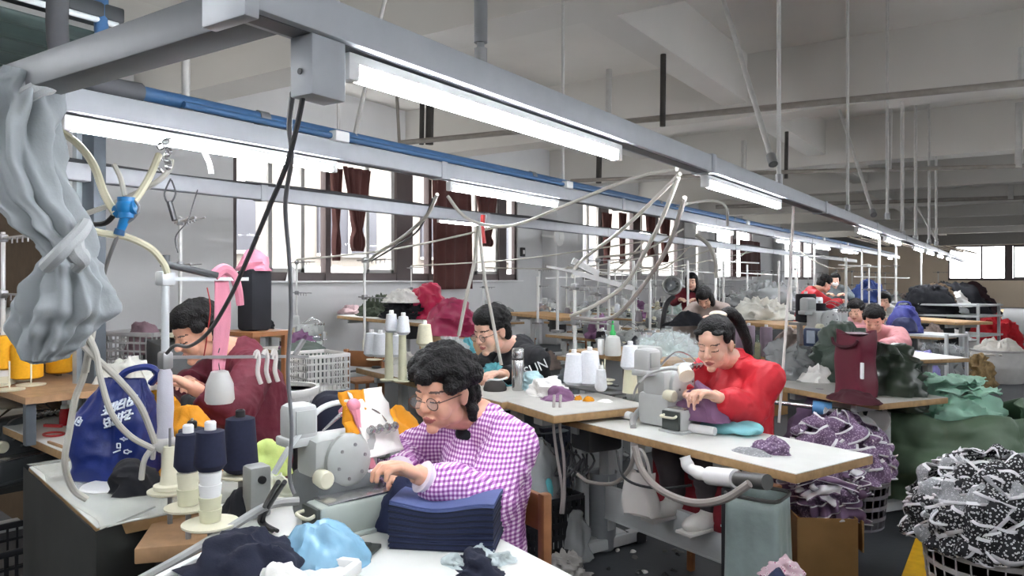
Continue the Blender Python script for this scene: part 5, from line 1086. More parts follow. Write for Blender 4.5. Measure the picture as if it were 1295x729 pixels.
for i in range(9): m.lathe([(.010, -.002), (.014, 0), (.010, .002), (.010, -.002)], n=10, T=Mx.Translation(p+V((.012*math.sin(i*2.2), .012*math.cos(i*1.9), -.013*i))) @ Mx.Rotation(i*1.1, 4, 'X') @ Mx.Rotation(i*.7, 4, 'Y'))
tag(m.build('chain', chrome), 'small steel chain under the rail clamp holding two cream hoses', 'chain')
ph('white cable stub under the long second rail lamp', [(258, 193, 3.3), (264, 205, 3.3), (267, 220, 3.3)], .012, cap_m, 'cable_stub')
ph('black wire loop with plug hanging from the lamp-less rail', [(216, 226, 3.4), (208, 245, 3.4), (214, 258, 3.4), (222, 245, 3.4), (217, 228, 3.4)], .004, blk, 'wire'); ph('black plug hanging below the lamp-less rail', [(214, 255, 3.4), (221, 279, 3.4)], .013, blk, 'plug')
ph('thin grey wire falling in loops from the lamp-less rail to the far stand', [(250, 240, 3.6), (243, 262, 3.6), (237, 280, 3.6), (222, 300, 3.6), (225, 320, 3.6)], .003, cablk, 'wire')
for i, (lab, pts, r) in enumerate((('left pale tube crossing over the blue shopping bag', [(92, 412, 2.2), (108, 440, 2.2), (150, 480, 2.22), (178, 515, 2.25), (196, 560, 2.3)], .010), ('right pale tube looping over the blue shopping bag', [(104, 410, 2.2), (121, 445, 2.2), (127, 478, 2.2), (142, 525, 2.22), (165, 552, 2.26), (194, 568, 2.3)], .009), ('long pale tube falling left of the blue shopping bag', [(114, 432, 2.25), (106, 475, 2.25), (95, 505, 2.25), (88, 545, 2.25), (82, 585, 2.25), (92, 618, 2.28), (110, 632, 2.3)], .010), ('short pale tube right of the grey hanging cloth', [(120, 400, 2.2), (113, 440, 2.22), (108, 470, 2.25)], .011))): ph(lab, pts, r, ghose)
# blue shopping bag
bb = on(148, 604, TZ); bgr = thing('shopping_bag', 'blue shopping bag with white lettering standing on the left table', 'bag', bb, .38)
def bagb(u, v):
    a = 2*PI*u; s_ = 1/(abs(math.cos(a))**5+abs(math.sin(a))**5)**.2; w_ = .145*(1-.05*v-.42*max(0, v-.62)/.38)*(1+.04*math.sin(v*7)); d_ = .095*(1-.25*v-.55*max(0, v-.6)/.4)
    z = .37*v; f = .012*math.sin(a*3+v*6)*math.sin(v*PI) + .02*(ridged((math.cos(a)*.2, math.sin(a)*.2, z), 7, 3)-.4)*min(1, v*3+.2)
    return V((w_*math.cos(a)*s_ + f*math.cos(a) + .07*max(0, v-.5)**1.3, d_*math.sin(a)*s_ + f*math.sin(a), z))
bgm = M('blue_woven_plastic', '#14276a', .38, var=.12, scale=6, bump=.05, bscale=90)
m = MB(); m.surf(bagb, 90, 46, wrap=True); m.lathe([(0, .002), (.12, .002)], n=24); m.build('bag_body', bgm, bgr, ang=80)
m = MB(); m.tube([V((.02, -.03, .355)), V((.06, -.02, .40)), V((.13, 0, .415)), V((.16, .02, .39)), V((.12, .03, .35))], .013, 6, 5); m.build('handle', bgm, bgr)
# lettering: white block strokes in two lines and small marks, raised on the front
rr = random.Random(12); m = MB()
def fp(x, z):   # point on the front (-y) side
    best = None
    for k_ in range(41):
        u = .5+.5*k_/40; p = bagb(u, z/.37)
        if best is None or abs(p.x-x) < abs(best.x-x): best = p
    return best
def stroke(x0, z0, x1, z1, r=.0038):
    pts = [fp(x0+(x1-x0)*t, z0+(z1-z0)*t)+V((0, -.004, 0)) for t in (0, .5, 1)]; m.tube(pts, r, 6, 1)
for li, (zb, x0) in enumerate(((.245, .0), (.20, .012))):
    for g in range(4):
        X0 = x0+g*.031; Z0 = zb+g*.0115
        stroke(X0, Z0+.028, X0+.024, Z0+.036); stroke(X0, Z0+.014, X0+.024, Z0+.022); stroke(X0+.001, Z0, X0+.024, Z0+.008)
        stroke(X0+.006, Z0, X0+.006, Z0+.034); stroke(X0+.018, Z0+.004, X0+.018, Z0+.038)
m.build('lettering', M('bag_print_white', '#d4dce4', .5, var=.03), bgr); m = MB()
for cx_, cz_ in ((.10, .165), (.075, .14), (.115, .12)):
    for k_ in range(6): stroke(cx_+.009*math.cos(k_*PI/3), cz_+.009*math.sin(k_*PI/3), cx_+.009*math.cos((k_+1)*PI/3), cz_+.009*math.sin((k_+1)*PI/3), .0022)
stroke(.06, .115, .085, .125, .003); m.build('print_mark', M('bag_print_white'), bgr); m = MB()
for k_ in range(10): stroke(-.095+.014*math.cos(k_*PI/5), .22+.014*math.sin(k_*PI/5), -.095+.014*math.cos((k_+1)*PI/5), .22+.014*math.sin((k_+1)*PI/5), .0026)
stroke(-.095, .215, -.095, .225, .006)
m.build('round_emblem', M('bag_print_white'), bgr)
# other things on the left tables
m = MB(); m.lathe([(0, 0), (.085, 0), (.09, .006), (.085, .012), (0, .012)], n=32); tag(m.build('white_disc', cap_m, None, on(137, 617, TZ)), 'white disc lying in front of the blue shopping bag', 'disc')
gather('fabric_heap', 'black cloth lump in front of the blue shopping bag', 'fabric', 168, 622, TZ, .16, .14, .10, M('black_cloth', '#15161c', .9, var=.2), 0, 101, amp=.4)
m = MB(); sheet(1.05, .62, 0, 6, .006, 6, 40, 26, mb=m); tag(m.build('plastic_sheet', clear('sheet_film', '#dfe2da', .35, .15), None, cL+V((0, 0, TZ+.001)), rzL, solid=.002), 'clear plastic sheet spread on the left table under the blue bag', 'sheet')
dk = M('charcoal_cloth', '#262826', .9, var=.3, scale=4)
sk0, sk1, sk2 = on(30, 592, TZ), on(121, 675, TZ), on(196, 642, TZ)
def skirt(u, v):
    t = u*1.5; p = sk0.lerp(sk1, min(1, t)) if t < 1 else sk1.lerp(sk2, (t-1)*2); c = (sk0+sk2)/2; n = (sk1-c); n.z = 0; n.normalize()
    drop = .72*max(0, v-.06)/.94; return p + n*((.004 if v < .06 else .012) + (.05*drop)*(1+.6*math.sin(u*17+v*2)) + .012*math.sin(u*29)*v) + V((0, 0, .004-drop))
m = MB(); m.surf(skirt, 70, 18); tag(m.build('table_skirt', dk, solid=.004), 'dark grey cloth draped from the left table down to the floor', 'cloth')
gather('fabric_heap', 'dark garment bundle under the white cloth behind the blue bag', 'fabric', 150, 515, TZ+.04, .40, .30, .22, cloth_m('dark_print', '#3c3638', .25), .2, 102, amp=.4)
gather('fabric_heap', 'flowered cloth lump left of the white cloth behind the blue bag', 'fabric', 112, 500, TZ, .34, .24, .24, M('grey_floral'), .1, 103, amp=.4)
cr = crate('plastic_crate', 'black lattice crate at the lower left edge', ground(on(10, 700, .0) if False else at(8, 740, 3.2)), rz0, .40, .34, .38, M('black_crate', '#17181c', .5), cols=9, rows=6)
mc_ = make_machine('dark grey overlocker at the very left edge below the red bottle', on(20, 600, .50), rz0+.3, enamel=M('dark_enamel', '#4b4f50', .4, .2))
bx_ = thing('wooden_stool', 'low stool carrying the dark overlocker at the left edge', 'stool', ground(on(20, 600, .50)), rz0); m = MB(); m.box((0, 0, .485), (.5, .45, .03)); m.build('seat', dk, bx_)
for sx in (-.2, .2):
    for sy in (-.18, .18): m = MB(); m.box((sx, sy, .235), (.04, .04, .47)); m.build('leg', dk, bx_)
rbt = thing('red_bottle', 'small bottle with red liquid and white nozzle on the left edge table', 'bottle', on(82, 538, TZ)); m = MB(); m.lathe([(0, 0), (.024, 0), (.026, .006), (.025, .07), (.02, .085), (0, .085)], n=18); m.build('bottle', M('red_liquid', '#a81820', .2), rbt); m = MB(); m.lathe([(.02, .084), (.018, .10), (.012, .105), (.009, .135), (0, .137)], n=14); m.build('nozzle', cap_m, rbt)
m = MB(); m.tube([(.055*math.cos(k_*PI/8), .04*math.sin(k_*PI/8), .006) for k_ in range(17)], .005, 6, 1); tag(m.build('red_ring', M('red_cord', '#b23030', .5), None, on(68, 551, TZ)), 'red cord ring lying on the left edge table', 'ring')
m = MB(); m.bar((-.09, 0, .006), (.09, .02, .006), .01); tag(m.build('wood_stick', M('raw_wood', '#a5825f'), None, on(68, 565, TZ), -.2), 'thin wooden stick on the left edge table', 'stick')
m = MB(); m.bar((-.05, 0, .008), (.05, .01, .008), .014); tag(m.build('red_tool', M('red_cord', '#b23030', .5), None, on(66, 541, TZ), .3), 'red handled tool left of the small red bottle', 'tool')
gather('fabric_heap', 'white cloth roll on the left edge table', 'fabric', 34, 512, TZ, .42, .16, .06, bright, rz0, 104, amp=.25, fs=7)
m = MB(); m.ell((0, 0, .02), (.05, .035, .02)); tag(m.build('black_pad', blk, None, on(56, 517, TZ), .3), 'black pad beside the white cloth roll on the left edge table', 'pad')
for lab, px, yb, yt, Y, fr in (('leftmost yellow cone, cut by the picture edge', 6, 468, 425, 3.7, .42), ('yellow cone below the knot of the grey hanging cloth', 34, 480, 435, 3.7, .40), ('yellow cone right of the tail of the grey hanging cloth', 75, 473, 432, 3.9, .36)): cone_px(lab, px, yb, yt, Y, yarn_yellow, fr=fr, straight=True, core=False)
t = cups('white cups stacked under the leftmost yellow cone', at(6, 500, 3.7), 3, .042, .05, [cap_m, ivory])
m = MB(); m.lathe([(0, 0), (.16, 0), (.17, .006), (.15, .016), (0, .016)], n=30); tag(m.build('round_board', M('brown_board', '#7a7264', .7), None, at(12, 512, 3.7)), 'brown round board under the white cups at the left edge', 'board')
sf = thing('shelf_rack', 'cardboard backed shelf with yellow cones behind the grey hanging cloth', 'shelf', ground(at(40, 480, 3.85), TZ), rz0)
for z in (at(40, 480, 3.85).z-.018-TZ, ): m = MB(); m.box((0, 0, z), (1.3, .42, .03)); m.build('shelf_board', M('raw_wood', '#a5825f'), sf)
for sx in (-.6, .6):
    for sy in (-.18, .18): m = MB(); m.box((sx, sy, .10), (.04, .04, .2)); m.build('upright', M('upright_steel', '#596066'), sf)
cbk = thing('cardboard_sheet', 'big brown cardboard sheet behind the grey hanging cloth', 'cardboard', ground(at(20, 480, 4.5)), rz0); m = MB(); m.box((0, 0, 1.0), (1.5, .02, 1.9)); m.build('sheet', M('dark_cardboard', '#5e4c38', .9, var=.12), cbk)
tt = make_stand('white thread stand at the left edge before the cardboard', at(4, 500, 3.75), rz0, .82)
mm = make_machine('grey overlocker on the shelf left of the yellow cones', at(30, 452, 4.3)+V((0, 0, -.0)), rz0)
hb = thing('spare_machine', 'grey spare machine castings behind the yellow cones', 'machine', at(50, 445, 4.25), .3); m = MB(); m.box((0, 0, .05), (.3, .2, .1), 0, .02); m.box((.05, 0, .14), (.12, .12, .1), 0, .02); m.cone((-.1, -.1, .1), (-.1, .1, .1), .04); m.build('casting', mach_d, hb)
# cables from the switch box
ph('thick black cable falling from the switch box to the guide pole', [(384, 118, 1.42), (376, 158, 1.45), (362, 210, 1.5), (338, 268, 1.6), (312, 330, 1.75), (290, 378, 1.9), (264, 420, 2.05), (240, 438, 2.2), (222, 437, 2.28), (211, 447, 2.32)], .0055, cablk, 'cable')
ph('thin grey cable falling from the switch box to the near overlocker', [(370, 118, 1.42), (366, 160, 1.5), (369, 200, 1.6), (361, 260, 1.75), (366, 330, 1.9), (368, 400, 2.0), (364, 470, 2.05), (369, 540, 2.08), (366, 600, 2.1), (372, 625, 2.1)], .0055, M('cable_grey', '#6a6a6c', .5), 'cable')
ph('red thread drooping from the guide pole arm before the maroon shirt', [(262, 364, 2.5), (266, 390, 2.5), (262, 425, 2.52), (258, 450, 2.55)], .002, M('red_cord', '#b23030', .5), 'thread')
# ================================================================== curtains and wall things
brown = M('brown_curtain', '#55302c', .85, var=.12, scale=3)
def curtain(label, px0, px1, y0, y1, wx=XL+.12, gather_at=None, group=None):
    """A hanging strip of curtain with folds, narrowed at gather_at (0..1 of its height)."""
    a, b = onx(px0, y0, wx), onx(px1, y0, wx); zb = onx((px0+px1)/2, y1, wx).z; c = (a+b)/2; w = abs(b.y-a.y); z0 = (a.z+b.z)/2; h = z0-zb
    def f(u, v):
        k = 1.0
        if gather_at is not None: k = .22 + .78*min(1, abs(v-gather_at)/gather_at)**.8 if v < gather_at else .22+.25*math.sin((v-gather_at)/(1-gather_at)*PI*.9)
        x = (u-.5)*w*k; return V((.10 + .05*math.sin(u*2*PI*4+v*1.5)*(1-.3*k) + .02*math.sin(u*31), x, -h*v))
    m = MB(); m.surf(f, 44, 24); return tag(m.build('curtain', brown, None, V((wx, c.y, z0)), solid=.012, ang=80), label, 'curtain', group)
curtain('full brown curtain panel hanging in the first window bay', 541, 591, 228, 366)
curtain('left brown curtain twisted into a knotted tail before the first window', 412, 428, 214, 330, gather_at=.62); curtain('slanting brown curtain joining the knotted tail before the first window', 428, 464, 214, 318, gather_at=.75)
curtain('narrow tied brown curtain right of the full panel', 594, 626, 235, 312, gather_at=.85)
for i, (p0, p1, y1) in enumerate(((757, 770, 335), (779, 788, 334), (812, 826, 325), (829, 845, 332))): curtain(('first', 'second', 'third', 'last')[i]+' tied brown curtain from the left in the second window bay', p0, p1, 270, y1, gather_at=.8)
curtain('brown curtain panel in the third window bay', 932, 958, 305, 350); curtain('dark brown curtain near the far corner', 1062, 1082, 318, 366)
def swall(px, py, sz, label, name, mt):
    p = onx(px, py, XL+.03); t = thing(name, label, 'switch', p); m = MB(); m.box((0, 0, 0), (.06, sz, sz*1.4), 0, .01); m.build('box', mt, t); m = MB(); m.box((.034, 0, .0), (.012, sz*.5, sz*.6)); m.build('rocker', cap_m, t)
swall(661, 319, .14, 'small black switch on the wall right of the first window bay', 'wall_switch', blk)
wf = thing('wall_fan', 'pale round fan on the pier between the window bays', 'fan', onx(707, 300, XL+.55)); m = MB(); m.lathe([(.16, -.03), (.2, -.02), (.2, .02), (.16, .03)], n=24, T=Mx.Rotation(PI/2, 4, 'Y')); m.cone((-.05, 0, 0), (.04, 0, 0), .06)
for k in range(10): m.bar((.03, 0, 0), (.03, .19*math.cos(k*PI/5), .19*math.sin(k*PI/5)), .008)
m.build('cage', cap_m, wf); m = MB(); m.bar((-.05, 0, 0), (-.45, 0, .05), .05); m.build('bracket', cap_m, wf)
for i, px in enumerate((268, 372)):
    p = onx(px-3, 352, XL+.06); m = MB()
    if i: m.lathe([(0, 0), (.09, 0), (.06, .14), (.02, .22), (0, .22)], n=16); tag(m.build('small_funnel', cap_m, None, V((p.x, p.y, SILL+.001))), 'small white funnel on the sill of the first window', 'funnel')
    else: pass
# ================================================================== rows of work places behind
far_m = M('far_machine', '#b4b4b2', .4, var=.1); filmg = clear('grey_film', '#a8abab', .55, .15)
base_t = make_table('sewing table', 1.30, .5, (0, 0, 0), 0, None, M('grey_laminate', '#b9b7b0'), False); base_m = MACHINE; base_s = make_stand('thread stand', (0, 0, 0), 0, .95)
yarns = [make_cone('cone', (0, 0, 0), y, .17, .06, .04) for y in (yarn_white, yarn_grey, yarn_black, yarn_cream)]
base_st = make_stool('wooden stool', (0, 0, 0), 0, .43)
heap_mats = [cloth_m('sage_cloth', '#a3b0aa', .15), cloth_m('grey_cotton', '#6f777b', .12), cloth_m('offwhite_cloth', '#d7d6cc', .06), cloth_m('dark_cotton', '#3a3a40', .2), cloth_m('taupe_cloth', '#8f8078', .15), filmg, cloth_m('mauve_cloth', '#7c5878', .1)]
heaps = [heap(.42, .32, .20, 200+i, .38, 8, 40, 14).mesh('heap_src', mt, True, 75) for i, mt in enumerate(heap_mats)]
def heap_dup(i, loc, rz, s, name, label, cat, group):
    o = bpy.data.objects.new(name, heaps[i]); COL.objects.link(o); o.location = loc; o.rotation_euler = (0, 0, rz); o.scale = (s, s, s); return tag(o, label, cat, group)
rr = random.Random(77)
WHERE = {-1.3: 'near rail row', -2.95: 'blue pipe row', -4.5: 'middle row', -6.1: 'window side row', -7.7: 'window wall row'}
skip = [(-1.3, 5.4), (-1.3, 7.4)]
KEEP = [(ground(at(490, 405, 9.9)), 1.6), (ground(at(675, 398, 11)), 1.0), (ground(at(332, 421, 8.9)), 1.0), (ground(at(965, 410, 9.6)), 1.2), (ground(at(1165, 405, 12)), 1.2), (ground(at(1140, 420, 14.5)), 1.7), (ground(at(400, 492, 5.6)), .9), (ground(at(385, 452, 6.2)), 1.0), (ground(at(575, 424, 8.1)), .9), (ground(at(440, 500, 5.6)), .9), (ground(at(1205, 446, 16.5)), 1.8), (ground(at(1225, 430, 18)), 1.6), (ground(at(1160, 470, 8.6)), 1.0), (ground(at(1190, 462, 9.2)), .9), (ground(at(975, 388, 11.8)), 1.1), (cM, 1.0), (cM2, 1.3), (ground(at(868, 470, 6.2)), .7), (ground(at(893, 384, 8.2)), .6)]
for rx, where in WHERE.items():
    y = {-1.3: 9.4, -2.95: 6.2, -4.5: 6.6, -6.1: 5.2, -7.7: 6.9}[rx]
    while y < 26:
        if any((V((rx, y, 0))-k_).length < r_ for k_, r_ in KEEP): y += 1.97; continue
        near = y < 13; tr_ = TR + rr.uniform(-.04, .04); lx, ly = axes(tr_); o = V((rx, y, 0)); f = lambda x_, y_, z_=0.: o + lx*x_ + ly*y_ + V((0, 0, z_))
        gn = ('nearer half of ' if near else 'far end of ')+where
        t = dup(base_t, o, tr_, 'grey topped sewing table at the '+gn, 'tables, '+gn)
        if not near:
            for ch in [c for c in t.children if c.name.startswith('motor_box')]: bpy.data.objects.remove(ch)
        if rr.random() < .85: dup(base_m, f(.05, .02, TZ), tr_+rr.uniform(-.3, .3), 'overlocker on a table at the '+gn, 'overlockers, '+gn)
        if rr.random() < .9: dup(base_s, f(-.45, .1, TZ), tr_, 'white thread stand with guide arms at the '+gn, 'thread stands, '+gn)
        for k in range(rr.randint(2, 4)):
            c = yarns[rr.choice((0, 0, 0, 1, 1, 2, 3))]; yn = c['label']; dup(c, f(-.45+.11*k, .1+(-.06 if k % 2 else .06), TZ+.072), 0, 'yarn cone on a stand disc at the '+gn, 'yarn cones, '+gn)
        for k in range(rr.randint(1, 3)): heap_dup(rr.randrange(len(heaps)), f(rr.uniform(-.1, .5), rr.uniform(-.15, .1), TZ), rr.random()*6, rr.uniform(.6, 1.25), 'fabric_heap', 'cloth lump on a table at the '+gn, 'fabric', 'cloth lumps, '+gn)
        if rr.random() < .8: heap_dup(rr.randrange(len(heaps)), f(rr.uniform(-.3, .3), -.5, 0.0), rr.random()*6, rr.uniform(1.1, 2.0), 'fabric_sack', 'cloth sack on the floor at the '+gn, 'sack', 'floor sacks, '+gn)
        dup(base_st, f(.1, .62), tr_, 'wooden stool at the '+gn, 'stools, '+gn)
        if near and rr.random() < .9:
            top = f(-.45, .1, TZ+.95); a = V((R2 if rx > -3.5 else R3, top.y+rr.uniform(-.4, .8), 2.0)); mid = (top+a)/2 - V((0, 0, .25*rr.random()+.05))
            hose('air_hose', 'pale hose from a rail to a stand at the '+gn, [a, mid, top], .010, ghose, group='pale hoses, '+gn)
        y += 1.97
for b in [base_t, base_s, base_st]+yarns:
    for c in list(b.children_recursive): bpy.data.objects.remove(c)
    bpy.data.objects.remove(b)
# cutting tables near the windows, with pink bags
ZW = .95
def tb(pl, pr, z, D, label, mt=None): return table_between(pl, pr, z, D, label, None, False, mt)
twn, rzw, cw = tb((426, 399), (556, 411), ZW, .7, 'high wood edged table near the windows with garments and pink bags')
tw2, rzw2, cw2 = tb((640, 395), (708, 402), ZW, .7, 'bare high wooden table right of the pink bags', M('bare_wood', '#b7905e', .6, var=.12))
tw3, rzw3, cw3 = tb((300, 419), (364, 424), .80, .6, 'wood edged table behind the maroon shirt worker')
pinkm = clear('pink_film', '#c22350', .9, .3)
gather('pink_bag', 'bright pink full bag on the high table near the windows', 'bag', 541, 403, ZW, .62, .5, .46, pinkm, 0, 111, amp=.3, fs=5, p=3)
heap_obj('pink_bag', 'dull pink full bag in front of the high table near the windows', 'bag', at(575, 424, 8.1), .62, .5, .36, clear('rose_film', '#a8345a', .92, .35), 0, 112, amp=.3, fs=5, p=3)
ptb = thing('wooden_crate', 'wooden crate under the dull pink bag', 'crate', ground(at(575, 424, 8.1)), TR); zc = at(575, 424, 8.1).z; m = MB(); m.box((0, 0, zc/2), (.7, .5, zc-.004), 0, .01); m.build('crate_body', M('raw_wood', '#a5825f'), ptb)
gather('fabric_heap', 'dark green patterned garments on the high table near the windows', 'fabric', 480, 400, ZW, .7, .5, .26, cloth_m('dark_green_print', '#4c5546', .35), 0, 113, amp=.45, fs=9); gather('fabric_heap', 'black garments beside the bright pink bag', 'fabric', 513, 403, ZW, .7, .5, .30, M('black_cloth', '#15161c'), 0, 114, amp=.4); gather('fabric_heap', 'pale garments at the left of the high table near the windows', 'fabric', 445, 397, ZW, .5, .4, .12, cloth_m('pinkish_cloth', '#c9aeb0', .15), 0, 115, amp=.4); heap_obj('fabric_heap', 'white garments on top of the black ones beside the bright pink bag', 'fabric', at(508, 383, 10.3), .55, .4, .16, bright, 0, 116, amp=.4)
gather('fabric_heap', 'dark rolled cloth on the table behind the maroon shirt worker', 'fabric', 330, 416, .80, .5, .3, .2, M('black_cloth', '#15161c'), rzw3, 117, amp=.25)
m = MB(); p = at(325, 418, 7.2); bx = thing('black_cover', 'tall black cover standing behind the pink ribbon', 'cover', at(322, 418, 3.9)); m.box((0, 0, .16), (.13, .13, .32), 0, .02); m.build('cover_body', M('black_cloth', '#15161c'), bx); m = MB(); heap(.16, .15, .10, 4, .3, 9, mb=m, c=(0, 0, .31)); m.build('pink_cap', cloth_m('pink_strip', '#d98c9f'), bx)
bt_ = thing('pedestal', 'narrow wooden stand under the tall black cover', 'stand', ground(at(322, 418, 3.9))); zc = at(322, 418, 3.9).z; m = MB(); m.box((0, 0, zc-.012), (.3, .25, .022)); m.build('top_board', wd, bt_)
for sx in (-.12, .12):
    for sy in (-.1, .1): m = MB(); m.box((sx, sy, (zc-.024)/2), (.03, .03, zc-.024)); m.build('leg', wd, bt_)
# baskets behind the near machine
wb = M('white_basket', '#dcdad6', .45, var=.04)
def block(label, p, sx, sy, name='wooden_box', mt=None):
    t = thing(name, label, 'box', ground(p), TR); m = MB(); m.box((0, 0, p.z/2), (sx, sy, p.z-.004), 0, .008); m.build('box_body', mt or M('grey_box', '#55585a', .7, var=.15), t)
p = at(400, 492, 5.6); crate('laundry_crate', 'white lattice crate behind the near overlocker', p, TR+.1, .40, .34, .26, wb, cols=10, rows=5); block('grey box under the white lattice crate', p, .42, .36)
heap_obj('fabric_heap', 'grey green folded cloth above the white lattice crate', 'fabric', at(385, 452, 6.2), .75, .45, .12, cloth_m('grey_green', '#59635c', .15), TR, 118, amp=.25); block('grey box behind the white lattice crate', at(385, 452, 6.2), .7, .5)
p = at(352, 552, 4.1); round_basket('laundry_basket', 'white round basket behind the maroon shirt worker', p, .17, .26, wb, 6, 26, 1.2); block('grey box under the white round basket', p, .36, .3)
heap_obj('fabric_heap', 'black cloth in the white round basket', 'fabric', p+V((0, 0, .14)), .34, .32, .12, M('black_cloth', '#15161c'), 0, 119, amp=.3)
p = at(430, 542, 3.7); heap_obj('fabric_stack', 'dark navy folded cloth stack behind the near overlocker', 'fabric', p, .44, .34, .17, dnavy, TR, 120, amp=.12, fs=5, p=5); block('grey box under the dark navy folded stack', p, .4, .34)
ch = thing('wooden_chair', 'light wooden chair before the narrow table with white cones', 'chair', ground(at(440, 500, 5.6)), TR+.5); chair_parts(ch, .45, .5)
crate('laundry_crate', 'grey lattice crate with a mauve bundle behind the white cloth', at(182, 462, 4.6), .3, .40, .3, .2, M('pale_crate', '#a6a4a2', .5), cols=9, rows=4); block('grey box under the grey lattice crate', at(182, 462, 4.6), .42, .32)
heap_obj('fabric_heap', 'mauve bundle with black handle in the grey lattice crate', 'fabric', at(182, 447, 4.6), .26, .2, .2, cloth_m('mauve_grey', '#8a7078', .1), 0, 121, amp=.25)
# thread clutter behind the maroon shirt worker
st = make_stand('white thread stand behind the guide pole with dark cones', at(228, 435, 4.4), TR, .75); block('grey machine block under the dark cones', at(238, 430, 4.4), .6, .4)
for i, (px, y0) in enumerate(((226, 418), (240, 416), (254, 418))): cone_px(('left', 'middle', 'right')[i]+' black cone behind the maroon shirt worker', px, y0+12, y0-22, 4.4, yarn_black, straight=True)
# ================================================================== right middle ground
t3, rz3, c3 = tb((962, 484), (1112, 511), TZ, .6, 'wood edged table with the maroon bag right of the red jacket worker', M('grey_laminate', '#b9b7b0'))
t4, rz4, c4 = tb((1060, 441), (1166, 455), TZ, .55, 'white table under the arms of the pink sweater worker')
t5, rz5, c5 = tb((925, 406), (1003, 413), ZW, .7, 'wooden table with cardboard side behind the red jacket worker', M('bare_wood', '#b7905e'))
def wl_(px, py, z): return on(px, py, z)
mb_ = thing('maroon_bag', 'upright maroon bag with rounded flap on the right table', 'bag', on(1082, 500, TZ), rz3-.1)
def mbf(u, v):
    a = 2*PI*u; s_ = 1/(abs(math.cos(a))**5+abs(math.sin(a))**5)**.2; return V((.125*(1-.1*v)*math.cos(a)*s_+.008*math.sin(v*9), .08*math.sin(a)*s_, .40*v+.02*math.sin(a*2)*v))
mrn = cloth_m('maroon_nylon', '#5d1026', .12, .5); m = MB(); m.surf(mbf, 48, 18, wrap=True); m.lathe([(0, .39), (.105, .395)], n=24); m.build('bag_body', mrn, mb_, ang=80)
m = MB(); m.tube([(-.11, -.085, .36), (-.08, -.095, .325), (0, -.1, .31), (.08, -.095, .325), (.11, -.085, .36)], .010, 8, 5); m.build('flap_edge', cloth_m('maroon_dark', '#3c0a18', .1), mb_); m = MB(); m.bar((.118, -.06, .12), (.12, -.06, .22), .012, .02); m.build('zip_tag', cap_m, mb_)
olive = cloth_m('olive_nylon', '#47544a', .25, .5)
heap_obj('jacket', 'dark green jacket heaped behind the maroon bag', 'jacket', on(1066, 480, TZ), .50, .42, .38, olive, rz3, 131, amp=.3, fs=5, n=70, m=26, p=3); heap_obj('jacket', 'shiny olive jacket right of the maroon bag', 'jacket', on(1125, 497, TZ)+V((0, 0, -.1)), .40, .36, .40, M('olive_shiny', '#2c362b', .3, var=.3), rz3, 132, amp=.4, fs=5, n=70, m=26, p=3.5)
heap_obj('jacket', 'black garment draped at the foot of the maroon bag', 'jacket', on(1080, 508, TZ), .36, .2, .06, cloth_m('maroon_dark', '#3c0a18', .1), rz3, 133, amp=.3)
gather('film_bag', 'grey film bag left of the meter box on the right table', 'bag', 992, 478, TZ, .42, .3, .26, filmg, 0, 134, amp=.35); gather('fabric_heap', 'white cloth balls in front of the meter box', 'fabric', 1030, 483, TZ, .26, .16, .11, bright, 0, 135, amp=.4, fs=10); gather('fabric_heap', 'grey cloth sheets under the meter box', 'fabric', 1022, 474, TZ, .5, .36, .14, cloth_m('grey_cotton', '#6f777b'), 0, 136, amp=.3); gather('fabric_heap', 'taupe cloth lump behind the grey film bag', 'fabric', 1005, 455, TZ, .4, .3, .28, cloth_m('taupe_cloth', '#8f8078'), 0, 137, amp=.3)
mt_ = thing('meter_box', 'small blue and white meter box on black legs', 'meter', at(1031, 462, 5.9)); m = MB(); m.box((0, 0, .22), (.15, .1, .14), -.3, .01); m.build('box', M('slate_blue', '#33405e', .4), mt_); m = MB(); m.box((-.02, -.06, .225), (.07, .01, .1), -.3); m.build('face_plate', M('meter_white', '#aab4c4', .4), mt_)
for dx in (-.06, .06): m = MB(); m.bar((0, 0, .16), (dx, 0, .0), .014); m.build('leg', blk, mt_)
pmc = make_machine('tall pale machine head behind the meter box', at(1046, 440, 6.4), rz4, enamel=M('pale_enamel', '#b9bbb9', .35, var=.04)); pmc.scale = (1, 1, 1.1); block('grey block under the tall pale machine head', at(1046, 440, 6.4), .5, .4)
for lab, px, yb, yt, Y, yn in (('left dark cone behind the right table', 1019, 408, 372, 6.6, yarn_black), ('right dark cone before the pale machine head', 1037, 405, 384, 6.5, yarn_black), ('white boxlike cone between the dark cones', 1029, 408, 376, 6.7, yarn_white)): cone_px(lab, px, yb, yt, Y, yn, straight=True)
shf = thing('cone_shelf', 'small grey shelf under the dark cones', 'shelf', ground(at(1028, 408, 6.6)), TR); zc = at(1028, 408, 6.6).z; m = MB(); m.box((0, 0, zc-.015), (.34, .22, .024)); m.build('shelf_board', galv, shf)
for sx in (-.13, .13): m = MB(); m.box((sx, 0, (zc-.03)/2), (.03, .05, zc-.03)); m.build('leg', galv, shf)
bm_ = thing('blue_motor', 'light blue cylinder motor under the right table', 'motor', at(1028, 515, 4.9)); e_ = at(1052, 518, 4.85)-at(1028, 515, 4.9); m = MB(); m.cone((0, 0, 0), e_, .045, n=18); m.build('motor_body', M('light_blue', '#5f9bd0', .4), bm_); m = MB(); m.cone(e_, e_*2.4, .016, n=10); m.cone(-e_*2.2, V((0, 0, 0)), .016, n=10); m.build('shaft', chrome, bm_)
bs_ = thing('white_basin', 'white basin under the right table beside the plum heap', 'basin', at(1082, 540, 4.75), .3); m = MB(); m.lathe([(0, 0), (.13, 0), (.19, .08), (.195, .085), (.18, .08), (.125, .012), (0, .012)], n=30, T=Mx.Rotation(.5, 4, 'X')); m.build('bowl', cap_m, bs_)
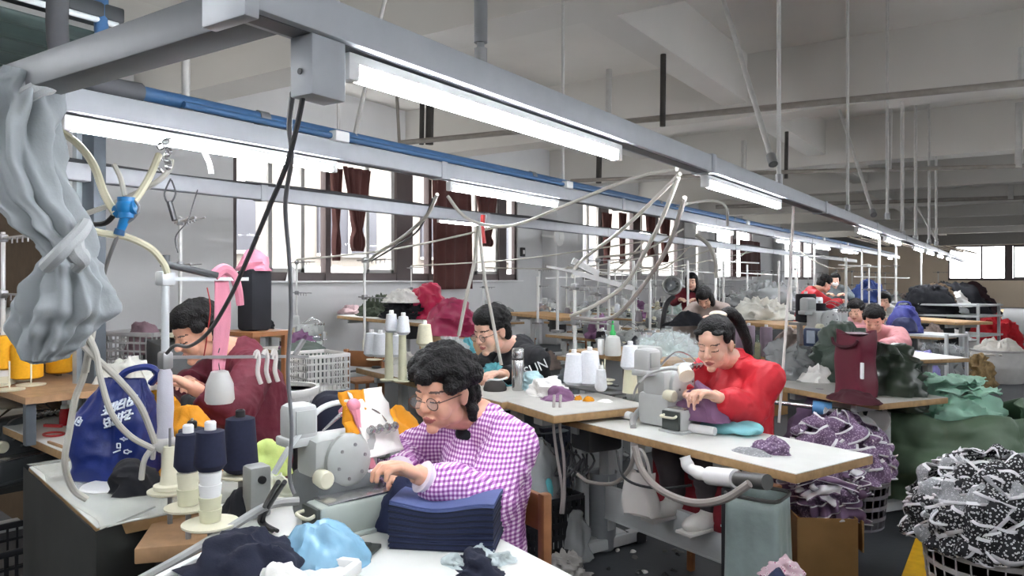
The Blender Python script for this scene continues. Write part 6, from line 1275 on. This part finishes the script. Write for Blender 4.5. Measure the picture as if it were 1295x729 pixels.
for i, (px, yb) in enumerate(((938, 452), (947, 450), (969, 452))): cone_px(('left', 'middle', 'right')[i]+' mauve cone below the wooden table behind the red jacket worker', px, yb, yb-38, 6.8, M('mauve_yarn', '#9b8a98', .9), straight=True, fr=.2)
cbx = thing('cardboard_box', 'brown cardboard box under the wooden table behind the red jacket worker', 'box', ground(at(962, 470, 8.4)), TR); m = MB(); m.box((0, 0, .38), (.55, .5, .75), 0, .006); m.build('carton', kb, cbx)
gather('fabric_heap', 'white and grey garments on the wooden table behind the red jacket worker', 'fabric', 962, 404, ZW, .9, .5, .26, cloth_m('offwhite_cloth', '#d7d6cc'), 0, 138, amp=.45, fs=8); heap_obj('fabric_heap', 'clear film sacks behind the wooden table', 'fabric', at(975, 388, 11.8), 1.3, .6, .34, filmg, 0, 139, amp=.4); block('grey box under the clear film sacks', at(975, 388, 11.8), 1.2, .55)
gb = thing('glass_bottle', 'slim glass bottle among the mauve cones', 'bottle', at(958, 455, 6.7)); m = MB(); m.lathe([(0, 0), (.03, 0), (.032, .12), (.012, .17), (.012, .22), (0, .22)], n=16); m.build('bottle', clear('green_glass', '#8aa08a', .5, .08), gb)
shf2 = thing('cone_shelf', 'low shelf under the mauve cones', 'shelf', ground(at(955, 455, 6.8)), TR); zc = at(955, 455, 6.8).z; m = MB(); m.box((0, 0, zc-.015), (.42, .22, .024)); m.build('shelf_board', wd, shf2)
for sx in (-.17, .17): m = MB(); m.box((sx, 0, (zc-.03)/2), (.03, .05, zc-.03)); m.build('leg', wd, shf2)
# right background
pkm = cloth_m('violet_blue_nylon', '#3a3f86', .12, .5)
fm = thing('metal_trolley', 'grey metal trolley frame carrying the blue backpack', 'trolley', ground(at(1160, 470, 8.6)), TR); 
for z in (.25, at(1150, 421, 8.6).z-.012): m = MB(); m.box((0, 0, z), (.9, .5, .022)); m.build('deck', steel_g, fm)
for sx in (-.43, .43):
    for sy in (-.23, .23): m = MB(); m.box((sx, sy, .45), (.03, .03, .9)); m.build('upright', steel_g, fm)
bp_ = thing('backpack', 'blue violet backpack on the metal trolley', 'backpack', at(1143, 421, 8.6), .2); m = MB(); heap(.40, .26, .31, 4, .18, 7, p=4, mb=m); m.build('pack_body', pkm, bp_); m = MB(); heap(.28, .1, .16, 5, .15, 9, p=4, mb=m, c=(0, -.12, .02)); m.build('front_pocket', cloth_m('navy_nylon', '#20264e', .1, .5), bp_); m = MB(); m.tube([(-.08, 0, .29), (-.05, 0, .35), (.05, 0, .35), (.08, 0, .29)], .012, 6, 5); m.build('handle', pkm, bp_)
heap_obj('carrier_bag', 'lilac carrier bag below the blue violet backpack', 'bag', ground(at(1168, 470, 8.3), .28), .32, .24, .42, cloth_m('lilac_film', '#8c88c4', .1, .5), 0, 141, amp=.25, p=4)
heap_obj('sack', 'pale grey sack right of the lilac carrier bag', 'sack', ground(at(1190, 462, 9.2)), .55, .5, .68, filmg, 0, 142, amp=.3, p=3)
bins = M('white_fabric_bin', '#c6c4c0', .7, var=.06)
def fbin(label, px, ybase, Y, r, h):
    t = thing('fabric_bin', label, 'bin', ground(at(px, ybase, Y))); m = MB(); m.lathe([(r*.93, 0), (r*.96, .02), (r*1.0, h*.45), (r*1.02, h*.5), (r*1.0, h*.55), (r*1.04, h), (r*1.0, h), (r*.95, h*.3), (0, h*.3)], n=36); m.build('bin_wall', bins, t); m = MB(); m.lathe([(r*1.03, h-.02), (r*1.06, h), (r*1.03, h+.015), (r*1.0, h)], n=36); m.build('rim', M('bin_rim', '#9d9b98', .6), t); return t.location
l1 = fbin('front white fabric bin heaped with pale cloth by the yellow line', 1262, 483, 10.9, .34, .46); l2 = fbin('rear white fabric bin heaped with white cloth', 1197, 465, 12.6, .42, .48)
heap_obj('fabric_heap', 'pale cloth heaped in the front white fabric bin', 'fabric', l1+V((0, 0, .40)), .66, .62, .20, cloth_m('ecru_cloth', '#c4bfb6', .1), 0, 143, amp=.4, fs=6); heap_obj('fabric_heap', 'white cloth heaped in the rear white fabric bin', 'fabric', l2+V((0, 0, .42)), .8, .74, .22, cloth_m('greyish_white', '#bdbbb8', .08), 0, 144, amp=.3, fs=5)
heap_obj('film_bag', 'black cloth in a clear film bag before the white fabric bins', 'bag', ground(at(1190, 486, 10.6)), .72, .6, .52, cloth_m('black_in_film', '#24272d', .3, .3), 0, 145, amp=.35, fs=5, p=3.5); heap_obj('film_cover', 'clear film over the black cloth before the white fabric bins', 'film', ground(at(1190, 487, 10.5)), .80, .66, .54, clear('thin_film', '#d8dee0', .22, .12), 0, 146, amp=.4, fs=8, p=3.5)
heap_obj('net_bag', 'brown net bag of scraps before the front white fabric bin', 'bag', ground(at(1238, 491, 10.2)), .40, .36, .44, M('brown_scraps', '#8f7750', .8, var=.35, scale=26), 0, 147, amp=.35, fs=9, p=3)
heap_obj('fabric_heap', 'black cloth mound beside the rear white fabric bin', 'fabric', ground(at(1193, 452, 12.0), .05), .75, .6, .62, M('black_cloth', '#15161c'), 0, 148, amp=.25)
heap_obj('garment_heap', 'red garment heap far right by the aisle', 'fabric', ground(at(1258, 446, 15.2)), 1.15, .9, .74, cloth_m('scarlet_cloth', '#b0121f', .1), 0, 149, amp=.25, fs=4, p=2)
heap_obj('garment_heap', 'big black garment heap behind the red one', 'fabric', ground(at(1203, 446, 16.2)), 2.2, 1.4, 1.35, M('black_cloth', '#15161c'), 0, 150, amp=.25, fs=3); heap_obj('garment_heap', 'dark maroon garment heap at the far end of the tables', 'fabric', ground(at(1225, 430, 18)), 1.7, 1.2, 1.3, cloth_m('dark_plum', '#3a2428', .15), 0, 151, amp=.3, fs=3)
heap_obj('garment_heap', 'white garment bundle on the far black heap', 'fabric', at(1200, 388, 15.4), .75, .5, .32, bright, 0, 152, amp=.3, fs=5); heap_obj('garment_heap', 'magenta garment on the far black heap', 'fabric', at(1206, 388, 16.2), .4, .3, .26, cloth_m('magenta_cloth', '#b03a8a', .1), 0, 153, amp=.3); heap_obj('film_bag', 'grey film box on the far black heap', 'bag', at(1212, 402, 14.5), .4, .3, .2, filmg, 0, 154, amp=.1, p=6)
tg, rzg, cg = tb((1120, 402), (1208, 408), .85, .7, 'far wooden table before the black garment heap', M('bare_wood', '#b7905e'))
heap_obj('fabric_heap', 'blue cloth bundle on the far grey rack', 'fabric', ground(at(1098, 385, 14.4), 1.046), .7, .5, .42, cloth_m('denim_blue', '#2c3f74', .12), 0, 155, amp=.3); gather('fabric_heap', 'black garment stack on the far wooden table', 'fabric', 1175, 397, .85, 1.0, .6, .52, M('black_cloth', '#15161c'), 0, 156, amp=.2, p=4); heap_obj('fabric_heap', 'brown cloth heap on the far grey rack', 'fabric', ground(at(1180, 377, 14.6), 1.046), .8, .5, .34, cloth_m('brownish', '#6e5a44', .2), 0, 157, amp=.2, p=5)
tg2 = thing('storage_rack', 'far grey rack holding the cloth bundles', 'rack', ground(at(1140, 420, 14.5)), TR)
for z in (.5, .84, 1.03): m = MB(); m.box((0, 0, z), (3.2, .9, .03)); m.build('shelf_board', steel_g, tg2)
for sx in (-1.55, 0, 1.55):
    for sy in (-.4, .4): m = MB(); m.box((sx, sy, .53), (.04, .04, 1.06)); m.build('upright', steel_g, tg2)
m = MB(); c_ = at(1140, 318, 16)
for i in range(9): m.bar(c_+V((-.9+.22*i, -.9, .3-.03*i)), c_+V((-.7+.25*i, 1.6, .22-.03*i)), .05, .03)
tag(m.build('slat_canopy', M('pale_slats', '#b8aa98', .7)), 'pale slatted canopy hanging at the far end of the near rail', 'canopy')
# ================================================================== people farther back
def wpos(px, py, Y, rz, c): return place_person(px, py, Y, rz, c)
pink = M('pink_sweater', '#cf8f92', .85, var=.08)
root, tl = wpos(1106, 418, 7.2, TR+.42, (0, -.18, 1.0)); P_, T_ = person('worker in a pink sweater bending behind the maroon bag', root, TR+.42, (0, -.18, 1.0), .5, 0, 0, L_el=tl(at(1140, 436, 6.9)), L_wr=tl(at(1112, 440, 6.65)), R_el=(-.28, -.15, .85), R_wr=tl(at(1098, 438, 6.75)), top=('pink_sweater', pink), hair='short', sk=skin2, vox=.009, cvox=.012, hs=1.08, bulk=1.2, sh=(.19, 0), sleeve_r=(.085, .08, .06), collar=.03)
make_stool('wooden stool under the pink sweater worker', ground(root), TR, max(.3, root.z+.40))
def fp_(label, px, py, Y, rz, mt, hair, topname, col='#2b2b30', pitch=.4, mask=False):
    root, tl = wpos(px, py, Y, rz, (0, -.17, 1.0)); P_, T_ = person(label, root, rz, (0, -.17, 1.0), pitch, 0, 0, L_el=(.25, -.18, .82), L_wr=(.12, -.40, .86), R_el=(-.25, -.18, .82), R_wr=(-.12, -.40, .86), top=(topname, mt), hair=hair, sk=skin2, vox=.011, cvox=.014, bulk=1.1, collar=.03, trousers=col)
    if mask: m = MB(); m.ell((0, -.07, .055), (.05, .04, .04), T_); m.build('face_mask', cap_m, P_, loc=V((0, 0, 0)))
    make_stool('wooden stool under the '+label.split(' in the ')[0].split(' by ')[0], ground(root), rz, max(.3, root.z+.40))
fp_('worker with long hair in a dark red top by the second window bay', 875, 366, 10.5, TR+.55, cloth_m('wine_red', '#6a1624', .1), 'top', 'long', pitch=.15) if False else fp_('worker with long hair in a dark red top by the second window bay', 875, 366, 10.5, TR+.55, cloth_m('wine_red', '#6a1624', .1), 'long', 'wine_top', pitch=.15)
fp_('worker with bowed dark head behind the red jacket worker', 893, 384, 8.2, TR+.5, cloth_m('taupe_cloth', '#8f8078'), 'long', 'taupe_top', pitch=.9)
fp_('worker in a red vest turned away in the far rows', 1038, 368, 10.5, TR+2.6, M('red_jacket', '#c01526'), 'short', 'red_vest', pitch=.5)
fp_('worker with a white face mask in the far rows', 1056, 362, 13.0, TR+.6, cloth_m('grey_cotton', '#6f777b'), 'bun', 'grey_top', pitch=.2, mask=True)
fp_('worker in pale pink beside the pink sweater worker', 1084, 404, 8.6, TR+.2, cloth_m('pale_pink', '#d9a6a8', .08), 'short', 'pale_pink_top', pitch=.4)
fp_('worker with dark hair behind the pink sweater worker', 1119, 390, 10.2, TR+.3, cloth_m('offwhite_cloth', '#d7d6cc'), 'bun', 'white_top', pitch=.3)
# cloth hung over a stand behind the red jacket worker
heap_obj('hanging_jacket', 'taupe jacket draped over a stand left of the red jacket worker', 'jacket', ground(at(868, 470, 6.2), .6), .46, .34, .62, cloth_m('taupe_cloth', '#8f8078'), .3, 161, amp=.3, fs=5, p=2.0); heap_obj('hanging_sleeve', 'black sleeve lying over the taupe jacket', 'garment', at(868, 412, 5.95), .42, .16, .10, M('black_cloth', '#15161c'), .9, 162, amp=.3)
block('grey box under the draped taupe jacket', ground(at(868, 470, 6.2), .6), .4, .3)
fn = thing('desk_fan', 'small round fan on a black curved neck behind the oil bottle', 'fan', at(850, 361, 6.6)); m = MB(); m.lathe([(.075, -.03), (.09, 0), (.075, .03), (.07, .03), (.082, 0), (.07, -.03)], n=24, T=Mx.Rotation(PI/2, 4, 'X') @ Mx.Rotation(.3, 4, 'Y')); 
for k in range(12): m.bar((0, -.03, 0), (.083*math.cos(k*PI/6), -.01, .083*math.sin(k*PI/6)), .005)
m.build('cage', mach, fn); m = MB(); m.cone((0, -.03, 0), (0, .05, 0), .045); m.build('hub', mach_d, fn); o0 = fn.location.copy(); m = MB(); m.tube([V((0, .04, -.1)), at(843, 385, 6.6)-o0, at(838, 410, 6.6)-o0, at(838, 440, 6.6)-o0], .022, 8, 6); m.build('neck', blk, fn)
# pale poles and hoses in the middle
def pole(label, px, y0, y1, Y, r=.014, mt=None):
    p, q = at(px, y1, Y), at(px, y0, Y); t = thing('stand_pole', label, 'pole', p); m = MB(); m.cone((0, 0, 0), q-p, r, n=8); m.build('pole_tube', mt or M('stand_white', '#d2d2ce'), t); m = MB(); m.box((0, 0, .01), (.1, .1, .02)); m.build('foot', galv, t); return t
st2 = make_stand('tall white thread stand over the cone tray of the long white table', on(727, 490, .80), rzR, .68); 
ar = thing('double_guide_bar', 'dark double guide arm reaching right over the oil bottle', 'arm', at(724, 344, 4.5)); m = MB(); m.bar((0, 0, 0), at(800, 365, 4.6)-at(724, 344, 4.5), .02, .03); m.bar((0, 0, 0), at(690, 337, 4.4)-at(724, 344, 4.5), .015); m.bar(at(724, 330, 4.5)-at(724, 344, 4.5), at(757, 347, 4.55)-at(724, 344, 4.5), .02, .04); m.build('arm_bar', M('arm_grey', '#8c8a88', .4, .3), ar)
def wh(label, pts, r=.009, mt=None, name='air_hose', grp=None): return hose(name, label, [at(x, y, Y) for x, y, Y in pts], r, mt or ghose, group=grp)
wh('long pale hose sweeping from the near rail over the full brown curtain', [(856, 214, 3.4), (820, 220, 3.6), (775, 235, 3.8), (710, 262, 4.2), (650, 285, 4.4), (610, 284, 4.4), (585, 272, 4.3), (566, 248, 4.3)], .010)
wh('pale hose from the near rail down to the tall thread stand', [(860, 220, 3.4), (830, 250, 3.7), (785, 292, 4.0), (745, 322, 4.4), (728, 338, 4.5), (724, 352, 4.5)], .010)
wh('pale hose crossing down from the near rail to the cone tray', [(858, 224, 3.4), (838, 275, 3.6), (815, 320, 3.9), (790, 360, 4.1), (755, 385, 4.3), (722, 400, 4.5)], .011)
wh('grey hose looping from the near rail behind the oil bottle', [(866, 250, 3.5), (848, 305, 3.8), (825, 345, 4.0), (790, 390, 4.2), (765, 404, 4.4), (722, 402, 4.5)], .012, M('hose_taupe', '#8d8680'))
wh('cream hose from the second rail to the thread stand on the narrow table', [(553, 246, 4.4), (538, 275, 4.6), (505, 303, 4.9), (478, 320, 5.1), (467, 330, 5.2)], .011); wh('thin grey hose beside the cream one to the narrow table stand', [(548, 250, 4.5), (530, 290, 4.7), (500, 312, 5.0), (470, 330, 5.25)], .006, cablk)
wh('left pale hose hanging from the second rail to the black hoodie worker', [(604, 285, 4.4), (600, 330, 4.5), (590, 375, 4.5), (580, 425, 4.5)], .011); wh('right pale hose hanging from the second rail to the black hoodie worker', [(606, 285, 4.4), (612, 345, 4.4), (622, 400, 4.4), (634, 462, 4.35)], .010); wh('short red cord hanging beside the tied brown curtain', [(611, 272, 4.5), (610, 290, 4.5), (612, 308, 4.5)], .014, M('red_cord', '#b23030'), 'cord')
wh('tall pale cord hanging right of the red jacket worker', [(1004, 240, 4.8), (1001, 320, 4.8), (995, 400, 4.8), (990, 470, 4.75), (985, 535, 4.7)], .009, M('cord_pale', '#cfc9c4', .6), 'cord'); wh('white hose hook under the second rail lamp pair', [(880, 297, 7.0), (896, 310, 7.0), (905, 330, 7.0), (906, 352, 7.0)], .02); wh('white cable from the near rail to the second rail behind the second lamp', [(868, 258, 5.0), (900, 254, 5.2), (918, 262, 5.4), (920, 285, 5.6)], .01)
pp_ = rr
for i, (px, y0, y1, Y) in enumerate(((705, 340, 420, 7.5), (770, 330, 430, 8.0), (801, 330, 430, 7.0), (822, 345, 420, 8.5), (905, 320, 395, 9), (915, 330, 400, 10), (1000, 300, 395, 9.5), (1008, 330, 392, 11), (1030, 310, 380, 11), (1070, 325, 390, 10), (1112, 300, 395, 9), (1133, 300, 385, 12), (1165, 312, 372, 14), (680, 350, 410, 9), (985, 330, 400, 10.5), (1090, 318, 390, 13), (945, 335, 395, 12), (870, 330, 400, 9.6), (850, 335, 400, 11))):
    pole('pale upright pole of a thread stand among the back rows', px, y0, y1, Y, .016)['group'] = 'back row poles'
for i, (x0, y0, x1, y1, Y) in enumerate(((690, 352, 735, 350, 7.5), (760, 345, 800, 348, 8), (900, 330, 960, 333, 9.5), (985, 322, 1050, 325, 10), (1060, 335, 1110, 338, 10), (1080, 350, 1150, 352, 12), (850, 342, 900, 345, 10), (930, 345, 985, 348, 11))):
    t = thing('guide_bar', 'pale horizontal guide bar across the back rows', 'bar', at(x0, y0, Y), 0, 'back row bars'); m = MB(); m.bar((0, 0, 0), at(x1, y1, Y)-at(x0, y0, Y), .016); m.build('bar_tube', M('stand_white', '#d2d2ce'), t)
